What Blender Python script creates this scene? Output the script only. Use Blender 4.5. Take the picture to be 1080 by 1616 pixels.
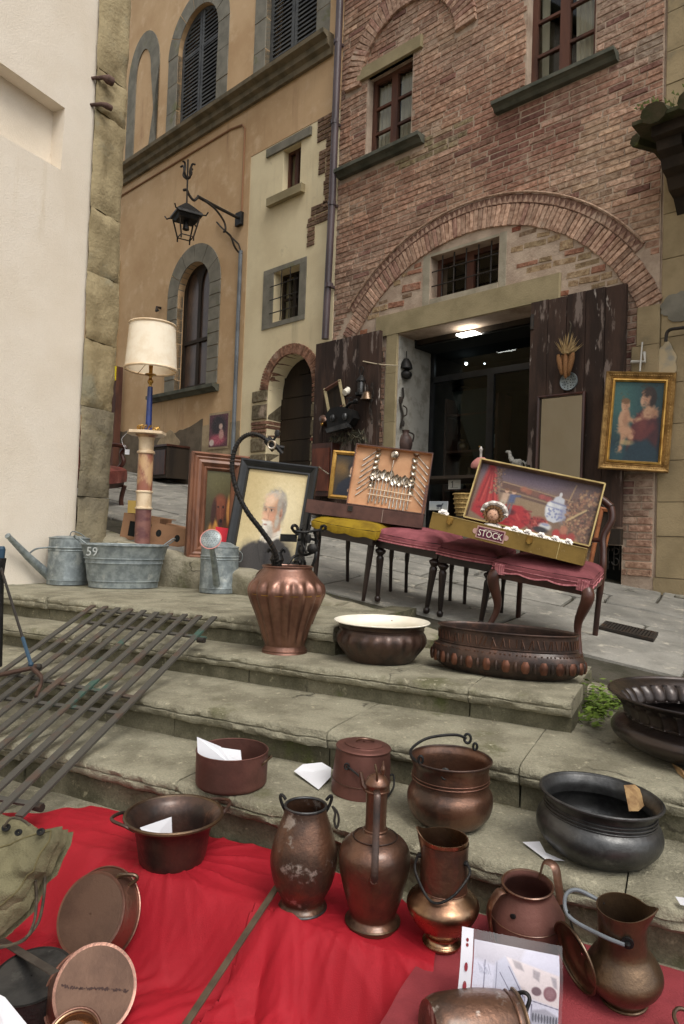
import bpy, math, random
import numpy as np
from mathutils import Vector, Matrix, noise as mnoise
from mathutils.geometry import tessellate_polygon
random.seed(7)
RNG = np.random.default_rng(7)
for o in list(bpy.data.objects): bpy.data.objects.remove(o)
SC = bpy.context.scene
COL = SC.collection
R_ = math.radians
# ------------------------------------------------------------ camera, sky, sun, exposure
CZ = .97
PITCH, ROLL, FPX = R_(1.6), R_(2.0), 1080.
_cp, _sp, _cr, _sr = math.cos(PITCH), math.sin(PITCH), math.cos(ROLL), math.sin(ROLL)
CF = Vector((0, _cp, _sp)); _U0 = Vector((0, -_sp, _cp)); _R0 = Vector((1, 0, 0))
CR = _R0*_cr + _U0*_sr
CU = _U0*_cr - _R0*_sr
CO = Vector((0, 0, CZ))
cam = bpy.data.cameras.new('camera'); camo = bpy.data.objects.new('camera', cam); COL.objects.link(camo)
mw = Matrix.Identity(4)
for i in range(3):
    mw[i][0] = CR[i]; mw[i][1] = CU[i]; mw[i][2] = -CF[i]; mw[i][3] = CO[i]
camo.matrix_world = mw
cam.sensor_fit = 'VERTICAL'; cam.sensor_height = 36; cam.lens = 36*FPX/1616
cam.clip_start = .05; cam.clip_end = 2000
SC.camera = camo
wd = bpy.data.worlds.new('World'); SC.world = wd; wd.use_nodes = True
nt = wd.node_tree; nt.nodes.clear()
sky = nt.nodes.new('ShaderNodeTexSky'); sky.sky_type = 'NISHITA'; sky.sun_disc = False
SUN_EL, SUN_AZ = R_(56), R_(150)     # azimuth measured clockwise from +Y
sky.sun_elevation = SUN_EL; sky.sun_rotation = SUN_AZ; sky.dust_density = 4.0; sky.air_density = 1.4
hs = nt.nodes.new('ShaderNodeHueSaturation'); hs.inputs['Saturation'].default_value = .22
bg = nt.nodes.new('ShaderNodeBackground'); bg.inputs['Strength'].default_value = .15
wo = nt.nodes.new('ShaderNodeOutputWorld')
nt.links.new(sky.outputs[0], hs.inputs['Color']); nt.links.new(hs.outputs[0], bg.inputs[0]); nt.links.new(bg.outputs[0], wo.inputs[0])
sun = bpy.data.lights.new('sun', 'SUN'); sun.energy = 1.05; sun.angle = R_(24); sun.color = (1, .95, .86)
suno = bpy.data.objects.new('sun', sun); COL.objects.link(suno)
_sd = Vector((math.sin(SUN_AZ)*math.cos(SUN_EL), math.cos(SUN_AZ)*math.cos(SUN_EL), math.sin(SUN_EL)))
suno.rotation_euler = _sd.to_track_quat('Z', 'Y').to_euler()
SC.view_settings.view_transform = 'Standard'; SC.view_settings.look = 'None'
SC.view_settings.gamma = 1; SC.view_settings.use_curve_mapping = False
SC.view_settings.exposure = 0.34
# ------------------------------------------------------------ measuring helpers: photograph point -> point in the place
def ray(px, py): return CF + CR*((px-540)/FPX) - CU*((py-808)/FPX)
def PLN(px, py, p0, n):
    d = ray(px, py); n = Vector(n); return CO + d*((Vector(p0)-CO).dot(n)/d.dot(n))
def G(px, py, z): return PLN(px, py, (0, 0, z), (0, 0, 1))
def YP(px, py, y): return PLN(px, py, (0, y, 0), (0, 1, 0))
def PXM(p): return (Vector(p)-CO).dot(CF)/FPX            # metres per photograph pixel at p
SA, SB, SCC = -.06, -.07, .145                            # the sloping street
def sz(x, y):
    return SA+SB*x+SCC*y
STN = Vector((-SB, -SCC, 1)).normalized()
def ST(px, py, up=0): return PLN(px, py, (0, 0, SA+up), STN)
SD = Vector((-.896, .444, 0)); SN = Vector((.444, .896, 0))   # along the steps, into the steps
def AD(al, D, z=0): return SD*al + SN*D + Vector((0, 0, z))
# ------------------------------------------------------------ mesh helpers
W = {}
def S(r, g, b, a=1):
    def f(c):
        c /= 255.; return c/12.92 if c <= .04045 else ((c+.055)/1.055)**2.4
    return (f(r), f(g), f(b), a)
def nz(p, s=1., o=0):
    return mnoise.noise(Vector((p[0]*s+o, p[1]*s+o*1.7, p[2]*s-o)))
class MB:
    def __init__(s): s.v = []; s.f = []; s.c = None
    def add(s, vs, fs, m=None):
        b = len(s.v)
        s.v.extend([(m @ Vector(v)) if m else Vector(v) for v in vs]); s.f.extend([tuple(i+b for i in f) for f in fs]); return s
    def box(s, x0, x1, y0, y1, z0, z1, m=None, ch=0):
        if x0 > x1: x0, x1 = x1, x0
        if y0 > y1: y0, y1 = y1, y0
        if z0 > z1: z0, z1 = z1, z0
        if ch:
            return s.prism([(x0+ch, y0), (x1-ch, y0), (x1, y0+ch), (x1, y1-ch), (x1-ch, y1), (x0+ch, y1), (x0, y1-ch), (x0, y0+ch)], z0, z1, m)
        v = [(x, y, z) for z in (z0, z1) for (x, y) in ((x0, y0), (x1, y0), (x1, y1), (x0, y1))]
        return s.add(v, [(3, 2, 1, 0), (4, 5, 6, 7), (0, 1, 5, 4), (1, 2, 6, 5), (2, 3, 7, 6), (3, 0, 4, 7)], m)
    def prism(s, poly, z0, z1, m=None):
        n = len(poly); v = [(x, y, z0) for x, y in poly]+[(x, y, z1) for x, y in poly]
        f = [tuple(range(n-1, -1, -1)), tuple(range(n, 2*n))]+[(i, (i+1) % n, n+(i+1) % n, n+i) for i in range(n)]
        return s.add(v, f, m)
    def tube(s, pts, r, n=8, m=None, closed=False, caps=True, flat=1.):
        pts = [Vector(p) for p in pts]; k = len(pts); vs = []; up = None
        for i, p in enumerate(pts):
            a = pts[(i-1) % k] if (closed or i > 0) else p; b = pts[(i+1) % k] if (closed or i < k-1) else p
            t = (b-a).normalized() if (b-a).length > 1e-9 else Vector((0, 0, 1))
            if up is None: up = Vector((0, 0, 1)) if abs(t.z) < .9 else Vector((1, 0, 0))
            x = up.cross(t)
            if x.length < 1e-6: x = Vector((1, 0, 0)).cross(t)
            x.normalize(); up = t.cross(x).normalized()
            rr = r[i] if isinstance(r, (list, tuple)) else r
            for j in range(n):
                an = 2*math.pi*j/n; vs.append(p+x*(rr*math.cos(an))+up*(rr*flat*math.sin(an)))
        fs = []
        for i in range(k if closed else k-1):
            for j in range(n):
                a = i*n+j; b = i*n+(j+1) % n; c = ((i+1) % k)*n+(j+1) % n; d = ((i+1) % k)*n+j; fs.append((a, b, c, d))
        if caps and not closed:
            fs.append(tuple(range(n-1, -1, -1))); fs.append(tuple(range((k-1)*n, k*n)))
        return s.add(vs, fs, m)
    def lathe(s, prof, n=40, m=None, sx=1., sy=1., fn=None, caps=True):
        vs = []
        for i, (r, z) in enumerate(prof):
            for j in range(n):
                a = 2*math.pi*j/n; rr, zz = (fn(i, r, z, a) if fn else (r, z))
                vs.append((rr*sx*math.cos(a), rr*sy*math.sin(a), zz))
        fs = []
        for i in range(len(prof)-1):
            for j in range(n): fs.append((i*n+j, i*n+(j+1) % n, (i+1)*n+(j+1) % n, (i+1)*n+j))
        if caps:
            fs.append(tuple(range(n-1, -1, -1))); k = (len(prof)-1)*n; fs.append(tuple(range(k, k+n)))
        return s.add(vs, fs, m)
    def ball(s, c, r, n=10, m=None):
        if not isinstance(r, (tuple, list)): r = (r, r, r)
        k = n//2; prof = [(math.sin(math.pi*i/k), -math.cos(math.pi*i/k)) for i in range(1, k)]
        mm = Matrix.Translation(Vector(c)) @ Matrix.Diagonal((r[0], r[1], r[2], 1))
        return s.lathe(prof, n, (m @ mm) if m else mm)
    def grid(s, fn, nu, nv, m=None):
        vs = [fn(i/nu, j/nv) for j in range(nv+1) for i in range(nu+1)]; w = nu+1
        return s.add(vs, [(j*w+i, j*w+i+1, (j+1)*w+i+1, (j+1)*w+i) for j in range(nv) for i in range(nu)], m)
    def poly_holes(s, outer, holes, depth, m=None, back=False):
        """sheet in x,z with its front at y=0, holes cut through, reveals running to y=-depth"""
        loops = [outer]+holes; flat = [p for l in loops for p in l]
        tri = tessellate_polygon([[Vector((p[0], p[1], 0)) for p in l] for l in loops])
        s.add([(p[0], 0, p[1]) for p in flat], [tuple(t) for t in tri], m)
        if back: s.add([(p[0], -depth, p[1]) for p in flat], [tuple(reversed(t)) for t in tri], m)
        for l in loops:
            n = len(l)
            s.add([(p[0], 0, p[1]) for p in l]+[(p[0], -depth, p[1]) for p in l], [(i, (i+1) % n, n+(i+1) % n, n+i) for i in range(n)], m)
        return s
    def mesh(s, name, smooth=False):
        me = bpy.data.meshes.new(name); me.from_pydata([tuple(v) for v in s.v], [], s.f); me.update()
        import bmesh
        b = bmesh.new(); b.from_mesh(me); bmesh.ops.recalc_face_normals(b, faces=b.faces)
        if smooth:
            lim = R_(smooth if smooth is not True else 40)
            for f in b.faces: f.smooth = True
            for e in b.edges:
                if len(e.link_faces) == 2: e.smooth = e.calc_face_angle(0) < lim
        b.to_mesh(me); b.free()
        return me
    def build(s, name, mat, parent=None, smooth=False, loc=None, local=False):
        """vertices in world coordinates unless local; a part is stored in its thing's own frame"""
        if parent is not None:
            Mi = W[parent.name].inverted()
        else:
            Mi = Matrix.Translation(-Vector(loc)) if loc is not None else Matrix.Identity(4)
        if not local: s.v = [Mi @ v for v in s.v]
        me = s.mesh(name, smooth); me.materials.append(mat)
        o = bpy.data.objects.new(name, me); COL.objects.link(o)
        if parent is not None: o.parent = parent; W[o.name] = W[parent.name]
        else:
            W[o.name] = Mi.inverted()
            if loc is not None: o.location = loc
        return o
def tag(o, label=None, cat=None, group=None, kind=None):
    if label: o['label'] = label
    if cat: o['category'] = cat
    if group: o['group'] = group
    if kind: o['kind'] = kind
    return o
def thing(name, label, cat, M=None, group=None, kind=None):
    o = bpy.data.objects.new(name, None); o.empty_display_size = .05; COL.objects.link(o)
    if M is None: M = Matrix.Identity(4)
    elif not isinstance(M, Matrix): M = Matrix.Translation(Vector(M))
    o.matrix_world = M; W[o.name] = M
    return tag(o, label, cat, group, kind)
def piece(name, me, parent, M, mat=None, color=None):
    o = bpy.data.objects.new(name, me); COL.objects.link(o); o.parent = parent; o.matrix_basis = M; W[o.name] = W[parent.name] @ M
    if color is not None: o.color = color
    return o
def frameM(o, x, y, z):
    m = Matrix.Identity(4)
    for i in range(3): m[i][0] = x[i]; m[i][1] = y[i]; m[i][2] = z[i]; m[i][3] = o[i]
    return m
def upM(loc, up=(0, 0, 1), yaw=0):
    z = Vector(up).normalized(); x = Vector((math.cos(yaw), math.sin(yaw), 0)); y = z.cross(x).normalized(); x = y.cross(z)
    return frameM(Vector(loc), x, y, z)
def spline(pts, k=6):
    P = [Vector(p) for p in pts]; out = []
    for i in range(len(P)-1):
        a, b, c, d = P[max(i-1, 0)], P[i], P[i+1], P[min(i+2, len(P)-1)]
        for j in range(k):
            t = j/k; out.append(.5*((2*b)+(c-a)*t+(2*a-5*b+4*c-d)*t*t+(3*b-a-3*c+d)*t**3))
    return out+[P[-1]]
def arc(cx, cz, r, a0, a1, n): return [(cx+r*math.cos(R_(a0+(a1-a0)*i/n)), cz+r*math.sin(R_(a0+(a1-a0)*i/n))) for i in range(n+1)]
def text_mesh(txt, size, depth=.0006):
    cu = bpy.data.curves.new('lettering', 'FONT'); cu.body = txt; cu.size = size; cu.align_x = 'CENTER'; cu.align_y = 'CENTER'; cu.extrude = depth; cu.resolution_u = 3
    o = bpy.data.objects.new('lettering', cu); COL.objects.link(o)
    me = bpy.data.meshes.new_from_object(o.evaluated_get(bpy.context.evaluated_depsgraph_get())); bpy.data.objects.remove(o); bpy.data.curves.remove(cu)
    return me
# ------------------------------------------------------------ materials
def mat(name, base, base2=None, scale=6., lo=.4, hi=.65, base3=None, scale3=2., lo3=.55, hi3=.7, rough=.75, rough2=None, metal=0., bump=0., bscale=60., bump2=0, bscale2=8.,
        stretch=(1, 1, 1), src=None, spec=.3, coords='pos', var=0., detail=6, base4=None, scale4=20., lo4=.6, hi4=.68, sheen=0, tr=0, crack=0, speck=0, streak=None, coat=0):
    m = bpy.data.materials.new(name); m.use_nodes = True; t = m.node_tree; L = t.links.new; N_ = t.nodes.new
    p = t.nodes['Principled BSDF']; p.inputs['Roughness'].default_value = rough; p.inputs['Metallic'].default_value = metal
    p.inputs['Specular IOR Level'].default_value = spec
    if coat: p.inputs['Coat Weight'].default_value = coat; p.inputs['Coat Roughness'].default_value = .22; p.inputs['Coat IOR'].default_value = 1.6
    if sheen: p.inputs['Sheen Weight'].default_value = sheen; p.inputs['Sheen Roughness'].default_value = .4; p.inputs['Sheen Tint'].default_value = base
    if coords == 'pos': c = N_('ShaderNodeNewGeometry').outputs['Position']
    else: c = N_('ShaderNodeTexCoord').outputs['Object']
    mp = N_('ShaderNodeMapping'); mp.inputs['Scale'].default_value = stretch; L(c, mp.inputs[0]); c = mp.outputs[0]
    if coords != 'pos':
        oi = N_('ShaderNodeObjectInfo'); ml = N_('ShaderNodeMath'); ml.operation = 'MULTIPLY'; ml.inputs[1].default_value = 37.; L(oi.outputs['Random'], ml.inputs[0])
        ad = N_('ShaderNodeVectorMath'); ad.operation = 'ADD'; L(c, ad.inputs[0]); L(ml.outputs[0], ad.inputs[1]); c = ad.outputs[0]
    def nois(sc, d=detail, r=.6):
        n = N_('ShaderNodeTexNoise'); n.inputs['Scale'].default_value = sc; n.inputs['Detail'].default_value = d; n.inputs['Roughness'].default_value = r; L(c, n.inputs['Vector']); return n.outputs['Fac']
    def ramp(f, a, b):
        r = N_('ShaderNodeMapRange'); r.interpolation_type = 'SMOOTHSTEP'; r.inputs[1].default_value = a; r.inputs[2].default_value = b; L(f, r.inputs[0]); return r.outputs[0]
    def mix(f, a, b, mode='MIX'):
        x = N_('ShaderNodeMix'); x.data_type = 'RGBA'; x.blend_type = mode
        if isinstance(f, float): x.inputs[0].default_value = f
        else: L(f, x.inputs[0])
        for k, q in ((6, a), (7, b)):
            if isinstance(q, tuple): x.inputs[k].default_value = q
            else: L(q, x.inputs[k])
        return x.outputs[2]
    col = base
    if src == 'obj': col = N_('ShaderNodeObjectInfo').outputs['Color']
    elif src == 'attr':
        a = N_('ShaderNodeAttribute'); a.attribute_name = 'Col'; col = a.outputs['Color']
    if base2 is not None:
        f1 = ramp(nois(scale), lo, hi)
        if src: col = mix(f1, col, mix(1., col, base2, 'MULTIPLY'))
        else: col = mix(f1, col, base2)
        if rough2 is not None:
            r = N_('ShaderNodeMapRange'); r.inputs[3].default_value = rough; r.inputs[4].default_value = rough2; L(f1, r.inputs[0]); L(r.outputs[0], p.inputs['Roughness'])
    if base3 is not None: col = mix(ramp(nois(scale3, 8, .65), lo3, hi3), col, base3)
    if base4 is not None: col = mix(ramp(nois(scale4, 4, .7), lo4, hi4), col, base4)
    hc = None
    if streak is not None:
        m2 = N_('ShaderNodeMapping'); m2.inputs['Scale'].default_value = (1, 1, .07); L(c, m2.inputs[0]); sn = N_('ShaderNodeTexNoise'); sn.inputs['Scale'].default_value = 5; sn.inputs['Detail'].default_value = 6; sn.inputs['Roughness'].default_value = .7; L(m2.outputs[0], sn.inputs['Vector'])
        sf = ramp(sn.outputs['Fac'], .54, .76); sq = N_('ShaderNodeMath'); sq.operation = 'MULTIPLY'; L(sf, sq.inputs[0]); L(ramp(nois(.7), .42, .62), sq.inputs[1]); col = mix(sq.outputs[0], col, streak)
    if crack:
        wn = N_('ShaderNodeTexNoise'); wn.inputs['Scale'].default_value = 6; wn.inputs['Detail'].default_value = 5; L(c, wn.inputs['Vector'])
        wm = N_('ShaderNodeMix'); wm.data_type = 'VECTOR'; wm.inputs[0].default_value = .22; L(c, wm.inputs[4]); L(wn.outputs['Color'], wm.inputs[5])
        vo = N_('ShaderNodeTexVoronoi'); vo.feature = 'DISTANCE_TO_EDGE'; vo.inputs['Scale'].default_value = crack; L(wm.outputs[1], vo.inputs['Vector'])
        cr = ramp(vo.outputs['Distance'], .0, .022); mk = ramp(nois(1.7), .55, .67); iv = N_('ShaderNodeMath'); iv.operation = 'SUBTRACT'; iv.inputs[0].default_value = 1.; L(cr, iv.inputs[1]); mu = N_('ShaderNodeMath'); mu.operation = 'MULTIPLY'; L(iv.outputs[0], mu.inputs[0]); L(mk, mu.inputs[1]); hc = mu.outputs[0]
        col = mix(hc, col, S(58, 54, 44))
    if speck:
        sp = N_('ShaderNodeMapRange'); sp.inputs[1].default_value = .3; sp.inputs[2].default_value = .7; sp.inputs[3].default_value = 1-speck; sp.inputs[4].default_value = 1+speck; L(nois(130, 3, .8), sp.inputs[0])
        hv = N_('ShaderNodeHueSaturation'); L(sp.outputs[0], hv.inputs['Value'])
        if isinstance(col, tuple): hv.inputs['Color'].default_value = col
        else: L(col, hv.inputs['Color'])
        col = hv.outputs[0]
    if var:
        oi = N_('ShaderNodeObjectInfo'); r = N_('ShaderNodeMapRange'); r.inputs[3].default_value = 1-var; r.inputs[4].default_value = 1+var; L(oi.outputs['Random'], r.inputs[0])
        h = N_('ShaderNodeHueSaturation'); L(r.outputs[0], h.inputs['Value'])
        if isinstance(col, tuple): h.inputs['Color'].default_value = col
        else: L(col, h.inputs['Color'])
        col = h.outputs[0]
    if isinstance(col, tuple): p.inputs['Base Color'].default_value = col
    else: L(col, p.inputs['Base Color'])
    h = None
    if bump:
        b = N_('ShaderNodeBump'); b.inputs['Strength'].default_value = bump; b.inputs['Distance'].default_value = .01; L(nois(bscale, 4, .65), b.inputs['Height']); h = b.outputs[0]
    if bump2:
        b = N_('ShaderNodeBump'); b.inputs['Strength'].default_value = bump2; b.inputs['Distance'].default_value = .05; L(nois(bscale2, 3, .5), b.inputs['Height'])
        if h is not None: L(h, b.inputs['Normal'])
        h = b.outputs[0]
    if h is not None: L(h, p.inputs['Normal'])
    if tr: p.inputs['Transmission Weight'].default_value = tr
    return m
def glass_mat(name, tint=(.8, .85, .83, 1), rough=.02, opaque=.12, gl=(1, 1, 1, 1)):
    m = bpy.data.materials.new(name); m.use_nodes = True; t = m.node_tree; t.nodes.clear(); N_ = t.nodes.new; L = t.links.new
    tr = N_('ShaderNodeBsdfTransparent'); tr.inputs[0].default_value = tint; gs = N_('ShaderNodeBsdfGlossy'); gs.inputs['Roughness'].default_value = rough; gs.inputs[0].default_value = gl
    lw = N_('ShaderNodeLayerWeight'); lw.inputs[0].default_value = .5; pw = N_('ShaderNodeMath'); pw.operation = 'POWER'; pw.inputs[1].default_value = 4.; L(lw.outputs['Facing'], pw.inputs[0]); sc_ = N_('ShaderNodeMath'); sc_.operation = 'MULTIPLY'; sc_.inputs[1].default_value = .85; L(pw.outputs[0], sc_.inputs[0]); ad = N_('ShaderNodeMath'); ad.inputs[1].default_value = opaque; L(sc_.outputs[0], ad.inputs[0])
    x = N_('ShaderNodeMixShader'); L(ad.outputs[0], x.inputs[0]); L(tr.outputs[0], x.inputs[1]); L(gs.outputs[0], x.inputs[2]); o = N_('ShaderNodeOutputMaterial'); L(x.outputs[0], o.inputs[0]); return m
def emit_mat(name, col, st):
    m = bpy.data.materials.new(name); m.use_nodes = True; p = m.node_tree.nodes['Principled BSDF']; p.inputs['Emission Color'].default_value = col; p.inputs['Emission Strength'].default_value = st; return m
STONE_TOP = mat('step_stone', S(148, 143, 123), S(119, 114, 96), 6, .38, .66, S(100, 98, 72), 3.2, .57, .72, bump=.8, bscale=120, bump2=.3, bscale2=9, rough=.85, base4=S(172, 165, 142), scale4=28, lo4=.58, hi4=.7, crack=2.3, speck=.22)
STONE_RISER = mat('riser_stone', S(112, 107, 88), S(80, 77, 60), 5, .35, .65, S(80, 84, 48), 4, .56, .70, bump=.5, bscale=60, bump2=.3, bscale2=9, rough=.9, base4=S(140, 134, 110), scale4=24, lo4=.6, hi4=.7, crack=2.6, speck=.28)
PAVE = mat('paving_stone', S(138, 135, 127), S(112, 110, 103), 4, .35, .7, S(168, 162, 148), 9, .55, .7, bump=.5, bscale=60, bump2=.35, bscale2=7, rough=.8, var=.2, crack=1.7, speck=.14)
DIRT = mat('joint_dirt', S(74, 70, 60), S(54, 52, 40), 8, rough=.95, bump=.6, bscale=90)
KERB = mat('kerb_stone', S(150, 143, 124), S(110, 105, 86), 6, .35, .68, S(100, 102, 66), 3, .55, .7, bump=.6, bscale=50, bump2=.4, bscale2=9, rough=.9, crack=3, speck=.14)
WHITEW = mat('cream_render', S(228, 218, 203), S(218, 206, 188), 1.6, .3, .75, S(204, 186, 152), 2.2, .62, .8, bump=.3, bscale=90, rough=.9, streak=S(200, 184, 156), speck=.05, bump2=.12, bscale2=3)
QUOIN = mat('quoin_sandstone', S(164, 149, 116), S(136, 122, 92), 4, .35, .65, S(138, 132, 110), 2.2, .5, .66, bump=.7, bscale=45, bump2=.35, bscale2=7, rough=.92)
ORANGE = mat('ochre_render', S(204, 172, 133), S(188, 154, 115), 1.3, .35, .7, S(212, 184, 148), 4, .5, .75, streak=S(150, 112, 84), speck=.07, bump=.2, bscale=120, rough=.9)
CREAMW = mat('cream_plaster', S(232, 217, 180), S(218, 201, 164), 1.6, .35, .7, S(202, 186, 152), 5, .6, .75, streak=S(178, 164, 132), speck=.07, bump=.25, bscale=110, rough=.9)
PATCHW = mat('bare_cement_render', S(116, 104, 88), S(98, 88, 74), 5, rough=.95, bump=.4, bscale=60)
PATCHL = mat('pale_scuffed_render', S(178, 158, 128), S(150, 134, 108), 7, rough=.95, bump=.3, bscale=60)
PIETRA = mat('grey_pietra', S(134, 129, 116), S(114, 110, 98), 5, .35, .65, S(112, 112, 84), 3, .58, .7, bump=.35, bscale=60, rough=.88, var=.07)
SILLG = mat('dark_sill_stone', S(92, 92, 80), S(70, 72, 62), 5, bump=.4, bscale=60, rough=.85)
PALEST = mat('pale_window_stone', S(166, 157, 138), S(142, 134, 116), 5, .35, .7, bump=.4, bscale=60, rough=.9)
LINTEL = mat('lintel_sandstone', S(158, 144, 112), S(138, 126, 96), 4, .35, .7, bump=.4, bscale=60, rough=.9)
ASHLAR = mat('ashlar_stone', S(162, 144, 112), S(142, 126, 96), 4, .35, .7, S(122, 112, 92), 2, .58, .72, bump=.4, bscale=60, rough=.9, var=.05)
MORTAR = mat('mortar', S(190, 170, 150), S(166, 146, 128), 5, .35, .65, S(150, 128, 110), 2, .55, .7, bump=.7, bscale=45, rough=.95)
BRICK_O = mat('brick_single', (1, 1, 1, 1), S(205, 195, 190), 22, .4, .62, S(190, 168, 148), 3.4, .54, .78, src='obj', speck=.12, bump=.55, bscale=70, bump2=.3, bscale2=22, rough=.92)
BRICK_A = mat('brick_mass', (1, 1, 1, 1), S(205, 195, 190), 22, .4, .62, S(190, 168, 148), 3.4, .54, .78, src='attr', speck=.12, bump=.55, bscale=70, bump2=.3, bscale2=22, rough=.92)
OLDWOOD = mat('old_chestnut_boards', S(70, 52, 43), S(48, 36, 30), 5, .4, .6, S(122, 108, 100), 8, .57, .63, stretch=(1, 1, .22), bump=.6, bscale=40, rough=.8, base4=S(172, 162, 154), scale4=9, lo4=.645, hi4=.69)
DARKWOOD = mat('dark_door_wood', S(54, 44, 34), S(38, 31, 25), 5, stretch=(1, 1, .2), bump=.3, bscale=40, rough=.7)
WINWOOD = mat('window_wood', S(96, 62, 48), S(70, 46, 38), 6, stretch=(1, 1, .25), bump=.3, bscale=40, rough=.65)
SHUTG = mat('shutter_paint', S(84, 85, 84), S(66, 67, 68), 6, rough=.55)
DARKIN = mat('dark_interior', S(46, 46, 44), S(34, 34, 34), 2, rough=.9)
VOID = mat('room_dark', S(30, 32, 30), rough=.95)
PIPE = mat('brown_pipe_paint', S(88, 74, 76), S(68, 58, 60), 6, rough=.4, stretch=(1, 1, .3), spec=.5)
GREYPIPE = mat('grey_pipe', S(112, 118, 124), S(92, 96, 100), 6, rough=.45)
IRON = mat('wrought_iron', S(52, 48, 44), S(72, 56, 44), 14, .5, .7, metal=.3, rough=.6, bump=.3, bscale=120)
BLACKIRON = mat('black_iron', S(34, 34, 34), S(48, 46, 44), 14, metal=.5, rough=.45, bump=.3, bscale=120)
GRATEM = mat('weathered_grate_paint', S(76, 73, 67), S(84, 68, 58), 9, .5, .66, S(62, 86, 76), 3.4, .61, .66, rough=.75, bump=.3, bscale=120, metal=.15)
ZINC = mat('galvanised_zinc', S(150, 158, 158), S(118, 126, 128), 22, .35, .65, S(172, 176, 172), 9, .58, .7, metal=.45, rough=.5, rough2=.6, bump=.1, bscale=90)
COPPER = mat('bright_copper', S(140, 103, 88), S(116, 82, 68), 9, .4, .65, S(104, 74, 62), 4, .56, .72, metal=.9, rough=.36, rough2=.5, coat=.35, bump=.2, bscale=90)
COPD = mat('brown_copper', S(118, 84, 66), S(84, 61, 50), 9, .38, .66, S(70, 54, 46), 4.5, .55, .72, metal=.8, rough=.38, rough2=.5, coat=.45, bump=.2, bscale=80)
COPO = mat('oxidised_copper', S(112, 80, 62), S(76, 58, 48), 12, .38, .64, S(160, 148, 138), 17, .575, .66, metal=.75, rough=.42, rough2=.58, coat=.4, bump=.25, bscale=80)
COPDK = mat('dark_patina_copper', S(84, 64, 55), S(54, 44, 40), 9, .4, .64, S(120, 84, 66), 7, .6, .74, metal=.7, rough=.42, rough2=.55, coat=.35, bump=.2, bscale=80)
COPRED = mat('dull_red_copper', S(112, 75, 67), S(90, 61, 54), 7, .4, .66, S(82, 58, 52), 5, .58, .72, metal=.55, rough=.55, bump=.12, bscale=90)
PANBOT = mat('scoured_copper_base', S(106, 82, 68), S(88, 67, 56), 8, .4, .66, S(84, 62, 54), 16, .66, .72, metal=.5, rough=.6, bump=.15, bscale=120)
BRASSY = mat('polished_brass_copper', S(172, 140, 110), S(112, 82, 66), 6, .42, .66, metal=1., rough=.26, rough2=.38, bump=.06, bscale=60)
BRASSD = mat('brown_brass', S(106, 84, 62), S(78, 61, 47), 8, .4, .66, S(70, 54, 42), 4, .55, .72, metal=.8, rough=.38, rough2=.5, coat=.4, bump=.2, bscale=80)
BRASS = mat('brass', S(190, 150, 80), S(140, 104, 54), 12, metal=.9, rough=.35)
BOSS = mat('polished_copper_boss', S(128, 88, 72), S(92, 64, 54), 14, metal=.9, rough=.4)
COPBL = mat('near_black_copper', S(62, 52, 48), S(40, 35, 34), 9, .4, .64, S(84, 64, 56), 7, .62, .76, metal=.8, coat=.5, rough=.34, rough2=.5, bump=.2, bscale=80)
TIN = mat('blackened_tin', S(92, 92, 92), S(58, 58, 58), 8, .4, .66, S(120, 120, 118), 7, .6, .7, metal=.85, rough=.38, rough2=.5, bump=.15, bscale=60)
SILVER = mat('tarnished_silver', S(200, 190, 176), S(150, 136, 118), 30, metal=.95, rough=.25)
ENAMEL = mat('white_enamel', S(236, 230, 214), S(222, 214, 196), 5, rough=.25, spec=.5)
REDC = mat('red_cotton', S(164, 23, 38), S(146, 18, 31), 3, .3, .7, S(180, 46, 56), 2.2, .6, .85, speck=.05, bump=.25, bscale=420, rough=.7, sheen=.15)
MATC = mat('faded_red_felt', S(140, 56, 61), S(124, 47, 52), 6, bump=.4, bscale=200, rough=.95)
CANVAS = mat('khaki_canvas', S(114, 108, 82), S(90, 85, 64), 6, .35, .7, S(130, 122, 96), 9, .55, .72, bump=.45, bscale=220, bump2=.3, bscale2=14, rough=.95)
PAPER = mat('white_paper', S(214, 214, 218), rough=.8)
INK = mat('ink', S(40, 38, 48), rough=.8)
VELVET = mat('pink_velvet', S(146, 82, 88), S(112, 58, 64), 9, .35, .68, rough=.85, sheen=.5, bump=.2, bscale=160)
VELVETD = mat('worn_rose_velvet', S(122, 66, 70), S(96, 48, 53), 8, .35, .68, rough=.85, sheen=.4, bump=.2, bscale=160)
TRIM = mat('pink_braid', S(196, 128, 132), S(160, 88, 96), 40, rough=.8, bump=.4, bscale=200)
YELV = mat('mustard_velvet', S(142, 116, 22), S(112, 88, 14), 8, rough=.85, sheen=.4, bump=.2, bscale=160)
MAHOG = mat('mahogany', S(76, 44, 34), S(52, 30, 24), 8, stretch=(1, 1, .3), rough=.35, bump=.12, bscale=60, spec=.5)
EBON = mat('ebonised_wood', S(44, 32, 28), S(30, 23, 21), 8, stretch=(1, 1, .3), rough=.4, spec=.5)
REDLEATH = mat('worn_red_leather', S(126, 70, 62), S(92, 48, 44), 7, .4, .65, S(160, 112, 100), 9, .6, .72, rough=.5, bump=.3, bscale=60)
CASEB = mat('brown_leatherette', S(92, 64, 56), S(76, 52, 46), 12, rough=.6, bump=.25, bscale=200)
LINING = mat('tan_lining', S(196, 152, 116), S(180, 136, 102), 7, rough=.9, bump=.2, bscale=180)
CASEO = mat('olive_card_case', S(132, 106, 52), S(112, 88, 40), 7, .38, .68, S(156, 132, 84), 14, .62, .7, rough=.65, bump=.15, bscale=150)
EDGEY = mat('pale_case_edging', S(186, 164, 110), S(160, 138, 88), 14, rough=.6)
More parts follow.
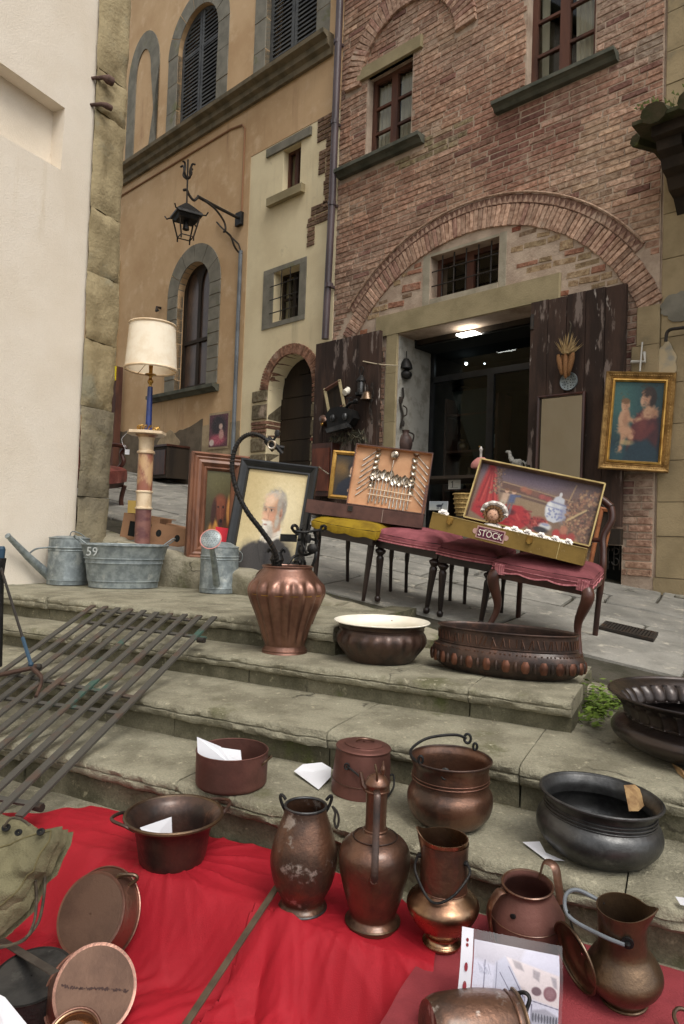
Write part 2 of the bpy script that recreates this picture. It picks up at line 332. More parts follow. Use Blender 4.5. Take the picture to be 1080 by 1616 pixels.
GOLD = mat('gilt_frame', S(168, 134, 82), S(128, 98, 56), 14, .4, .64, S(96, 66, 36), 22, .6, .7, metal=.5, rough=.42, bump=.4, bscale=90)
GOLDP = mat('plain_gilt', S(206, 164, 88), S(166, 124, 60), 10, metal=.55, rough=.38)
BROWNF = mat('walnut_frame', S(126, 84, 62), S(98, 64, 48), 12, stretch=(1, 1, .3), rough=.45, spec=.5)
BLACKF = mat('black_lacquer_frame', S(34, 36, 38), S(24, 25, 27), 8, rough=.35, spec=.5)
CARD = mat('cardboard', S(148, 112, 84), S(128, 95, 70), 6, rough=.9, bump=.12, bscale=90)
CARDD = mat('brown_card_inside', S(128, 84, 60), rough=.9)
ONYX = mat('striped_onyx', S(196, 160, 120), S(150, 96, 78), 9, .42, .58, S(110, 70, 66), 5, .55, .68, stretch=(1, 1, .5), rough=.3, spec=.5, base4=S(216, 190, 150), scale4=14, lo4=.6, hi4=.7)
ONYXD = mat('purple_onyx', S(134, 94, 86), S(106, 70, 70), 8, .42, .6, S(176, 134, 112), 6, .6, .72, stretch=(1, 1, 2.), rough=.3, spec=.5)
CREAMST = mat('cream_marble', S(226, 204, 172), S(204, 176, 140), 9, rough=.35, spec=.5)
SHADE = mat('cream_lampshade', S(240, 228, 206), S(232, 216, 190), 14, rough=.85, bump=.1, bscale=260)
BLUEEN = mat('blue_enamel', S(38, 56, 116), S(28, 42, 92), 10, rough=.25, spec=.6)
BLUEP = mat('blue_paint', S(46, 70, 88), rough=.5)
YELP = mat('yellow_plastic', S(220, 200, 30), rough=.5)
REDP = mat('red_card', S(196, 36, 52), rough=.6)
CORN = mat('dried_maize', S(146, 104, 64), S(116, 78, 46), 90, rough=.6, bump=.6, bscale=260)
HUSK = mat('dry_husk', S(178, 152, 108), S(138, 112, 76), 20, rough=.9)
WICK = mat('wicker', S(178, 150, 96), S(134, 108, 64), 60, rough=.8, bump=.6, bscale=90)
PORC = mat('white_porcelain', S(208, 202, 194), S(184, 174, 166), 30, rough=.3, spec=.5)
SKINP = mat('doll_bisque', S(214, 168, 140), rough=.5)
HAIRB = mat('doll_hair', S(112, 80, 50), S(110, 78, 44), 60, rough=.7)
LEAF = mat('small_weed_leaf', S(98, 118, 42), S(66, 88, 28), 20, rough=.7, var=.25)
DRYLEAF = mat('dry_leaf', S(150, 122, 84), S(118, 90, 60), 30, rough=.85)
MOSS = mat('moss', S(84, 92, 40), S(64, 66, 34), 30, rough=.95, bump=.8, bscale=120)
TILE = mat('mossy_roof_tile', S(74, 66, 48), S(58, 60, 36), 8, .4, .62, S(92, 96, 52), 6, .58, .7, rough=.9, bump=.6, bscale=50)
CURTN = mat('net_curtain', S(196, 192, 180), rough=.9)
CORDM = mat('old_cord', S(84, 76, 62), S(60, 54, 46), 60, rough=.9)
ROSEM = mat('pink_rose_rim', S(206, 138, 130), rough=.5)
LEDM = emit_mat('lit_ceiling_panel', (1, .97, .9, 1), 9.)
LEDREFL = emit_mat('lamp_reflection_glow', (.9, .95, 1, 1), 14.)  # glow for the lamp's reflection in the shop door glass
PAINTM = mat('painted_canvas', (1, 1, 1, 1), S(250, 249, 247), 40, src='attr', rough=.45, spec=.4)
PRINTM = mat('printed_sheet', (1, 1, 1, 1), None, src='attr', rough=.25, spec=.5)
GLASSW = glass_mat('window_glass', (.80, .80, .74, 1), .03, .05, (.8, .8, .78, 1))
GLASSD = glass_mat('shop_glass', (.55, .62, .62, 1), .02, .05, (.8, .86, .86, 1))
SLEEVE = glass_mat('plastic_sleeve', (.93, .93, .95, 1), .12, .05)
MIRROR = mat('old_mirror_glass', S(128, 122, 108), metal=1, rough=.03)
def acol(o, cols):
    a = o.data.color_attributes.new('Col', 'FLOAT_COLOR', 'POINT'); a.data.foreach_set('color', np.asarray(cols, dtype=np.float32).ravel())
# ------------------------------------------------------------ the ground
Z1, Z2, Z3, Z4 = .15, .285, .40, .533
D1, D2, D3, D4 = 1.75, 2.10, 2.53, 2.78
AL3, AL4 = .33, 1.40                                      # right ends of the third and fourth step
KL = [(-2.6, 6.3), (-1.62, 5.25), (-1.0, 5.0), (-.55, 4.60), (.05, 4.06), (.42, 3.70), (.72, 3.42), (1.02, 3.12), (1.6, 2.86), (2.6, 2.35), (6, .9), (20, -5)]
def ky(x):
    for (a, b), (c, d) in zip(KL, KL[1:]):
        if a <= x <= c: return b+(d-b)*(x-a)/(c-a)
    return KL[0][1] if x < KL[0][0] else KL[-1][1]
m = MB(); m.add([(-90, -90, -.22), (90, -90, -.22), (90, 90, -.22), (-90, 90, -.22)], [(0, 1, 2, 3)])
tag(m.build('ground', DIRT), kind='structure')
# street base: one sheet from the kerb line up the hill
m = MB(); xs = [-12, -9, -6, -4, -3, -2.6, -2, -1.6, -1.0, -.8, -.55, -.3, .05, .42, .72, 1.02, 1.3, 1.6, 2.1, 2.6, 4, 6, 10, 20]
vs = []; fs = []
for x in xs:
    y0 = ky(x)+.02
    for k in range(9):
        y = y0+(26-y0)*(k/8)**2; yy = min(y, 13); vs.append((x, y, sz(max(min(x, 7), -5), yy)-.025))
for i in range(len(xs)-1):
    for k in range(8): fs.append((i*9+k, (i+1)*9+k, (i+1)*9+k+1, i*9+k+1))
m.add(vs, fs); street = m.build('street', DIRT); tag(street, kind='structure')
# paving stones of the street
u = Vector((.86, -.51, 0)).normalized(); v = Vector((.51, .86, 0)).normalized()
pm_cnt = 0; rest = MB(); cand = []
rowv = -1.2; ri = 0
while rowv < 15:
    h = random.uniform(.34, .62); uu = -14+random.random()
    while uu < 9:
        w = random.uniform(.45, 1.05); c = u*(uu+w/2)+v*(rowv+h/2)
        g = .010
        corners = []
        for (du, dv) in ((g, g), (w-g, g), (w-g, h-g), (g, h-g)):
            p = u*(uu+du)+v*(rowv+dv); jx = nz((p.x, p.y, 0), 3.1)*.05; jy = nz((p.x, p.y, 7), 3.1)*.05
            corners.append((p.x+jx, p.y+jy))
        tF = (Vector((c.x, c.y, 0))-Vector((2.65, 5.58, 0))).dot(Vector((-.685, -.729, 0)))
        if all(q[1] > ky(q[0])+.03 for q in corners) and tF > .1 and c.y < 14: cand.append((c, corners))
        uu += w
    rowv += h
cand.sort(key=lambda t: (t[0]-CO).length)
def paveface(mb, corners, dz):
    cx = sum(q[0] for q in corners)/4; cy = sum(q[1] for q in corners)/4; n = 4; vs = []
    pts = []
    for i in range(4):
        a = corners[i]; b = corners[(i+1) % 4]
        for k in range(3):
            t = k/3; x = a[0]+(b[0]-a[0])*t; y = a[1]+(b[1]-a[1])*t
            if k: x += random.uniform(-.012, .012); y += random.uniform(-.012, .012)
            pts.append((x, y))
    zt = lambda x, y: sz(x, y)+dz+.006*nz((x, y, 0), 2.3)
    N = len(pts)
    vs = [(x, y, zt(x, y)-.03) for x, y in pts]+[(x, y, zt(x, y)-.008) for x, y in pts]+[(x+(cx-x)*.035, y+(cy-y)*.05, zt(x, y)) for x, y in pts]+[(cx, cy, zt(cx, cy)+.003)]
    f = []
    for i in range(N):
        j = (i+1) % N; f += [(i, j, N+j, N+i), (N+i, N+j, 2*N+j, 2*N+i), (2*N+i, 2*N+j, 3*N)]
    mb.add(vs, f)
W['street'] = Matrix.Identity(4)
def inview(p):
    q = p-CO; z = q.dot(CF); return z > .3 and abs(q.dot(CR)/z) < .56
vis = [c for c in cand if inview(Vector((c[0].x, c[0].y, sz(c[0].x, c[0].y))))]
far = [c for c in cand if not inview(Vector((c[0].x, c[0].y, sz(c[0].x, c[0].y))))]+vis[290:]
for c, cs in vis[:290]:
    m = MB(); paveface(m, cs, random.uniform(-.007, .009)); m.build('paving_stone', PAVE, street, smooth=30)
m = MB()
for c, cs in far: paveface(m, cs, random.uniform(-.004, .006))
tag(m.build('paving_further_off', PAVE, street, smooth=30), kind='stuff')
# ------------------------------------------------------------ the steps: nosed slabs over risers, each stone a part
steps = tag(bpy.data.objects.new('stone_steps', None), kind='structure'); COL.objects.link(steps); W[steps.name] = Matrix.Identity(4)
def slab(a0, a1, D, z, back, th=.062, oh=.03, wear=1., seed=0, rend=False, side=0.):
    n = max(6, int((a1-a0)/.014)); prof = [(back, -th), (oh+.004, -th), (.010, -th*.95), (.001, -th*.76), (.0, -th*.55), (.006, -th*.48), (.0, -th*.41), (.001, -th*.2), (.009, -th*.04), (.028, 0), (.09, .001), ((back+.09)*.5, .001), (back, 0)]
    m = MB(); K = len(prof); vs = []
    for i in range(n+1):
        al = a0+(a1-a0)*i/n; e = min(i, n-i); rnd = .0015 if e == 0 else 0
        for k, (d, h) in enumerate(prof):
            q = (al*1., d+D*3.1+seed, h*2)
            ed = 1 if 1 <= k <= 9 else .25
            dd = wear*ed*(.006*nz(q, 4, seed)+.006*nz(q, 17, seed)+.005*nz(q, 46, seed)+.009*max(0, nz((al, seed, k*.15), 6.)-.22)); hh = wear*(.003*nz(q, 4, seed+3)+ed*.003*nz(q, 15, seed+5)+ed*.0025*nz(q, 40, seed+1))
            chip = min(1, e/3)*max(0, nz((al, seed*2.3, 0), 2.7)-.34)*.07*wear if 2 <= k <= 9 else 0
            s = rnd if 1 < k < 10 else 0
            p = AD(al + (rnd if i == 0 else (-rnd if i == n else 0)), D+d+dd+chip+s, z+h+hh-(chip*.5 if k >= 7 else 0)-s*.5)
            vs.append(p)
    fs = [(i*K+k, i*K+(k+1) % K, (i+1)*K+(k+1) % K, (i+1)*K+k) for i in range(n) for k in range(K)]
    fs += [tuple(range(K)), tuple(range(n*K+K-1, n*K-1, -1))]
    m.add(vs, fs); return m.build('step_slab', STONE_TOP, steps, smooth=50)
def riser(a0, a1, D, z0, z1, th=.2, seed=0):
    m = MB(); n = max(3, int((a1-a0)/.06)); vs = []; g = .003
    for i in range(n+1):
        al = a0+g+(a1-a0-2*g)*i/n
        for k, (d, z) in enumerate(((th, z0), (0, z0), (0, (z0+z1)/2), (0, z1), (th, z1))):
            j = .008*nz((al, D, z+seed), 9)+.006*nz((al, z, seed), 25) if 0 < k < 4 else 0
            vs.append(AD(al, D+d+j, z))
    fs = [(i*5+k, i*5+(k+1) % 5, (i+1)*5+(k+1) % 5, (i+1)*5+k) for i in range(n) for k in range(5)]+[(0, 1, 2, 3, 4), tuple(n*5+k for k in (4, 3, 2, 1, 0))]
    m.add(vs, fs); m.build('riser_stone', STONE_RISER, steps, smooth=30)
def row(joints, D, z, zb, back, seed, oh=.03, th=.062, dd=None):
    for i, (a, b) in enumerate(zip(joints, joints[1:])):
        slab(a+.0005, b-.0005, D+(.006*((i*7+seed) % 3)-.006), z, back, seed=seed+i*3.7, th=th, oh=oh)
        riser(a, b, D+oh, zb-.02, z-th-.001, seed=seed+i)
row([-2.6, -1.5, -.72, .10, 1.43, 2.15, 3.3], D1, Z1, 0, .40, 1)
row([-2.6, -1.6, -.55, .42, 1.07, 1.75, 2.7, 3.8], D2, Z2, Z1, .50, 11)
row([AL3, .70, 1.70, 2.55, 3.9], D3, Z3, Z2, .33, 21, th=.058)
row([AL4, 2.36, 3.25, 4.3], D4, Z4, Z3, .42, 31, th=.07)
# the worn end faces of step three and four
def cheek(al, Da, Db, z0, z1, seed, name='end_stone'):
    m = MB(); n = 10; vs = []
    for i in range(n+1):
        d = Da+(Db-Da)*i/n
        for k, z in enumerate((z0, (z0+z1)/2, z1)):
            vs.append(AD(al+.012*nz((d, z, seed), 8)-.01*(k == 1)*0, d, z))
    for i in range(n+1):
        d = Da+(Db-Da)*i/n
        for z in (z0, z1): vs.append(AD(al+.16, d, z))
    b = (n+1)*3
    fs = [(i*3+k, i*3+k+1, (i+1)*3+k+1, (i+1)*3+k) for i in range(n) for k in range(2)]
    fs += [(i*3+2, b+i*2+1, b+i*2+3, (i+1)*3+2) for i in range(n)]+[(0, 1, 2, b+1, b), (n*3, n*3+1, n*3+2, b+n*2+1, b+n*2)]
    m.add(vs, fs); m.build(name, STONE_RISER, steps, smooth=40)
cheek(AL3+.012, D3+.06, 3.25, Z2-.02, Z3-.008, 4)
cheek(AL4+.012, D4+.06, 3.9, Z3-.02, Z4-.008, 9)
# treads behind the front slabs, out to the kerb
def tread(D, a0, a1, z, name='tread_stone', hiD=None, cuts=6):
    m = MB(); n = 22; vs = []; fs = []
    for i in range(n+1):
        al = a0+(a1-a0)*i/n
        d1 = D
        while d1 < 7:
            p = AD(al, d1)
            if p.y > ky(p.x)+.05: break
            d1 += .02
        for k in range(4): vs.append(AD(al, D+(max(d1, D+.01)-D)*k/3, z))
    fs = [(i*4+k, i*4+k+1, (i+1)*4+k+1, (i+1)*4+k) for i in range(n) for k in range(3)]
    m.add(vs, fs); m.build(name, STONE_TOP, steps)
tread(D3+.32, AL3+.02, 4., Z3-.005)
tread(D4+.41, AL4+.02, 4.3, Z4-.005)
tread(D2+.49, -2.6, AL3+.2, Z2-.005)
# lowest landing: t0, a platform that ends under the red cloth
m = MB(); m.box(0, 1, 0, 1, 0, 1)
def landing(a0, a1, Da, Db, z, th, seed):
    m = MB(); n = 10; k = 8
    m.grid(lambda a, b: AD(a0+(a1-a0)*a, Da+(Db-Da)*b, z+.004*nz((a*3, b*2, seed), 3)), n, k)
    m.grid(lambda a, b: AD(a0+(a1-a0)*a, Da, z-th+(th-.0)*b+(.004*nz((a*3, 0, seed), 3) if b == 1 else 0)), n, 2)
    for al in (a0, a1): m.grid(lambda a, b: AD(al, Da+(Db-Da)*a, z-th*(1-b)), n, 2)
    m.build('landing_slab', STONE_TOP, steps)
for a, b in ((.52, 1.2), (1.21, 2.0), (2.01, 2.9), (2.91, 3.8)): landing(a, b, 1.54, D1+.1, 0, .25, a)
for a, b in ((-2.6, -1.3), (-1.29, -.35), (-.34, .51)): landing(a, b, .75, D1+.1, 0, .25, a)
# kerb stones and boulders that hold back the street
def boulder(name, pts, z0, h, seed, mt=KERB, dep=.24, par=None):
    """a rough kerb block on a plan segment"""
    (ax, ay), (bx, by) = pts; a = Vector((ax, ay, 0)); b = Vector((bx, by, 0)); d = (b-a).normalized(); nrm = Vector((-d.y, d.x, 0)); L_ = (b-a).length
    m = MB(); n, k = 12, 14; vs = []
    prof = [(math.cos(t), math.sin(t)) for t in [2*math.pi*j/k for j in range(k)]]
    for i in range(n+1):
        f = i/n; e = min(1, min(f, 1-f)*9+.78)
        for c, s in prof:
            cc = abs(c)**.35*(1 if c > 0 else -1); ss = abs(s)**.35*(1 if s > 0 else -1)
            za = z0[0]+(z0[1]-z0[0])*f; ha = h[0]+(h[1]-h[0])*f
            p = a+d*(L_*f)+nrm*(dep*.5*cc*e); z = za+ha*(.5+.5*ss*min(1, e+.25))
            q = p+Vector((0, 0, z)); r = .03*nz(q, 4, seed)+.012*nz(q, 14, seed)
            vs.append(q+(nrm*cc+Vector((0, 0, ss)))*r)
    fs = [(i*k+j, i*k+(j+1) % k, (i+1)*k+(j+1) % k, (i+1)*k+j) for i in range(n) for j in range(k)]+[tuple(range(k)), tuple(range(n*k+k-1, n*k-1, -1))]
    m.add(vs, fs); return m.build(name, mt, par, smooth=50)
ks = [((-2.5, 6.12), (-1.66, 5.26), 3), ((-1.65, 5.24), (-1.42, 5.13), 4), ((-1.415, 5.13), (-.93, 4.92), 5), ((-.92, 4.9), (-.5, 4.54), 6), ((-.495, 4.53), (.02, 4.06), 7), ((.03, 4.05), (.4, 3.7), 8), ((.41, 3.68), (.73, 3.40), 9), ((.74, 3.39), (1.0, 3.12), 10), ((1.02, 3.10), (1.55, 2.88), 11), ((1.57, 2.87), (2.5, 2.4), 12)]
for a, b, sd in ks:
    hs0 = []
    for (x, y) in (a, b):
        base = Z4 if x < -.1 else (Z3 if x < .95 else Z2); top = max(sz(x, y)+.02, base+.03); hs0.append((base-.05, top-base+.05))
    boulder('kerb_stone', (a, b), (hs0[0][0], hs0[1][0]), (hs0[0][1], hs0[1][1]), sd, KERB, .26, steps)
m = MB()
wc = [G(*q, Z2) for q in ((932, 1142), (945, 1130), (956, 1128), (940, 1120), (972, 1118), (985, 1112))]
for k in range(1050):
    j = random.choice(wc)
    p = j+Vector((random.gauss(0, .022), random.gauss(0, .05)+.02, min(.11, abs(random.gauss(0, .045)))))
    a = random.uniform(0, 6.28); t = random.uniform(-.8, .8); s = random.choice((.004, .006, .008, .012, .016))
    x = Vector((math.cos(a), math.sin(a), t*.5)).normalized()*s; y = Vector((-math.sin(a), math.cos(a), t)).normalized()*s*.7
    m.add([p-x, p-y*.8, p+x, p+y*.8], [(0, 1, 2, 3)])
tag(m.build('weed_clump', LEAF, loc=wc[0]), 'bright green weeds sprouting in the corner where the steps meet the street', 'weeds', kind='stuff')
m = MB()
for k in range(300):
    x = random.choice((-.35, -.1, .35, .62, 1.4)); x += random.gauss(0, .12); y = ky(x)+.14+random.gauss(0, .02); p = Vector((x, y, sz(x, y)))
    a = random.uniform(0, 6.28); s = random.uniform(.006, .014); m.add([p, p+Vector((math.cos(a)*.004, math.sin(a)*.004, 0)), p+Vector((math.cos(a)*.01, .003, s))], [(0, 1, 2)])
tag(m.build('grass_tufts', MOSS), 'short mossy grass growing in the joint behind the kerb', 'grass', kind='stuff')
# drain grating let into the street
g0, g1, g2 = ST(945, 991), ST(985, 988), ST(1070, 1010)
gx = (ST(1068, 1008)-ST(983, 989)); gy = (ST(983, 989)-ST(945, 993))
gM = frameM(ST(945, 993)+STN*.012, gx.normalized(), STN.cross(gx.normalized()), STN); gl = gx.length; gw = .2
dr = thing('drain_grating', 'rusty iron drain grating with slots let into the grey street', 'drain', gM)
m = MB(); m.box(0, gl, 0, .018, -.02, .006); m.box(0, gl, gw-.018, gw, -.02, .006); m.box(0, .018, .018, gw-.018, -.02, .006); m.box(gl-.018, gl, .018, gw-.018, -.02, .006); m.build('frame', IRON, dr, local=True)
m = MB(); m.box(.0, gl, .0, gw, -.012, -.008); m.build('pit', VOID, dr, local=True)
nb = 15
for i in range(nb):
    m = MB(); x = .018+(gl-.036)*(i+.5)/nb; m.box(x-.006, x+.006, .019, gw-.019, -.008, .005); m.build('bar', IRON, dr, local=True)
# ------------------------------------------------------------ the facade line: t to the left, y outwards, z up
FA = Vector((2.65, 5.58, 0)); TD = Vector((-.729, .6845, 0)).normalized(); NO = Vector((-TD.y, TD.x, 0)); FM = frameM(FA, TD, NO, (0, 0, 1))
def FT(px, py, off=0):
    p = PLN(px, py, FA+NO*off, NO); return (p-FA).dot(TD), p.z
def fp(t, y, z): return FM @ Vector((t, y, z))
def arch_poly(t0, t1, z0, zs, n=14, rise=None):
    c = (t0+t1)/2; r = (t1-t0)/2; ry = rise or r
    return [(t0, z0)]+[(c-r*math.cos(math.pi*i/n), zs+ry*math.sin(math.pi*i/n)) for i in range(n+1)]+[(t1, z0)]
def rect(t0, t1, z0, z1): return [(t0, z0), (t0, z1), (t1, z1), (t1, z0)]
# ---------------- brick building
bb = thing('brick_building', 'old red brick building with a wide blocked arch over the shop doorway', 'building', FM)
DOOR = (1.21, 2.87, .5, 3.18); W1 = (2.795, 3.455, 5.33, 6.33); W2 = (.705, 1.385, 5.27, 6.75); GR = (1.635, 2.465, 3.485, 3.945); GO = (.36, .56, .5, .93)
AC, AZ0, AR, AR2, AR3 = 1.97, 2.22, 1.85, 2.06, 2.15       # the great relieving arch
UC, UZ, UR, UR2 = 2.89, 6.25, .67, .93                     # blocked arch round the left upper window
m = MB(); m.poly_holes(rect(.1, 3.9, -.3, 8.6), [rect(*DOOR), rect(*W1), rect(*W2), rect(*GR), rect(*GO)], .32)
for v_ in m.v: v_.y -= .007
m.build('wall', MORTAR, bb, local=True)
# bricks
def inr(t, z, r, e=0.): return r[0]-e < t < r[1]+e and r[2]-e < z < r[3]+e
def bcol(t, z):
    n = nz((t, z, 0), .9); n2 = nz((t, z, 5), 2.2)
    base = Vector((173, 135, 114))
    dark = Vector((138, 97, 84)); pale = Vector((191, 161, 136)); grey = Vector((166, 145, 128)); tan = Vector((186, 163, 133))
    dd = math.exp(-(((t-1.35)/.75)**2+((z-4.85)/.4)**2))
    c = base.lerp(dark, min(1, dd*1.1))
    c = c.lerp(pale, max(0, min(1, n2*1.3+.1))*(1-dd*.8)); c = c.lerp(grey, max(0, min(.8, n*1.5)))
    c = c.lerp(tan, max(0, min(1, nz((t, z, 9), 1.6)*2-.35)))
    if 2.1 < t < 3 and 5.0 < z < 5.25: c = c.lerp(Vector((136, 128, 96)), .8)
    if .1 < t < .5 and 5.0 < z < 5.3: c = c.lerp(Vector((150, 140, 126)), .7)
    r = random.gauss(1, .065)
    if random.random() < .05: c = c.lerp(Vector((200, 168, 146)), .6)
    if random.random() < .05: c = c.lerp(Vector((118, 82, 74)), .7)
    return S(*[max(10, min(235, q*r)) for q in c])
bricks = []
def clear(t0, t1, z):
    """parts of a course that may carry bricks"""
    bl = []
    for r, e in ((DOOR, .0), (W1, .012), (W2, .012), (GR, .1), (GO, .0)):
        if r[2]-e-.03 < z < r[3]+e+.03: bl.append((r[0]-e, r[1]+e))
    if 3.17 < z < 3.46: bl.append((1.0, 3.2))           # lintel
    if 5.19 < z < 5.335: bl.append((2.6, 3.86)); 
    if 5.165 < z < 5.275: bl.append((.49, 1.7))
    if 6.31 < z < 6.5: bl.append((2.66, 3.61))
    if z < 3.2: bl.append((.9, 3.05)); bl.append((.1, .11))
    if z > AZ0+.85:
        d = AR3*AR3-(z-AZ0)**2
        if d > 0: bl.append((AC-math.sqrt(d), AC+math.sqrt(d)))
    if z > UZ:
        d = UR2**2-(z-UZ)**2
        if d > 0:
            o = math.sqrt(d); d2 = UR**2-(z-UZ)**2; i = math.sqrt(d2) if d2 > 0 else 0; bl += [(UC-o, UC-i), (UC+i, UC+o)]
    segs = [(t0, t1)]
    for a, b in bl:
        ns = []
        for s0, s1 in segs:
            if b <= s0 or a >= s1: ns.append((s0, s1)); continue
            if a > s0: ns.append((s0, a))
            if b < s1: ns.append((b, s1))
        segs = ns
    return [s for s in segs if s[1]-s[0] > .05]
z = .68; k = 0
while z < 8.55:
    h = random.uniform(.049, .058)
    for s0, s1 in clear(.105, 3.895, z+h/2):
        t = s0-(random.uniform(.02, .25) if s1-s0 > .5 else 0)
        while t < s1-.03:
            w = random.choice((.22, .25, .24, .26, .12, .2)); a, b = max(t+.005, s0+.004), min(t+w-.005, s1-.004)
            if b-a > .035: bricks.append((a, b, z, h))
            t += w
    z += h+.008; k += 1
bvars = []
def brick_mesh(seed):
    r = random.Random(seed); m = MB(); j = lambda q: q+r.uniform(-.03, .03)
    f = [(-.5, -.5), (.5, -.5), (.5, .5), (-.5, .5)]; vs = []
    for x, zz in f: vs.append((x, -.5, zz))
    for x, zz in f: vs.append((j(x*.99), .32, j(zz*.97)))
    for x, zz in f: vs.append((j(x*.955), .5, j(zz*.80)))
    m.add(vs, [(0, 1, 5, 4), (1, 2, 6, 5), (2, 3, 7, 6), (3, 0, 4, 7), (4, 5, 9, 8), (5, 6, 10, 9), (6, 7, 11, 10), (7, 4, 8, 11), (8, 9, 10, 11)])
    me = m.mesh('brick'); me.materials.append(BRICK_O); return me
bvars = [brick_mesh(i) for i in range(9)]
def show(b): return (fp((b[0]+b[1])/2, 0, b[2])-CO).length/(b[1]-b[0])**.5
vb = [b for b in bricks if inview(fp((b[0]+b[1])/2, 0, b[2])) and b[2] < 7.4]
vb.sort(key=show); near = set(vb[:296]); restb = [b for b in bricks if b not in near]
for a, b, z, h in vb[:296]:
    y = random.uniform(-.003, .006); rot = Matrix.Rotation(random.uniform(-.012, .012), 4, 'Y')
    piece('brick', random.choice(bvars), bb, Matrix.Translation(((a+b)/2, y-.026, z+h/2)) @ rot @ Matrix.Diagonal((b-a, .05, h, 1)), color=bcol((a+b)/2, z))
m = MB(); cs = []
for a, b, z, h in restb:
    y = random.uniform(-.003, .006); me = random.choice(bvars); M_ = Matrix.Translation(((a+b)/2, y-.026, z+h/2)) @ Matrix.Rotation(random.uniform(-.012, .012), 4, 'Y') @ Matrix.Diagonal((b-a, .05, h, 1))
    m.add([tuple(v.co) for v in me.vertices], [tuple(p.vertices) for p in me.polygons], M_); cs += [bcol((a+b)/2, z)]*len(me.vertices)
o = m.build('brick_facing', BRICK_A, bb, local=True); acol(o, cs); tag(o, kind='stuff')
# arch rings
def ring(name, c, z0, r0, r1, a0, a1, step, y, colf, depth=.09):
    n = int(R_(a1-a0)*(r0+r1)/2/step)
    for i in range(n):
        a = R_(a0+(a1-a0)*(i+.5)/n); w = R_(a1-a0)*(r0+r1)/2/n-.004
        M_ = Matrix.Translation((c+math.cos(a)*(r0+r1)/2, y-.01+random.uniform(-.004, .004), z0+math.sin(a)*(r0+r1)/2)) @ Matrix.Rotation(-a, 4, 'Y')
        piece(name, random.choice(bvars), bb, M_ @ Matrix.Diagonal(((r1-r0)*.985, .06, w, 1)), color=colf(c+math.cos(a)*r0, z0+math.sin(a)*r0))
def vcol(t, z):
    c = Vector((188, 156, 134)); r = random.gauss(1, .07)
    if random.random() < .14: c = c.lerp(Vector((156, 118, 104)), .7)
    return S(*[max(10, min(230, q*r)) for q in c])
ring('voussoir', AC, AZ0, AR, AR2, 32, 158, .05, -.004, vcol)
ring('arch_brick', UC, UZ, UR, UR2, 3, 177, .062, .014, vcol)
# zigzag hood mould over the great arch
m = MB(); n = 64
for i in range(n):
    a = R_(40+104*(i+.5)/n); r = (AR2+AR3)/2
    M_ = Matrix.Translation((AC+math.cos(a)*r, .0, AZ0+math.sin(a)*r)) @ Matrix.Rotation(-a, 4, 'Y')
    m.add([(-.036, .0, -.028), (.036, .0, 0), (-.036, .0, .028), (-.036, .018, -.026), (.032, .018, 0), (-.036, .018, .026)], [(3, 4, 5), (0, 1, 4, 3), (1, 2, 5, 4), (2, 0, 3, 5)], M_)
cs = [S(180, 150, 130)]*len(m.v); o = m.build('zigzag_moulding', BRICK_A, bb, local=True); acol(o, cs); tag(o, kind='stuff')
m = MB(); m.tube([(AC+math.cos(R_(40+104*i/50))*(AR3+.012), .02, AZ0+math.sin(R_(40+104*i/50))*(AR3+.012)) for i in range(51)], .012, 6); cs = [S(178, 150, 128)]*len(m.v); o = m.build('hood_roll', BRICK_A, bb, local=True, smooth=True); acol(o, cs)
m = MB(); pts = arc(AC, AZ0, AR2+.002, 40, 144, 50)+arc(AC, AZ0, AR3-.002, 144, 40, 50); m.prism(pts, .0, .012, FM.inverted() @ FM @ Matrix(((1, 0, 0, 0), (0, 0, 1, -.004), (0, 1, 0, 0), (0, 0, 0, 1)))); cs = [S(146, 116, 102)]*len(m.v); o = m.build('hood_backing', BRICK_A, bb, local=True); acol(o, cs)
# rubble and thin bricks inside the arch
z = 3.2; cnt = 0
while z < 4.06:
    h = random.choice((.05, .055, .07, .1, .06)); d = AR*AR-(z+h*.6-AZ0)**2
    if d > 0:
        e = math.sqrt(d); t = AC-e+.02
        while t < AC+e-.05:
            w = random.choice((.14, .2, .24, .27, .11)); a, b = t+.006, min(t+w-.006, AC+e-.01); t += w; c = (a+b)/2; zc = z+h/2
            if b-a < .05 or inr(c, zc, GR, .16) or (1.0 < c < 3.2 and zc < 3.46): continue
            lim = None
            if a < GR[1]+.11 and b > GR[0]-.11 and GR[2]-.1 < zc < GR[3]+.1: continue
            tan = nz((c, zc, 3), 2.2) > -.05
            col = Vector(random.choice(((168, 144, 112), (154, 134, 104), (142, 120, 98), (174, 150, 118), (160, 116, 94)))) if tan else Vector(random.choice(((150, 92, 72), (134, 84, 68), (160, 110, 84))))
            M_ = Matrix.Translation((c, -.03+random.uniform(-.006, .008), zc)) @ Matrix.Rotation(random.uniform(-.08, .08), 4, 'Y') @ Matrix.Diagonal((b-a, .05, h*random.uniform(.85, .98), 1))
            piece('rubble_stone', random.choice(bvars), bb, M_, color=S(*col)); cnt += 1
    z += h+.008
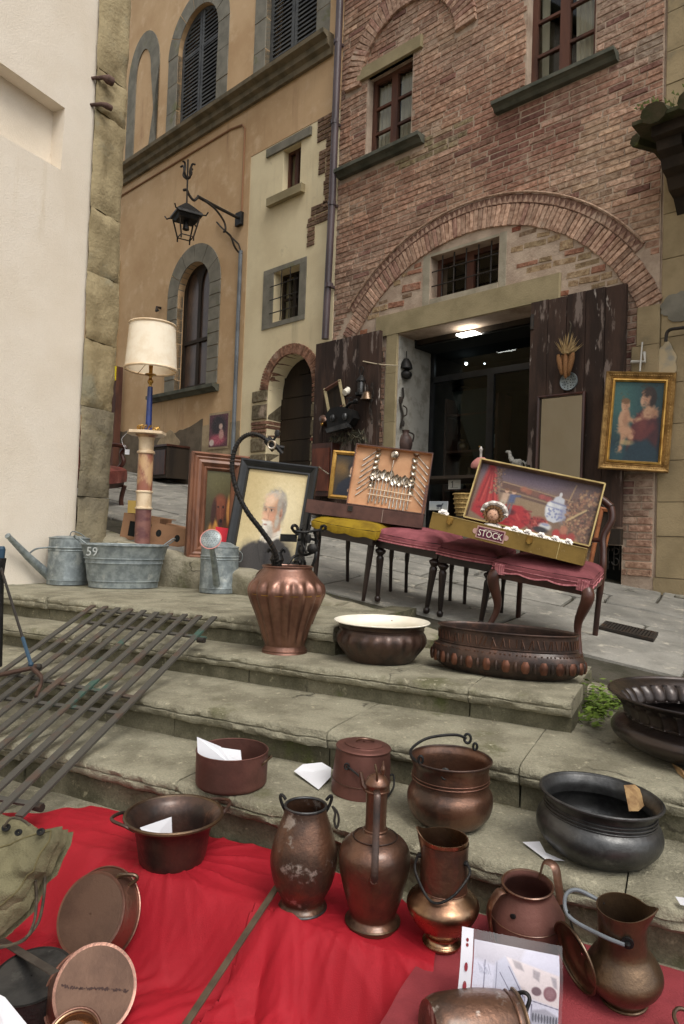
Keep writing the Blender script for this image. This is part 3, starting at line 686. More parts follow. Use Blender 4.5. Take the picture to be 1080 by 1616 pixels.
# stone dressings
def fbox(name, mt, par, t0, t1, y0, y1, z0, z1, ch=0.006):
    m = MB(); m.box(t0, t1, y0, y1, z0, z1, ch=ch); return m.build(name, mt, par, local=True)
fbox('door_lintel', LINTEL, bb, .97, 3.20, -.34, .02, 3.185, 3.42, .012)
for i, (z0, z1) in enumerate(((.9, 1.5), (1.503, 2.2), (2.203, 2.75), (2.753, 3.183))): fbox('jamb_stone', LINTEL, bb, 2.872, 3.03, -.33, .016, z0, z1)
for i, (z0, z1) in enumerate(((.9, 1.6), (1.603, 2.4), (2.403, 3.183))): fbox('jamb_stone', LINTEL, bb, 1.0, 1.208, -.33, .012, z0, z1)
fbox('threshold', PIETRA, bb, 1.0, 3.0, -.4, .12, .5, .985)
def sill(t0, t1, z0, z1, par):
    m = MB(); m.prism([(-.02, 0), (.05, 0), (.075, .03), (.10, .045), (.12, .05), (.12, z1-z0), (-.02, z1-z0)], t0, t1, Matrix(((0, 0, 1, 0), (1, 0, 0, 0), (0, 1, 0, z0), (0, 0, 0, 1)))); return m.build('window_sill', SILLG, par, local=True)
sill(2.60, 3.86, 5.235, 5.325, bb); sill(.485, 1.70, 5.185, 5.27, bb)
fbox('window_lintel', LINTEL, bb, 2.66, 3.61, -.05, .035, 6.33, 6.47)
for nm, a in (('grille_surround', (GR[0]-.09, GR[0]-.002, GR[2]-.055, GR[3]+.03)), ('grille_surround', (GR[1]+.002, GR[1]+.1, GR[2]-.055, GR[3]+.03)), ('grille_surround', (GR[0], GR[1], GR[2]-.055, GR[2]-.002)), ('grille_surround', (GR[0], GR[1], GR[3]+.002, GR[3]+.03))):
    fbox(nm, PALEST, bb, a[0], a[1], -.2, -.004, a[2], a[3])
def casement(par, r, depth, rows, curtains, mt=WINWOOD, fw=.05, gl=GLASSW):
    t0, t1, z0, z1 = r; m = MB(); y0, y1 = -depth-.05, -depth; c = (t0+t1)/2
    for a, b, e, f in ((t0, t0+fw, z0, z1), (t1-fw, t1, z0, z1), (t0+fw, t1-fw, z0, z0+fw), (t0+fw, t1-fw, z1-fw, z1), (c-fw*.9, c+fw*.9, z0+fw, z1-fw)): m.box(a, b, y0, y1, e, f)
    w = m.build('window', mt, par, local=True)
    for s, (a, b) in enumerate(((t0+fw, c-fw*.9), (c+fw*.9, t1-fw))):
        H = z1-z0-2*fw
        for i in range(rows):
            e, f = z0+fw+H*i/rows, z0+fw+H*(i+1)/rows
            if i:
                m = MB(); m.box(a, b, y0+.008, y1-.006, e-.014, e+.014); m.build('glazing_bar', mt, w, local=True)
            m = MB(); m.add([(a, y0+.02, e), (b, y0+.02, e), (b, y0+.02, f), (a, y0+.02, f)], [(0, 1, 2, 3)]); m.build('pane', gl, w, local=True)
        if curtains:
            ca, cb, top = curtains[s]
            m = MB(); m.grid(lambda p, q: (a+(b-a)*(ca+(cb-ca)*p*(1-.35*top*(1-q))), y0-.035+.012*math.sin(p*26+q), z0+fw+H*q), 30, 6); m.build('curtain', CURTN, w, local=True, smooth=True)
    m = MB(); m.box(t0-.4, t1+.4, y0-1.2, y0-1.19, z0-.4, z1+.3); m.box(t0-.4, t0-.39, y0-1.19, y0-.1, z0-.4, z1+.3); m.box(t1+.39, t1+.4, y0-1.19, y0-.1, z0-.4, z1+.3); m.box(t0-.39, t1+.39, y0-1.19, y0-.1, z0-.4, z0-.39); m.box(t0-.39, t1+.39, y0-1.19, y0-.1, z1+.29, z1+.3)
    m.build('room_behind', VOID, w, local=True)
    return w
casement(bb, W1, .10, 3, ((0.0, 1, 0), (.0, 1, 0)))
casement(bb, W2, .10, 4, ((.0, .95, 0.4), (.62, 1, .9)), fw=.055)
# grille window: wooden casement, glass and iron bars
w = casement(bb, (GR[0], GR[1], GR[2], GR[3]), .14, 1, None, fw=.045)
for i in range(5):
    m = MB(); x = GR[0]+(GR[1]-GR[0])*(i+.75)/5.6; m.tube([(x, -.05, GR[2]), (x, -.05, GR[3])], .008, 6); m.build('grille_bar', IRON, bb, local=True)
for i in range(2):
    m = MB(); zz = GR[2]+(GR[3]-GR[2])*(.32+.34*i); m.tube([(GR[0], -.04, zz), (GR[1], -.04, zz)], .007, 6); m.build('grille_bar', IRON, bb, local=True)
# cellar grating low down behind the right door leaf
m = MB(); m.box(GO[0], GO[1], -.20, -.19, GO[2], GO[3]); m.build('cellar_recess', VOID, bb, local=True)
m = MB(); c = (.46, .83)
for k in range(4):
    x = GO[0]+.025+.05*k; m.tube([(x, -.03, .72), (x, -.03, .925)], .005, 6)
for (cx, cz, r, a0, a1) in ((.42, .88, .028, 0, 300), (.5, .88, .028, 180, -120), (.42, .79, .03, 0, -300), (.5, .79, .03, 180, 480)):
    m.tube([(x, -.022, zz) for x, zz in arc(cx, cz, r, a0, a1, 14)], .005, 5)
m.build('cellar_grille', IRON, bb, local=True, smooth=True)
# the shop behind the doorway
YB = -3.2
m = MB(); m.box(.6, 3.6, YB-.05, YB, .95, 3.4); m.build('shop_back_wall', DARKIN, bb, local=True)
m = MB(); m.box(.55, .6, YB, -.32, .95, 3.4); m.box(3.6, 3.65, YB, -.32, .95, 3.4); m.build('shop_side_wall', DARKIN, bb, local=True)
m = MB(); m.box(.6, 3.6, YB, -.32, .93, .985); m.build('shop_floor', DARKWOOD, bb, local=True)
m = MB(); m.box(.6, 3.6, YB, -.32, 3.12, 3.2); m.build('shop_ceiling', DARKWOOD, bb, local=True)
m = MB(); m.box(2.8625, 2.8695, -.61, -.012, .99, 3.165); m.build('shop_white_reveal', mat('white_reveal', S(160, 157, 148), S(132, 128, 118), 7, .45, .65, bump=.2, rough=.9), bb, local=True)
YD = -.62
dg = MB()
zr = 2.74
for a, b, e, f in ((1.21, 2.865, zr, zr+.07), (1.21, 1.26, .985, 3.118), (2.82, 2.865, .985, 3.118), (2.02, 2.10, .985, zr), (1.26, 2.02, .985, 1.12), (2.10, 2.82, .985, 1.12)): dg.box(a, b, YD-.04, YD, e, f)
gd = dg.build('glazed_shop_door', BLACKF, bb, local=True)
for a, b, e, f in ((1.26, 2.02, 1.12, zr), (2.10, 2.82, 1.12, zr), (1.26, 2.82, zr+.07, 3.118)):
    m = MB(); m.add([(a, YD-.02, e), (b, YD-.02, e), (b, YD-.02, f), (a, YD-.02, f)], [(0, 1, 2, 3)]); m.build('pane', GLASSD, gd, local=True)
m = MB(); m.ball((2.16, YD+.02, 1.95), .012, 8); m.build('door_knob', BRASS, gd, local=True, smooth=True)
m = MB(); m.box(2.14-.12, 2.14+.10, -.40, -.20, 3.10, 3.118); m.build('ceiling_light_panel', LEDM, bb, local=True)
for px, py in ((736, 574), (765, 574)):
    t_, z_ = FT(px, py, -.9); m = MB(); m.ball((t_, -.9, z_), .018 if px < 750 else .008, 8); m.build('lamp_reflection', LEDREFL, bb, local=True)  # glowing balls stand in for a lamp reflected in the door glass
# ---------------- cream plastered house between
ch = thing('cream_house', 'narrow cream plastered house front with a brick arched doorway and two small windows', 'house', FM)
C0, C1 = 3.9, 5.615
CU1 = (4.585, 4.925, 5.40, 5.99); CL1 = (4.525, 5.02, 3.70, 4.37)
DA = (4.20, 5.06, 2.78)      # arched doorway, springing 2.78
dpoly = arch_poly(DA[0], DA[1], 1.0, DA[2], 16, .44)
m = MB(); m.poly_holes(rect(C0, C1, .3, 6.145), [rect(*CU1), rect(*CL1), dpoly], .3)
m.build('wall', CREAMW, ch, local=True)
def ring2(par, name, pieces_, mt=None):
    pass
n = 44
for i in range(n):      # brick arch round the door
    a = R_(4+172*(i+.5)/n); c = (DA[0]+DA[1])/2; rx0, rx1 = .43, .575
    x0, z0 = c+math.cos(a)*rx0, DA[2]+math.sin(a)*.44; x1, z1 = c+math.cos(a)*rx1, DA[2]+math.sin(a)*.575
    L_ = math.hypot(x1-x0, z1-z0); an = math.atan2(z1-z0, x1-x0)
    piece('arch_brick', random.choice(bvars), ch, Matrix.Translation(((x0+x1)/2, -.11, (z0+z1)/2)) @ Matrix.Rotation(-an, 4, 'Y') @ Matrix.Diagonal((L_, .28, .036, 1)), color=S(*(Vector((150, 112, 90))*random.uniform(.82, 1.12))))
for sgn, (a, b) in enumerate(((C0+.155, DA[0]), (DA[1], DA[1]+.30))):   # door jambs: stones and bricks
    z = 1.1
    while z < 2.80:
        big = random.random() < .45; h = random.uniform(.16, .28) if big else random.uniform(.05, .065); h = min(h, 2.83-z)
        t = a
        while t < b-.03:
            w = min(random.uniform(.2, .4) if big else random.choice((.12, .2, .26)), b-t); w = b-t if b-t-w < .06 else w
            red = (1.95 < z < 2.15) or (1.6 < z < 1.66)
            col = Vector((122, 112, 90)) if big else (Vector((142, 74, 62)) if red else Vector((134, 100, 82)))
            piece('jamb_block', random.choice(bvars), ch, Matrix.Translation((t+w/2, -.11, z+h/2)) @ Matrix.Diagonal((w-.008+.008*(t+w > DA[0]-.01), .27, h-.008, 1)), color=S(*(col*random.uniform(.88, 1.12)))); t += w
        z += h
dr = MB(); dr.poly_holes(arch_poly(DA[0], DA[1], 1.0, DA[2], 16, .44), [], .01)
for v_ in dr.v: v_.y -= .26
door = dr.build('arched_door', DARKWOOD, ch, local=True)
for i in range(7):
    z0 = 1.3+.285*i; hw = .43 if z0+.27 < DA[2] else .43*math.sqrt(max(.05, 1-((z0+.26-DA[2])/.44)**2)); c = (DA[0]+DA[1])/2
    m = MB(); m.box(c-hw+.003, c+hw-.003, -.26, -.235, z0, min(z0+.275, DA[2]+.42), ch=.008); m.build('door_board', DARKWOOD, door, local=True)
fbox('door_lock', BLACKIRON, ch, 4.0, 4.06, .0, .03, 2.35, 2.62)
# brick patch left bare in the plaster
for (t0, t1, z0, z1) in ((3.95, 4.285, 5.85, 6.19), (3.98, 4.12, 5.3, 5.85), (4.12, 4.24, 5.42, 5.75), (3.98, 4.14, 4.95, 5.3), (4.05, 4.35, 4.93, 5.08), (4.02, 4.42, 4.80, 4.93), (4.27, 4.41, 4.55, 4.80)):
    z = z0
    while z < z1-.03:
        t = t0
        while t < t1-.03:
            w = min(random.choice((.13, .22, .25)), t1-t)
            if w > .04: piece('bare_brick', random.choice(bvars), ch, Matrix.Translation((t+w/2, -.012, z+.03)) @ Matrix.Diagonal((w-.008, .05, .053, 1)), color=S(*(Vector((138, 112, 92))*random.uniform(.82, 1.12))))
            t += w
        z += .062
fbox('window_lintel', PIETRA, ch, 4.39, 5.26, -.03, .03, 6.0, 6.11); fbox('window_sill', LINTEL, ch, 4.48, 5.17, -.03, .07, 5.285, 5.392)
casement(ch, CU1, .09, 1, None, fw=.035)
for a in ((4.395, 4.523, 3.70, 4.37), (5.022, 5.235, 3.70, 4.37), (4.395, 5.235, 3.635, 3.698), (4.395, 5.235, 4.372, 4.435)): fbox('window_surround', PIETRA, ch, a[0], a[1], -.05, .012, a[2], a[3])
casement(ch, CL1, .15, 2, None, DARKWOOD, fw=.03)
for i in range(3):
    m = MB(); zz = 3.82+.18*i; m.tube([(4.52, .03, zz), (5.06, .03, zz)], .007, 6); m.build('grille_bar', IRON, ch, local=True)
for i in range(2):
    m = MB(); x = 4.68+.17*i; m.tube([(x, .02, 3.70), (x, .02, 4.37)], .007, 6); m.build('grille_bar', IRON, ch, local=True)
# ---------------- ochre building
ob = thing('ochre_building', 'tall ochre rendered building with arched shuttered windows and a stone string course', 'building', FM)
OW = (6.46, 7.30, 3.04, 4.55); S1 = (6.515, 7.575, 7.15, 8.50); S2 = (4.38, 5.385, 7.15, 8.9); S3 = (8.74, 9.35, 7.2, 8.6)
def ap(r, n=14): return arch_poly(r[0], r[1], r[2], r[3], n)
m = MB(); m.poly_holes([(C1, .3), (C1, 6.15), (3.9, 6.15), (3.9, 11.5), (13.5, 11.5), (13.5, .3)], [ap(OW), ap(S1), ap(S2)], .28)
for v_ in m.v: v_.y += .004 if v_.y > -.1 else 0
m.build('wall', ORANGE, ob, local=True)
def surround(par, r, wd_, nv, nj, y=.02, mt=PIETRA, name='surround_stone', base=None):
    t0, t1, z0, zs = r; c = (t0+t1)/2; R0 = (t1-t0)/2
    for i in range(nv):
        a0, a1 = 180*i/nv+.6, 180*(i+1)/nv-.6; p = arc(c, zs, R0, a0, a1, 4)+arc(c, zs, R0+wd_, a1, a0, 4)
        m = MB(); m.prism(p, -.10, y+random.uniform(-.003, .003), Matrix(((1, 0, 0, 0), (0, 0, 1, 0), (0, 1, 0, 0), (0, 0, 0, 1)))); m.build(name, mt, par, local=True)
    H = (zs-z0)/nj
    for i in range(nj):
        for a, b in ((t0-wd_, t0), (t1, t1+wd_)): fbox(name, mt, par, a, b, -.10, y+random.uniform(-.003, .003), z0+H*i+.008, z0+H*(i+1)-.004, .008)
surround(ob, OW, .27, 6, 8); surround(ob, S1, .28, 7, 3, .012); surround(ob, S2, .25, 7, 4, .012)
# arched lower window: frame, dark panes
m = MB(); c = (OW[0]+OW[1])/2; m.poly_holes(ap(OW), [arch_poly(OW[0]+.07, c-.035, OW[2]+.08, OW[3], 10, .34), arch_poly(c+.035, OW[1]-.07, OW[2]+.08, OW[3], 10, .34)], .05)
for v_ in m.v: v_.y -= .11
wf = m.build('arched_window', DARKWOOD, ob, local=True)
PANED = mat('dark_reflecting_panel', S(92, 74, 64), S(72, 58, 52), 2, rough=.25, spec=.5)
for a, b in ((OW[0]+.06, c-.03), (c+.03, OW[1]-.06)):
    for z0, z1 in ((OW[2]+.07, 3.78), (3.81, 4.9)):
        m = MB(); m.box(a, b, -.145, -.135, z0, z1); m.build('pane', PANED, wf, local=True)
m = MB(); m.box(OW[0]+.06, OW[1]-.06, -.132, -.10, 3.77, 3.82); m.build('transom', DARKWOOD, wf, local=True)
m = MB(); m.box(OW[0]-.3, OW[1]+.3, -.6, -.59, 2.8, 5.2); m.build('room_behind', VOID, wf, local=True)
sill(6.14, 7.93, 2.92, 3.02, ob)
# shutters
def shutters(r, nm):
    t0, t1, z0, zs = r; c = (t0+t1)/2; R0 = (t1-t0)/2; top = zs+R0
    for side in (0, 1):
        a, b = (t0+.01, c-.008) if side == 0 else (c+.008, t1-.01)
        m = MB(); e = (t0+.01 if side == 0 else t1-.07); q = (c-.06 if side == 0 else c+.008)
        H = lambda x: zs+math.sqrt(max(0, (R0-.01)**2-(x-c)**2))
        m.box(e, e+.06, -.11, -.07, z0+.02, zs+.22); m.box(q, q+.052, -.11, -.07, z0+.02, top-.01); m.box(a, b, -.109, -.071, z0+.02, z0+.09); m.box(a, b, -.109, -.071, zs-.1, zs-.04)
        n = 8
        pts = [(c+math.cos(R_(90+90*i/n))*(R0-.015)*(1 if side == 0 else -1), zs+math.sin(R_(90+90*i/n))*(R0-.015)) for i in range(n+1)]
        m.tube([(x, -.09, z) for x, z in pts], .03, 4)
        sh = m.build('shutter', SHUTG, ob, local=True)
        z = z0+.12
        while z < top-.05:
            if z < zs: xa, xb = a, b
            else:
                w = math.sqrt(max(0, (R0-.02)**2-(z-zs)**2)); xa, xb = (max(a, c-w), b) if side == 0 else (a, min(b, c+w))
            if xb-xa > .06:
                m = MB(); m.box(xa+.01, xb-.01, -.03, .03, -.005, .005, Matrix.Translation((0, -.085, z)) @ Matrix.Rotation(R_(-66), 4, 'X')); m.build('slat', SHUTG, sh, local=True)
            z += .062
    m = MB(); m.box(t0-.1, t1+.1, -.4, -.39, z0, top+.1); m.build('dark_behind_shutter', VOID, ob, local=True)
shutters(S1, 'a'); shutters(S2, 'b')
# painted blind arch at the left, string course, mouldings
m = MB(); po = arc(8.62, 8.62, .5, -0, 180, 16); pi_ = arc(8.62, 8.62, .24, 180, 0, 16)
m.prism([(8.38+.0, 7.2), (8.12, 7.2)][::-1]+[(8.62-.5, 8.62)]+[(8.62-.5*math.cos(R_(a)), 8.62+.75*math.sin(R_(a))) for a in range(0, 181, 12)]+[(9.12, 7.2), (8.86, 7.2)]+[(8.62+.24*math.cos(R_(a)), 8.62+.45*math.sin(R_(a))) for a in range(0, 181, 12)], .004, .022, Matrix(((1, 0, 0, 0), (0, 0, 1, 0), (0, 1, 0, 0), (0, 0, 0, 1))))
m.build('blind_arch', PIETRA, ob, local=True)
m = MB(); m.prism([(-.02, 0), (.05, 0), (.06, .07), (.11, .10), (.12, .17), (.19, .20), (.20, .25), (-.02, .26)], 4.05, 13.5, Matrix(((0, 0, 1, 0), (1, 0, 0, 0), (0, 1, 0, 6.88), (0, 0, 0, 1)))); m.build('string_course', mat('string_course_stone', S(130, 118, 96), S(104, 96, 78), 5, bump=.4, bscale=60, rough=.9), ob, local=True)
m = MB(); m.tube([(5.76, .015, 5.4), (5.76, .015, 6.60), (5.82, .015, 6.68), (6.1, .015, 6.72), (9.4, .015, 6.72)], .014, 6); m.build('cable_conduit', mat('ochre_conduit', S(150, 112, 82), rough=.8), ob, local=True, smooth=True)
# worn render low on the wall
def blob(cx, cz, rx, rz, seed, n=26):
    return [(cx+rx*math.cos(2*math.pi*i/n)*(1+.35*nz((math.cos(2*math.pi*i/n)*1.5+seed, math.sin(2*math.pi*i/n)*1.5, seed), 1.6)), cz+rz*math.sin(2*math.pi*i/n)*(1+.35*nz((math.cos(2*math.pi*i/n)*1.5, math.sin(2*math.pi*i/n)*1.5+seed, 3), 1.6))) for i in range(n)]
FXZ = Matrix(((1, 0, 0, 0), (0, 0, 1, 0), (0, 1, 0, 0), (0, 0, 0, 1)))
def rough_strip(n0, t0, t1, zb, zt, amp, seed, mt, y):
    top = [(t0+(t1-t0)*i/120, zt+amp*nz((t0+(t1-t0)*i/120, seed, 0), 1.1)+amp*.14*nz((t0+(t1-t0)*i/120, seed, 4), 7)) for i in range(121)]
    m = MB(); m.prism([(t0, zb)]+top+[(t1, zb)], .0, y, FXZ); m.build(n0, mt, ob, local=True)
rough_strip('scuffed_render', 5.62, 9.2, .4, 2.42, .16, 2, PATCHL, .007)
rough_strip('cement_patch', 6.5, 9.0, .4, 2.48, .30, 5, PATCHW, .010)
m = MB(); m.prism(blob(7.38, 2.18, .33, .24, 3), .0, .013, FXZ); m.build('pale_patch', PATCHL, ob, local=True)
m = MB(); m.prism(blob(7.55, 1.9, .16, .32, 8), .0, .013, FXZ); m.build('pale_patch', PATCHL, ob, local=True)
for i in range(9): fbox('end_quoin', QUOIN, ob, 9.15, 9.65, -.1, .10+.02*(i % 2), .6+.55*i, 1.145+.55*i, .02)
# ---------------- ashlar building at the right
ab = thing('ashlar_building', 'pale sandstone block wall beside the brick front at the right', 'building', FM)
m = MB(); m.box(-6, .08, -.5, -.02, -.8, 9); m.build('wall_core', MORTAR, ab, local=True)
z = .0; r = 0
while z < 8.8:
    h = random.choice((.30, .34, .38, .28)); t = .085
    if z < 3.1: t = .105 if z < .4 else .085
    while t > -2.4:
        w = random.uniform(.45, .8); m = MB(); m.box(t-w+.003, t-.003, -.1, random.uniform(-.004, .004), z+.003, z+h-.003, ch=.006); m.build('ashlar_block', ASHLAR, ab, local=True); t -= w
    z += h
for (t0, t1, z0, z1) in ((.085, .31, 2.30, 2.62), (.085, .27, 2.62, 2.95), (.085, .34, 1.85, 2.30)):
    fbox('ashlar_block', ASHLAR, ab, t0, t1, -.05, .024, z0, z1-.005)
m = MB(); m.prism(blob(.03, 2.44, .085, .17, 3), .0, .012, FXZ); m.build('cement_patch', mat('pale_cement', S(186, 168, 136), S(150, 146, 134), 9, rough=.95), ab, local=True)
m = MB(); m.prism(blob(-.06, 2.9, .14, .12, 5), .0, .011, FXZ); m.build('cement_patch', PIETRA, ab, local=True)
# ---------------- white rendered house at the left
wv = Vector((.444, .896, 0)).normalized(); WA = Vector((-2.2438, 4.597, 0)); WM = frameM(WA, wv, Vector((-wv.y, wv.x, 0)), (0, 0, 1))
wh = thing('white_house', 'bright cream white rendered house corner with rough stone quoins at the left', 'house', WM)
m = MB(); m.poly_holes([(-9, -.3), (-9, 9), (.58, 9), (.58, -.3)], [[(-6, 3.42), (-6, 3.96), (.31, 3.96), (.30, 3.50)]], .12, FXZ @ FXZ)
m.build('wall', WHITEW, wh, local=True)
for c_ in wh.children:
    me = c_.data
    for v_ in me.vertices: v_.co.y = -v_.co.y
    me.flip_normals()
m = MB(); m.box(-6.05, .35, .12, .125, 3.35, 4.0); m.build('niche_back', WHITEW, wh, local=True)
m = MB(); m.box(-9, .56, .13, 6, -.3, 9); m.build('wall_core', CREAMW, wh, local=True)
qz = [(-.1, 1.16, .60), (1.165, 1.84, .66), (1.845, 2.35, .72), (2.355, 2.86, .78), (2.862, 3.35, .58), (3.352, 4.10, .62), (4.102, 4.42, .66), (4.422, 5.6, .58), (5.602, 6.6, .6), (6.602, 8.9, .6)]
for i, (z0, z1, ex) in enumerate(qz):
    m = MB(); x1 = .865+.02*(i % 2) if z0 < 2.8 else .875
    nn = 10; mm = 14
    top = lambda a, b: (.56+(x1-.56)*a, -.025-.02*(1-abs(2*a-1)**6)*(1-abs(2*b-1)**8)+.022*nz((a*1.2+i, b*(z1-z0)*2, i*2.2), 2.0)+.014*nz((a*3, b*(z1-z0)*9, i), 2.), z0+(z1-z0)*b)
    m.grid(top, nn, mm)
    m.grid(lambda a, b: (x1+.012*nz((a*3, b*4, i), 2)-.02*(1-min(1, a*8)), top(1, b)[1]*(1-a)+a*.32, z0+(z1-z0)*b), 6, mm)
    m.add([(.56, 0, z0), (x1, 0, z0), (x1, .32, z0), (.56, .32, z0), (.56, 0, z1), (x1, 0, z1), (x1, .32, z1), (.56, .32, z1)], [(3, 2, 1, 0), (4, 5, 6, 7)])
    m.build('quoin_stone', QUOIN if i not in (1, 0) else mat('grey_quoin', S(140, 130, 106), S(112, 104, 86), 4, .35, .65, S(120, 112, 80), 3, .55, .7, bump=.7, bscale=45, bump2=.5, bscale2=8, rough=.92), wh, local=True, smooth=40)
for nm, p, a in (('iron_pintle', (.60, 4.13), .035), ('iron_pintle', (.60, 4.335), .05)):
    m = MB(); mm = Matrix.Translation((p[0], -.05, p[1])); m.tube([(-.06, .06, -.01), (-.02, -.02, 0), (.01, -.04, 0), (.05, -.05, 0)], [.012, .016, a*.7, a*.65], 10, mm); m.build(nm, mat('rusty_iron', S(92, 70, 62), S(70, 52, 46), 12, rough=.8, bump=.3), wh, local=True, smooth=True)
# unseen roofs and backs close the buildings, added to block light behind the facades
for par, t0, t1, zt in ((bb, .1, 3.9, 8.6), (ob, 3.9, 13.5, 11.5)):
    m = MB(); m.box(t0, t1, -6, .25, zt, zt+.15); m.build('roof', TILE, par, local=True)
    m = MB(); m.box(t0, t1, -6.1, -6, .2, zt); m.build('back_wall', CREAMW, par, local=True)
m = MB(); m.box(.06, .1, -6, -.02, -.5, 8.6); m.build('side_wall', MORTAR, bb, local=True)
m = MB(); m.box(13.46, 13.5, -6, -.3, -.5, 11.5); m.build('side_wall', ORANGE, ob, local=True)
m = MB(); m.box(-9.2, .9, -.15, 6.3, 9.0, 9.15); m.build('roof', TILE, wh, local=True)
# ---------------- wall lantern
LB = fp(5.74, 0, 5.30)
sl = thing('street_lantern', 'black wrought iron street lantern hanging from a scrolled wall bracket', 'street lamp', frameM(LB, TD, NO, (0, 0, 1)))
NR = TD*1.0
def LP(px, py, off):      # point on a plane parallel to the wall, measured in the lantern's frame
    p = PLN(px, py, FA+NO*off, NO); return W[sl.name].inverted() @ p
YL = .95
P0 = LP(378, 345, .03)
lx = LP(297, 330, YL)
def LY(px, py, f):         # point on the bracket's vertical plane (f = share of the reach)
    return LP(px, py, .03+(YL-.03)*f)
m = MB(); m.tube([P0, LY(345, 328, .42), LY(312, 310, .80)], .022, 8); m.tube(spline([LY(312, 312, .80), LY(306, 316, .88), LY(299, 308, .95), LY(295, 300, 1), LY(290, 300, 1.02)], 6), .018, 8); m.build('bracket_arm', IRON, sl, local=True, smooth=True)
m = MB(); m.tube(spline([LY(322, 316, .70), LY(340, 330, .5), LY(354, 350, .33), LY(356, 364, .30), LY(353, 366, .30)], 6), .014, 6); m.tube(spline([LY(354, 364, .30), LY(364, 372, .2), LY(370, 388, .12), LY(376, 397, .03), LY(382, 401, .0)], 6), .014, 6); m.build('scroll_brace', IRON, sl, local=True, smooth=True)
m = MB(); m.box(P0.x-.07, P0.x+.07, -.0, .06, P0.z-.10, P0.z+.08, ch=.01); m.build('wall_plate', BLACKIRON, sl, local=True)
top, mid = LP(297, 252, YL), LP(295, 322, YL)
m = MB(); m.tube([top, mid], .012, 6); m.build('hanging_rod', IRON, sl, local=True)
m = MB(); c = LP(296, 276, YL)
for a in range(4):
    d = Vector((math.cos(a*1.57+.4), math.sin(a*1.57+.4), 0)); m.tube(spline([c-Vector((0, 0, .06)), c+d*.06, c+d*.05+Vector((0, 0, .07)), c+d*.07+Vector((0, 0, .13)), c+d*.11+Vector((0, 0, .12))], 4), .014, 5)
m.build('leaf_finial', IRON, sl, local=True, smooth=True)
ct = LP(295, 325, YL); cb = LP(294, 374, YL); h = ct.z-cb.z
m = MB(); m.lathe([(.03, ct.z+.03), (.10, ct.z-.02), (.235, ct.z-.12), (.24, ct.z-.15), (.2, ct.z-.16), (.17, ct.z-.20), (.02, ct.z-.20)], 4, Matrix.Translation((ct.x, ct.y, 0)) @ Matrix.Rotation(.5, 4, 'Z')); m.build('lantern_roof', BLACKIRON, sl, local=True)
for k in range(4):
    a = .5+k*math.pi/2; d = Vector((math.cos(a), math.sin(a), 0)); b0 = Vector((ct.x, ct.y, ct.z-.17))+d*.19; b1 = Vector((ct.x, ct.y, cb.z))+d*.115
    m = MB(); m.tube([b0, b1, b1-Vector((0, 0, .05))], .011, 5); m.tube([Vector((ct.x, ct.y, ct.z-.14))+d*.23, Vector((ct.x, ct.y, ct.z-.15))+d*.28, Vector((ct.x, ct.y, ct.z-.11))+d*.31], .010, 5)
    d2 = Vector((math.cos(a+math.pi/2), math.sin(a+math.pi/2), 0)); m.tube([b1, Vector((ct.x, ct.y, cb.z))+d2*.115], .008, 5); m.build('cage_bar', IRON, sl, local=True)
m = MB(); m.tube([(ct.x, ct.y, ct.z-.2), (ct.x, ct.y, cb.z+.1)], [.03, .045], 8); m.build('lamp_holder', BLACKIRON, sl, local=True)
# pipes and cables
dp = thing('drainpipe', 'brown metal drainpipe running down between cream plaster and brick', 'drainpipe', FM)
m = MB(); m.tube([(3.88, .09, 8.4), (3.895, .09, 5.0), (3.93, .09, 3.28)], .045, 12); m.build('pipe', PIPE, dp, local=True, smooth=True)
for z in (3.9, 4.9, 5.9, 6.9):
    m = MB(); m.tube([(3.895, .09, z), (3.895, .09, z+.05)], .052, 12); m.box(3.88, 3.91, -.02, .06, z+.01, z+.04); m.build('pipe_bracket', PIPE, dp, local=True)
gp = thing('cable_pipe', 'thin grey conduit running down the edge of the ochre wall', 'pipe', FM)
m = MB(); m.tube([(5.72, .035, 4.84), (5.72, .035, 1.75)], .028, 8); m.build('pipe', GREYPIPE, gp, local=True, smooth=True)
m = MB(); m.tube([(5.72, .035, 4.84), (5.78, .03, 4.95), (6.25, .03, 5.35), (6.32, .03, 5.42)], .012, 6); m.build('bare_cable', IRON, gp, local=True)
hk = MB(); hk.tube([(7.78, .0, 4.45), (7.74, .10, 4.43), (7.72, .12, 4.36), (7.66, .12, 4.36)], .02, 6); tag(hk.build('wall_hook', IRON, None, local=True, loc=(0, 0, 0)), 'small bent iron hook on the ochre wall left of the arched window', 'hook')
bpy.data.objects['wall_hook'].matrix_world = FM
wp = thing('wooden_post', 'tall reddish brown post with a yellow tag standing beside the ochre wall', 'post', fp(8.86, .12, 1.4))
m = MB(); m.box(8.80, 8.92, .05, .17, 1.4, 3.62, FM, ch=.01); m.build('shaft', WINWOOD, wp)
m = MB(); m.box(8.81, 8.94, .171, .19, 3.38, 3.62, FM); m.build('yellow_tag', YELP, wp)
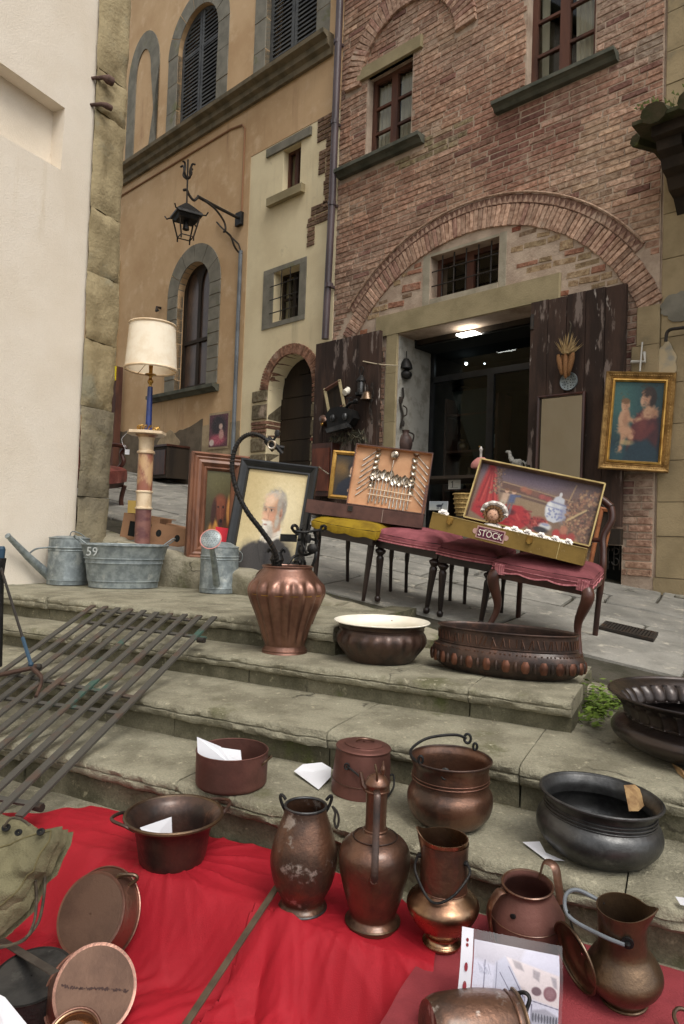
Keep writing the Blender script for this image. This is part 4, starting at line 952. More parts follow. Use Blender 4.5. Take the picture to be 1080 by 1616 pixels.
# tiled roof edge of the neighbouring porch at the right
rf = thing('tiled_canopy', 'dark mossy tiled canopy jutting out from the stone building high at the right edge', 'canopy', FM)
cl, cr = .04, -1.7
m = MB(); m.box(cr, cl-.06, 0, .60, 4.05, 4.13); m.build('eaves_board', DARKWOOD, rf, local=True)
for i in range(7):
    x = cl-.12-.26*i
    m = MB(); m.tube(spline([(x, .05, 4.45), (x, .4, 4.28), (x, .74, 4.15)], 4), [.085]*8+[.095], 10, flat=.75); m.build('roof_tile', TILE, rf, local=True, smooth=True)
m = MB(); m.tube([(cl-.1, .0, 4.17), (cl+.10, .5, 4.13)], .05, 6); m.box(cr, cl+.05, .0, .70, 4.131, 4.16); m.build('tile_bed', TILE, rf, local=True)
for i in range(3):
    x = cl-.16-.5*i
    m = MB(); m.prism([(0, 4.05), (.52, 4.05), (.50, 3.98), (.42, 3.95), (.38, 3.88), (.28, 3.86), (.22, 3.78), (.1, 3.76), (0, 3.66)], x-.09, x+.09, Matrix(((0, 0, 1, 0), (1, 0, 0, 0), (0, 1, 0, 0), (0, 0, 0, 1)))); m.build('carved_bracket', DARKWOOD, rf, local=True)
m = MB()
for i in range(240):
    x = random.uniform(cr, cl); y = random.uniform(.45, .78); z = 4.20+.2*(.75-y)+random.uniform(0, .06); a = random.uniform(0, 6.3); m.add([(x, y, z), (x+.03*math.cos(a), y+.03*math.sin(a), z+.01), (x+.01, y, z+random.uniform(.02, .06))], [(0, 1, 2)])
tag(m.build('moss_growth', MOSS, rf, local=True), kind='stuff')
m = MB(); m.tube(spline([(-.35, .02, 2.69), (-.1, .10, 2.69), (-.01, .10, 2.68), (.005, .10, 2.60)], 5), .014, 8); o = m.build('bent_pipe', IRON, None, local=True, loc=(0, 0, 0), smooth=True); o.matrix_world = FM; tag(o, 'short bent iron pipe sticking out of the stone wall at the right edge', 'pipe')
# ---------------- door leaves: planked, peeling
def leaf(label, t0, t1, z0, z1, y, nb, swing=0.):
    M_ = FM @ Matrix.Translation((t0, y, 0)) @ Matrix.Rotation(swing, 4, 'Z'); d = thing('door_leaf', label, 'door', M_, 'old wooden leaves of the shop doorway'); Wd = t1-t0
    for i in range(nb):
        m = MB(); a, b = Wd*i/nb, Wd*(i+1)/nb; m.box(a+.002, b-.002, 0, .05+random.uniform(-.003, .003), z0+random.uniform(0, .01), z1-random.uniform(0, .02), ch=.004); m.build('board', OLDWOOD, d, local=True)
    for z in (z0+.3, (z0+z1)/2, z1-.35):
        m = MB(); m.box(.02, Wd-.02, -.035, -.001, z, z+.12); m.build('batten', DARKWOOD, d, local=True)
    return d, M_
lr, MR = leaf('open brown door leaf with peeling paint, hung with maize, at the right of the doorway', .325, 1.205, 1.08, 3.165, .07, 5)
ll, ML = leaf('open brown door leaf crowded with old utensils, at the left of the doorway', 3.035, 4.06, 1.15, 3.235, .07, 6)
m = MB(); m.box(.0, .86, -.01, .052, .935, 1.07, MR, ch=.004); m.build('bottom_rail', DARKWOOD, lr)
for z in (1.5, 2.9):
    m = MB(); m.tube([MR @ Vector((.86, .05, z)), MR @ Vector((.86, .05, z+.14))], .018, 8); m.build('hinge', IRON, lr)
def WL(px, py, y): t, z = FT(px, py, y); return Vector((t, y, z))     # facade-local point seen at a photo point
def onwall(name, label, cat, p, group=None): return thing(name, label, cat, FM @ Matrix.Translation(p), group)
# maize bunch
p = WL(897, 560, .15)
cb_ = onwall('maize_bunch', 'bunch of dried orange maize cobs hanging on the right door leaf', 'dried maize', p)
for i, (dx, l, a) in enumerate(((.07, .19, .22), (.03, .21, .10), (.0, .22, .02), (-.03, .2, -.08), (-.07, .19, -.22), (.045, .17, .16))):
    m = MB(); mm = Matrix.Translation((dx, .02 if i % 2 else .05, .0)) @ Matrix.Rotation(a, 4, 'Y'); m.lathe([(.004, -l), (.016, -l*.93), (.024, -l*.6), (.024, -l*.25), (.014, 0)], 10, mm); m.build('cob', CORN, cb_, local=True, smooth=True)
m = MB()
for i in range(70):
    a = random.uniform(-1.25, 1.25); l = random.uniform(.08, .2); b = Vector((math.sin(a)*.03, random.uniform(0, .07), .0)); e = b+Vector((math.sin(a)*l*.75, random.uniform(-.02, .05), abs(math.cos(a))*l)); w_ = Vector((math.cos(a)*.012, 0, .006)); m.add([b-w_, b+w_, e], [(0, 1, 2)])
m.build('husks', HUSK, cb_, local=True)
m = MB(); m.tube([(0, .0, .12), (-.02, .0, .27), (.01, -.03, .31)], .006, 5); m.build('string', CORDM, cb_, local=True)
# perforated skimmer
p = WL(898, 602, .13); sk = onwall('skimmer', 'round pierced tin skimmer hanging below the maize on the right door leaf', 'skimmer', p)
m = MB(); R0 = .082; m.lathe([(R0, .0), (R0*.97, .012), (R0*.6, -.004), (.002, -.010)], 28, FXZ, caps=False); m.build('bowl', ZINC, sk, local=True, smooth=True)
m = MB()
for rr, n in ((.02, 5), (.042, 9), (.062, 13)):
    for i in range(n):
        a = 2*math.pi*i/n; c = Vector((rr*math.cos(a), .014 if rr < .05 else .012, rr*math.sin(a))); m.add([c+Vector((.0055*math.cos(2*math.pi*j/6), 0, .0055*math.sin(2*math.pi*j/6))) for j in range(6)], [tuple(range(6))])
for v_ in m.v: v_.y = .004+ .0*v_.x
m.build('holes', VOID, sk, local=True)
m = MB(); m.tube([(0, -.005, .08), (0, -.02, .26)], .006, 5); m.build('handle', IRON, sk, local=True)
# ---------------- picture frames
def frame_at(TL, TR, BL, p0, n, name, label, cat, up_hint=None, group=None):
    a, b, c = (PLN(*q, p0, n) for q in (TL, TR, BL)); x = (b-a); w = x.length; x = x.normalized(); d = c-a; h = d.length; z = -d.normalized(); nn_ = x.cross(z).normalized(); e = z.dot(x)/2; x, z = (x-z*e), (z-x*e); x = x.normalized(); z = (z-x*z.dot(x)).normalized(); y = z.cross(x)
    return thing(name, label, cat, frameM(a+(-z)*h, x, y, z), group), w, h          # local: x right, z up, y away from the viewer, origin bottom left
def moulding(par, w, h, prof, mt, name='frame', y0=0., ins=0.):
    """mitred frame: prof = [(inset from the edge, height towards the viewer)]"""
    names = []
    cs = lambda i: [(ins+i, ins+i), (w-ins-i, ins+i), (w-ins-i, h-ins-i), (ins+i, h-ins-i)]
    m = MB()
    for s_ in range(4):
        b = len(m.v)
        for i, hh in prof:
            c = cs(i); p, q = c[s_], c[(s_+1) % 4]; m.v += [Vector((p[0], y0-hh, p[1])), Vector((q[0], y0-hh, q[1]))]
        k = len(prof); m.f += [(b+2*j, b+2*j+1, b+2*((j+1) % k)+1, b+2*((j+1) % k)) for j in range(k)]
    return m.build(name, mt, par, local=True)
class Cv:
    def __init__(s, w, h, bg): s.w, s.h = w, h; s.a = np.zeros((h, w, 3)); s.a[:] = bg; s.Y, s.X = np.mgrid[0:h, 0:w]; s.X = (s.X+.5)/w; s.Y = (s.Y+.5)/h; s.asp = h/w
    def _b(s, mask, col, op=1.): s.a += (np.array(col, float)-s.a)*(np.clip(mask, 0, 1)*op)[..., None]
    def ell(s, cx, cy, rx, ry, col, soft=.15, ang=0, op=1.):
        c_, s_ = math.cos(ang), math.sin(ang); dx = s.X-cx; dy = (s.Y-cy)*s.asp; ry = ry*s.asp
        d = np.sqrt(((dx*c_+dy*s_)/rx)**2+((-dx*s_+dy*c_)/ry)**2); s._b((1-d)/max(soft, 1e-3)+.5, col, op)
    def poly(s, pts, col, soft=.01, op=1.):
        ins = np.zeros(s.X.shape, bool); dmin = np.full(s.X.shape, 9.); n = len(pts)
        for i in range(n):
            x0, y0 = pts[i]; x1, y1 = pts[(i+1) % n]; c = (y0 > s.Y) != (y1 > s.Y)
            with np.errstate(divide='ignore', invalid='ignore'): xx = (x1-x0)*(s.Y-y0)/((y1-y0) if y1 != y0 else 1e-9)+x0
            ins ^= c & (s.X < xx); ex, ey = x1-x0, y1-y0; t = np.clip(((s.X-x0)*ex+(s.Y-y0)*ey)/(ex*ex+ey*ey+1e-12), 0, 1); dmin = np.minimum(dmin, np.hypot(s.X-x0-t*ex, s.Y-y0-t*ey))
        s._b(np.where(ins, dmin, -dmin)/soft+.5, col, op)
    def line(s, x0, y0, x1, y1, wd_, col, op=1.):
        ex, ey = x1-x0, y1-y0; t = np.clip(((s.X-x0)*ex+(s.Y-y0)*ey)/(ex*ex+ey*ey+1e-12), 0, 1); d = np.hypot(s.X-x0-t*ex, (s.Y-y0-t*ey)*s.asp); s._b((wd_-d)/(wd_*.6)+.3, col, op)
    def vgrad(s, c0, c1): t = s.Y[..., None]; s.a = np.array(c0)*(1-t)+np.array(c1)*t
    def noise(s, amp, sc=1):
        n = RNG.normal(0, 1, (s.h//sc+2, s.w//sc+2)); n = np.kron(n, np.ones((sc, sc)))[:s.h, :s.w]; s.a += (n*amp)[..., None]
    def build(s, par, x0, x1, z0, z1, y, name='painting', mt=None, bend=None):
        w, h = s.w, s.h; m = MB(); xs = np.linspace(x0, x1, w); zs = np.linspace(z1, z0, h)
        m.v = [Vector((x, y+(bend(x, z) if bend else 0), z)) for z in zs for x in xs]; m.f = [(j*w+i, (j+1)*w+i, (j+1)*w+i+1, j*w+i+1) for j in range(h-1) for i in range(w-1)]
        me = bpy.data.meshes.new(name); me.from_pydata([tuple(v) for v in m.v], [], m.f); me.update(); me.materials.append(mt or PAINTM)
        o = bpy.data.objects.new(name, me); COL.objects.link(o); o.parent = par; W[o.name] = W[par.name]
        c = np.clip(s.a.reshape(-1, 3), 0, 255)/255.; c = np.where(c <= .04045, c/12.92, ((c+.055)/1.055)**2.4); acol(o, np.hstack([c, np.ones((len(c), 1))])); return o
def paint_man():
    cv = Cv(110, 165, (210, 192, 148)); cv.X = (cv.X-.5)/.93+.48; cv.Y = (cv.Y-.05)/.93; cv.vgrad((196, 176, 128), (220, 206, 168))
    cv.ell(.62, .30, .5, .36, (228, 215, 180), 1.3, op=.7); cv.ell(.05, .25, .3, .5, (184, 164, 118), 1.3, op=.6)
    # coat
    cv.poly([(.0, .82), (.08, .73), (.20, .68), (.34, .645), (.46, .60), (.60, .575), (.72, .62), (.88, .69), (.98, .80), (1.2, .95), (1.2, 1.3), (-.2, 1.3), (-.2, .95)], (62, 59, 58), .03)
    cv.ell(.16, .86, .14, .16, (76, 72, 70), 1.1, op=.7); cv.ell(.82, .84, .14, .2, (50, 47, 47), 1.1, op=.8); cv.poly([(.45, .66), (.52, .62), (.58, .8), (.56, 1.2), (.46, 1.2)], (46, 43, 44), .05, .8); cv.line(.50, .68, .50, 1, .006, (36, 34, 35), .7); cv.line(.30, .66, .42, .86, .008, (44, 41, 42), .6); cv.line(.68, .62, .60, .86, .008, (42, 40, 41), .6)
    for y in (.76, .85, .94): cv.ell(.49, y, .012, .008, (28, 26, 28), .5)
    # neck and collar
    cv.poly([(.44, .50), (.66, .44), (.69, .57), (.56, .63), (.45, .62)], (176, 134, 108), .03); cv.poly([(.40, .615), (.46, .575), (.62, .545), (.70, .50), (.71, .575), (.58, .645), (.44, .665)], (218, 212, 200), .02); cv.line(.45, .64, .66, .575, .005, (160, 152, 142), .6)
    # skull, hair
    cv.ell(.52, .285, .205, .175, (150, 143, 134), .22, .1); cv.ell(.60, .33, .12, .15, (138, 130, 122), .4); cv.ell(.50, .20, .15, .06, (190, 184, 174), .6)
    # face, lit from the left
    cv.poly([(.335, .25), (.38, .19), (.48, .175), (.58, .21), (.615, .30), (.61, .40), (.57, .49), (.48, .54), (.39, .53), (.345, .46), (.325, .36)], (206, 166, 136), .05)
    cv.ell(.56, .38, .09, .17, (174, 130, 104), 1., op=.75); cv.ell(.42, .235, .10, .055, (224, 190, 162), 1.); cv.ell(.37, .40, .05, .05, (216, 170, 142), 1.); cv.ell(.49, .405, .06, .05, (206, 150, 124), 1., op=.7)
    cv.ell(.635, .36, .034, .052, (188, 140, 114), .5); cv.ell(.64, .365, .016, .03, (146, 100, 82), .6)
    # temples and sideburn
    cv.ell(.60, .275, .04, .08, (158, 150, 140), .6); cv.ell(.595, .44, .04, .08, (176, 168, 156), .7)
    # brows, eye sockets, eyes
    for x, w in ((.375, .045), (.475, .058)):
        cv.ell(x, .335, w, .028, (164, 120, 96), 1., op=.75); cv.ell(x, .338, w*.62, .013, (196, 168, 148), .5); cv.ell(x-.004, .338, w*.26, .0125, (62, 50, 48), .5); cv.line(x-w*.75, .329, x+w*.75, .331, .005, (88, 64, 54), .8); cv.line(x-w, .312, x+w*.9, .308, .008, (142, 132, 122), .9); cv.line(x-w*.6, .357, x+w*.7, .356, .004, (160, 116, 94), .6)
    # nose
    cv.poly([(.405, .33), (.43, .33), (.425, .405), (.43, .432), (.375, .436), (.365, .42), (.395, .39)], (214, 170, 142), .025); cv.line(.432, .34, .432, .42, .008, (168, 120, 96), .6); cv.ell(.40, .437, .04, .009, (140, 94, 78), .6, op=.8)
    # moustache and beard
    cv.poly([(.335, .455), (.40, .443), (.47, .452), (.52, .49), (.56, .54), (.53, .60), (.46, .645), (.40, .655), (.355, .61), (.335, .53)], (206, 199, 188), .04)
    cv.ell(.50, .57, .06, .08, (168, 160, 150), 1., op=.8); cv.ell(.375, .462, .055, .018, (228, 223, 214), .6, .2); cv.ell(.455, .466, .06, .018, (214, 208, 198), .6, -.25); cv.ell(.405, .486, .034, .008, (136, 84, 74), .6); cv.ell(.385, .56, .03, .06, (226, 220, 210), .9)
    r = random.Random(4)
    for i in range(60):
        x, y = r.uniform(.34, .54), r.uniform(.48, .63); cv.line(x, y, x+r.uniform(-.012, .01), y+.03, .003, r.choice(((232, 228, 220), (170, 162, 152), (196, 188, 178))), .5)
    for i in range(50):
        a = r.uniform(-2.6, .4); x, y = .53+.17*math.cos(a), .28+.14*math.sin(a); cv.line(x, y, x+.03*math.sin(a)*-1, y+.03*math.cos(a), .003, r.choice(((184, 178, 168), (120, 114, 108), (160, 152, 144))), .5)
    for i in range(260):
        x, y = r.uniform(0, 1), r.uniform(0, .75); d = r.uniform(-10, 10); 
        cv.ell(x, y, .03, .012, tuple(cv.a[min(cv.h-1, int(y*cv.h)), min(cv.w-1, int(x*cv.w))]+d), .8, r.uniform(-1, 1), op=.5)
    cv.noise(2.5); return cv
def paint_woman():
    cv = Cv(100, 150, (40, 78, 80)); cv.X = .06+.90*cv.X; cv.Y = .08+.90*cv.Y; cv.vgrad((34, 78, 80), (26, 46, 52)); cv.ell(.2, .3, .5, .3, (74, 120, 112), 1.4, op=.7); cv.ell(.95, .2, .4, .3, (30, 60, 66), 1.4, op=.8)
    cv.poly([(.0, .80), (.22, .74), (.40, .78), (.7, .80), (1, .74), (1, 1), (0, 1)], (24, 52, 62), .10); cv.ell(.3, .92, .3, .1, (40, 78, 84), 1.2, op=.7)
    # gown, mantle
    cv.poly([(.36, .86), (.40, .62), (.50, .46), (.60, .40), (.82, .42), (.94, .52), (1.0, .84), (.8, .9)], (92, 40, 40), .05); cv.ell(.80, .62, .14, .2, (62, 28, 32), 1.2, op=.8); cv.ell(.62, .60, .10, .14, (122, 58, 52), 1.2, op=.8); cv.poly([(.86, .45), (.98, .5), (1.02, .9), (.88, .88), (.92, .66)], (26, 34, 42), .05); cv.poly([(.34, .90), (.44, .76), (.72, .72), (.9, .82), (1, 1), (.3, 1)], (30, 54, 66), .06)
    # shoulder, neck, head bowed to the left
    cv.poly([(.60, .42), (.66, .35), (.74, .33), (.86, .40), (.88, .46), (.74, .50), (.62, .49)], (196, 150, 116), .05); cv.ell(.82, .43, .07, .05, (160, 114, 86), 1., op=.7); cv.ell(.70, .235, .125, .105, (54, 38, 30), .3); cv.ell(.76, .27, .07, .09, (44, 30, 24), .5)
    cv.ell(.635, .275, .078, .090, (206, 160, 128), .3, .35); cv.ell(.67, .30, .05, .06, (174, 126, 98), 1., op=.7); cv.ell(.66, .215, .10, .042, (62, 44, 34), .4, .2); cv.line(.575, .27, .615, .275, .004, (96, 64, 52), .7); cv.line(.64, .28, .675, .29, .004, (96, 64, 52), .7); cv.line(.615, .28, .605, .315, .005, (168, 118, 92), .7); cv.line(.60, .335, .63, .34, .004, (148, 82, 72), .8)
    # child on her lap
    cv.ell(.28, .50, .10, .115, (204, 158, 124), .35, .15); cv.ell(.33, .52, .06, .10, (166, 118, 90), 1., op=.7); cv.poly([(.20, .58), (.38, .58), (.50, .66), (.46, .74), (.30, .70), (.18, .66)], (200, 152, 118), .05); cv.poly([(.24, .66), (.36, .68), (.30, .80), (.28, .88), (.21, .88), (.24, .78)], (196, 146, 112), .04); cv.ell(.42, .70, .06, .03, (160, 112, 84), 1., op=.8)
    cv.ell(.29, .355, .078, .072, (208, 162, 128), .3); cv.ell(.32, .37, .04, .05, (176, 128, 98), 1., op=.6); cv.ell(.285, .305, .08, .035, (128, 92, 62), .5); [cv.line(x, .36, x+.02, .36, .004, (96, 66, 54), .7) for x in (.25, .30)]; cv.line(.27, .40, .29, .40, .003, (150, 84, 74), .7)
    # arms
    cv.poly([(.34, .47), (.46, .50), (.60, .47), (.62, .50), (.46, .55), (.33, .52)], (198, 150, 116), .035); cv.poly([(.80, .52), (.86, .6), (.62, .74), (.46, .72), (.44, .67), (.62, .66)], (104, 46, 44), .05); cv.ell(.43, .70, .05, .03, (200, 152, 120), .5); cv.ell(.36, .77, .12, .03, (188, 166, 118), .8, op=.8)
    r = random.Random(9)
    for i in range(300):
        x, y = r.uniform(0, 1), r.uniform(0, 1); d = r.uniform(-9, 9); cv.ell(x, y, .03, .010, tuple(cv.a[min(cv.h-1, int(y*cv.h)), min(cv.w-1, int(x*cv.w))]+d), .8, r.uniform(-1, 1), op=.5)
    cv.a *= .88; cv.noise(3); return cv
def paint_dog():
    cv = Cv(70, 120, (66, 60, 32)); cv.vgrad((80, 74, 40), (52, 42, 28)); cv.ell(.3, .15, .5, .2, (92, 86, 50), 1.3, op=.6)
    cv.poly([(.1, 1), (.18, .78), (.34, .66), (.5, .7), (1, .7), (1, 1)], (196, 140, 66), .06); cv.ell(.3, .9, .2, .14, (160, 104, 50), 1.1, op=.8); cv.ell(.84, .8, .2, .16, (60, 36, 28), .8, op=.8)
    cv.ell(.62, .50, .30, .17, (92, 46, 30), .4); cv.ell(.60, .44, .22, .10, (122, 66, 42), .9); cv.ell(.62, .62, .14, .17, (110, 58, 40), .5); cv.ell(.64, .72, .10, .06, (70, 42, 38), .6); cv.ell(.66, .69, .05, .025, (26, 18, 18), .4)
    cv.ell(.34, .58, .10, .19, (58, 30, 22), .5, .12); cv.ell(.93, .58, .10, .22, (66, 34, 24), .5, -.12); cv.ell(.96, .55, .09, .2, (206, 146, 76), .7, op=.8); cv.ell(.52, .50, .035, .016, (30, 20, 16), .5); cv.ell(.73, .50, .035, .016, (30, 20, 16), .5); cv.line(.62, .5, .63, .66, .02, (146, 86, 58), .6)
    r = random.Random(2)
    for i in range(160):
        x, y = r.uniform(0, 1), r.uniform(0, 1); d = r.uniform(-10, 10); cv.ell(x, y, .035, .012, tuple(cv.a[min(cv.h-1, int(y*cv.h)), min(cv.w-1, int(x*cv.w))]+d), .8, r.uniform(-1, 1), op=.5)
    cv.noise(3); return cv
def paint_still():
    cv = Cv(190, 94, (132, 108, 100)); cv.vgrad((116, 98, 110), (138, 112, 92)); cv.ell(.5, .10, .45, .14, (104, 88, 106), 1.); cv.ell(.52, .62, .42, .25, (146, 122, 100), 1.1); cv.ell(.9, .55, .2, .5, (104, 78, 66), 1.2, op=.8)
    # tapestry ledge with busts
    cv.poly([(.20, .24), (.78, .33), (.80, .47), (.22, .38)], (104, 76, 70), .03); cv.line(.2, .25, .8, .34, .006, (168, 140, 116), .8); cv.line(.22, .385, .8, .475, .008, (150, 126, 104), .8); cv.line(.22, .42, .8, .51, .012, (84, 62, 58), .7)
    for x, y, c in ((.40, .31, (164, 104, 88)), (.445, .335, (150, 92, 78)), (.56, .37, (158, 80, 78)), (.61, .385, (146, 70, 70)), (.5, .345, (122, 86, 76))): cv.ell(x, y, .030, .045, c, .7)
    # red drape
    cv.poly([(.065, .0), (.11, -.02), (.145, .12), (.17, .36), (.22, .60), (.24, .70), (.02, .74), (.035, .42)], (176, 52, 54), .03)
    for x0, x1 in ((.09, .06), (.10, .12), (.11, .18)): cv.line(x0, .06, x1, .66, .010, (134, 32, 38), .7); cv.line(x0+.014, .06, x1+.018, .66, .007, (204, 92, 88), .5)
    cv.poly([(.02, .74), (.16, .66), (.30, .62), (.42, .60), (.50, .70), (.53, .84), (.46, .98), (.28, .99), (.12, .94), (.02, .86)], (172, 44, 50), .03)
    r = random.Random(5)
    for i in range(26):
        x, y = r.uniform(.05, .48), r.uniform(.66, .95); cv.line(x, y, x+r.uniform(.02, .07), y+r.uniform(-.06, .08), .010, r.choice(((128, 26, 36), (128, 26, 36), (204, 84, 82))), .55)
    cv.ell(.34, .74, .04, .05, (96, 24, 32), .8); cv.ell(.585, .84, .075, .12, (150, 52, 52), .6)
    for i in range(70): cv.ell(r.uniform(.52, .65), r.uniform(.74, .96), .008, .014, r.choice(((190, 96, 88), (110, 34, 38), (160, 60, 58))), .6)
    # two figurines
    for x, c, l in ((.262, (196, 166, 150), (186, 170, 160)), (.322, (88, 96, 134), (110, 100, 110))):
        cv.ell(x+.006, .395, .017, .036, (206, 166, 146), .5); cv.ell(x+.004, .37, .02, .022, (120, 84, 66), .5); cv.poly([(x-.022, .44), (x+.026, .43), (x+.03, .58), (x-.024, .60)], c, .02); cv.line(x+.02, .46, x+.06, .44, .012, c, .9); cv.line(x-.012, .58, x-.022, .76, .011, l, .9); cv.line(x+.014, .58, x+.012, .78, .011, l, .9); cv.ell(x, .66, .02, .03, (150, 130, 120), .7, op=.5)
    # lidded vase
    cv.poly([(.615, .44), (.65, .40), (.74, .42), (.775, .47), (.78, .60), (.755, .70), (.70, .76), (.645, .74), (.615, .66), (.605, .54)], (202, 204, 220), .015); cv.ell(.76, .58, .035, .14, (148, 148, 174), 1., op=.85); cv.ell(.635, .52, .02, .10, (232, 232, 240), 1.)
    cv.poly([(.65, .40), (.66, .33), (.695, .29), (.74, .34), (.745, .42)], (194, 196, 214), .015); cv.ell(.70, .27, .012, .04, (206, 204, 214), .5); cv.line(.64, .415, .755, .44, .008, (120, 124, 164), .8); cv.line(.61, .50, .78, .53, .006, (140, 146, 184), .7)
    for i in range(30): cv.ell(r.uniform(.63, .75), r.uniform(.52, .70), .008, .016, (112, 120, 172), .6, op=.6)
    cv.ell(.64, .85, .05, .06, (206, 206, 216), .5); cv.ell(.64, .82, .03, .02, (150, 154, 190), .6); cv.ell(.61, .92, .06, .05, (52, 48, 54), .6)
    # dried flowers at the right and upper left
    for i in range(420):
        x, y = r.uniform(.77, 1.0), r.uniform(.10, 1.0)
        if x < .84 and y < .3: continue
        q = r.uniform(.005, .012); cv.ell(x, y, q, q*2.2, r.choice(((164, 122, 96), (138, 98, 80), (104, 74, 64), (180, 144, 114), (86, 62, 58), (152, 104, 88))), .6, r.uniform(-1, 1), op=.85)
    cv.line(.80, .66, .92, .44, .010, (196, 172, 132), .9); cv.line(.815, .68, .93, .46, .005, (90, 66, 58), .8); cv.line(.80, .06, .77, .38, .006, (170, 140, 110), .8); cv.line(.90, .1, .86, .3, .005, (150, 120, 96), .8)
    for i in range(150): cv.ell(.17+r.gauss(0, .022), r.uniform(.03, .5), .006, .013, r.choice(((142, 106, 88), (112, 86, 78), (168, 132, 106), (90, 70, 66))), .6, op=.8)
    for x, y, c in ((.74, .92, (178, 60, 58)), (.80, .95, (168, 62, 60)), (.86, .93, (160, 66, 62)), (.79, .84, (176, 116, 96))): cv.ell(x, y, .03, .07, c, .6)
    cv.noise(4); return cv
# gilt framed figure painting on the wall at the right (a plain stand-in composition)
gf, w, h = frame_at((957, 587), (1067, 594), (951, 740), YP(1010, 660, 5.62), Vector((-.30, -.95, .04)).normalized(), 'framed_painting', 'wide gilt frame with a woman holding a child, hung on the stone wall', 'painting', group=None)
moulding(gf, w, h, [(0, 0), (0, .03), (.008, .042), (.015, .038), (.042, .018), (.048, .026), (.060, .016), (.064, 0)], GOLD)
moulding(gf, w, h, [(0, -.01), (0, .028), (.012, .034), (.022, .012), (.022, -.01)], GOLDP, 'inner_slip', ins=.060)
m = MB(); 
for side in range(2):
    for i in range(26):
        f = (i+.5)/26
        for (x, z) in ((.028+(w-.056)*f, .028 if side == 0 else h-.028), (.028 if side == 0 else w-.028, .046+(h-.092)*f)): m.ball((x, -.028, z), (.009, .007, .009), 6)
tag(m.build('carved_ornament', GOLD, gf, local=True), kind='stuff')
cv = paint_woman(); cv.build(gf, .078, w-.078, .078, h-.078, -.004)
m = MB(); m.box(0, w, .0, .02, 0, h); m.build('backing', WINWOOD, gf, local=True)
m = MB(); p = PLN(1010, 586, FA+NO*.10, NO); q = PLN(1014, 540, FA+NO*.04, NO); r_ = PLN(1000, 571, FA+NO*.04, NO); m.tube([p, q], .007, 6); m.tube([PLN(996, 571, FA+NO*.06, NO), PLN(1018, 571, FA+NO*.06, NO), PLN(1017, 556, FA+NO*.03, NO)], .014, 6); m.build('hanging_hook', mat('white_hook', S(190, 186, 176), rough=.5), gf)
# mirror on the door leaf
mi, w, h = frame_at((850, 626), (925, 617), (843, 790), FA+NO*.15, NO, 'leaning_mirror', 'tall narrow mirror in a thin dark frame against the right door leaf', 'mirror')
moulding(mi, w, h, [(0, 0), (0, .022), (.010, .03), (.022, .022), (.022, 0)], MAHOG)
m = MB(); m.box(.02, w-.02, .002, .006, .02, h-.02); m.build('mirror_glass', MIRROR, mi, local=True)
m = MB(); m.box(0, w, .007, .02, 0, h); m.build('backing', DARKWOOD, mi, local=True)
# poster on the ochre wall
po, w, h = frame_at((332, 656), (361, 654), (331, 706), FA+NO*.016, NO, 'poster', 'small torn dark red poster pasted on the ochre wall beside the grey pipe', 'poster')
m = MB(); m.box(-.02, w+.03, -.002, .004, -.03, h+.03); m.build('paper_border', PATCHL, po, local=True)
cv = Cv(46, 64, (96, 52, 60)); cv.ell(.5, .35, .38, .3, (44, 30, 34), .5); cv.ell(.62, .38, .1, .09, (206, 176, 160), .4); cv.ell(.45, .78, .4, .16, (178, 84, 100), .6); cv.ell(.16, .86, .13, .1, (214, 196, 186), .4); cv.ell(.66, .62, .13, .16, (198, 150, 140), .5); cv.noise(14); cv.build(po, 0, w, 0, h, -.004)
# dark chest against the ochre wall
bx = thing('dark_chest', 'small dark brown cabinet standing on the street against the ochre wall', 'cabinet', FM @ Matrix.Translation((6.74, .05, 1.655)))
m = MB(); m.box(0, .58, 0, .38, 0, .46, ch=.006); m.build('body', DARKWOOD, bx, local=True)
m = MB(); m.box(-.015, .595, -.0, .40, .461, .49, ch=.006); m.build('top', MAHOG, bx, local=True)
m = MB(); m.box(.04, .54, .381, .392, .05, .41); m.build('front_panel', MAHOG, bx, local=True)
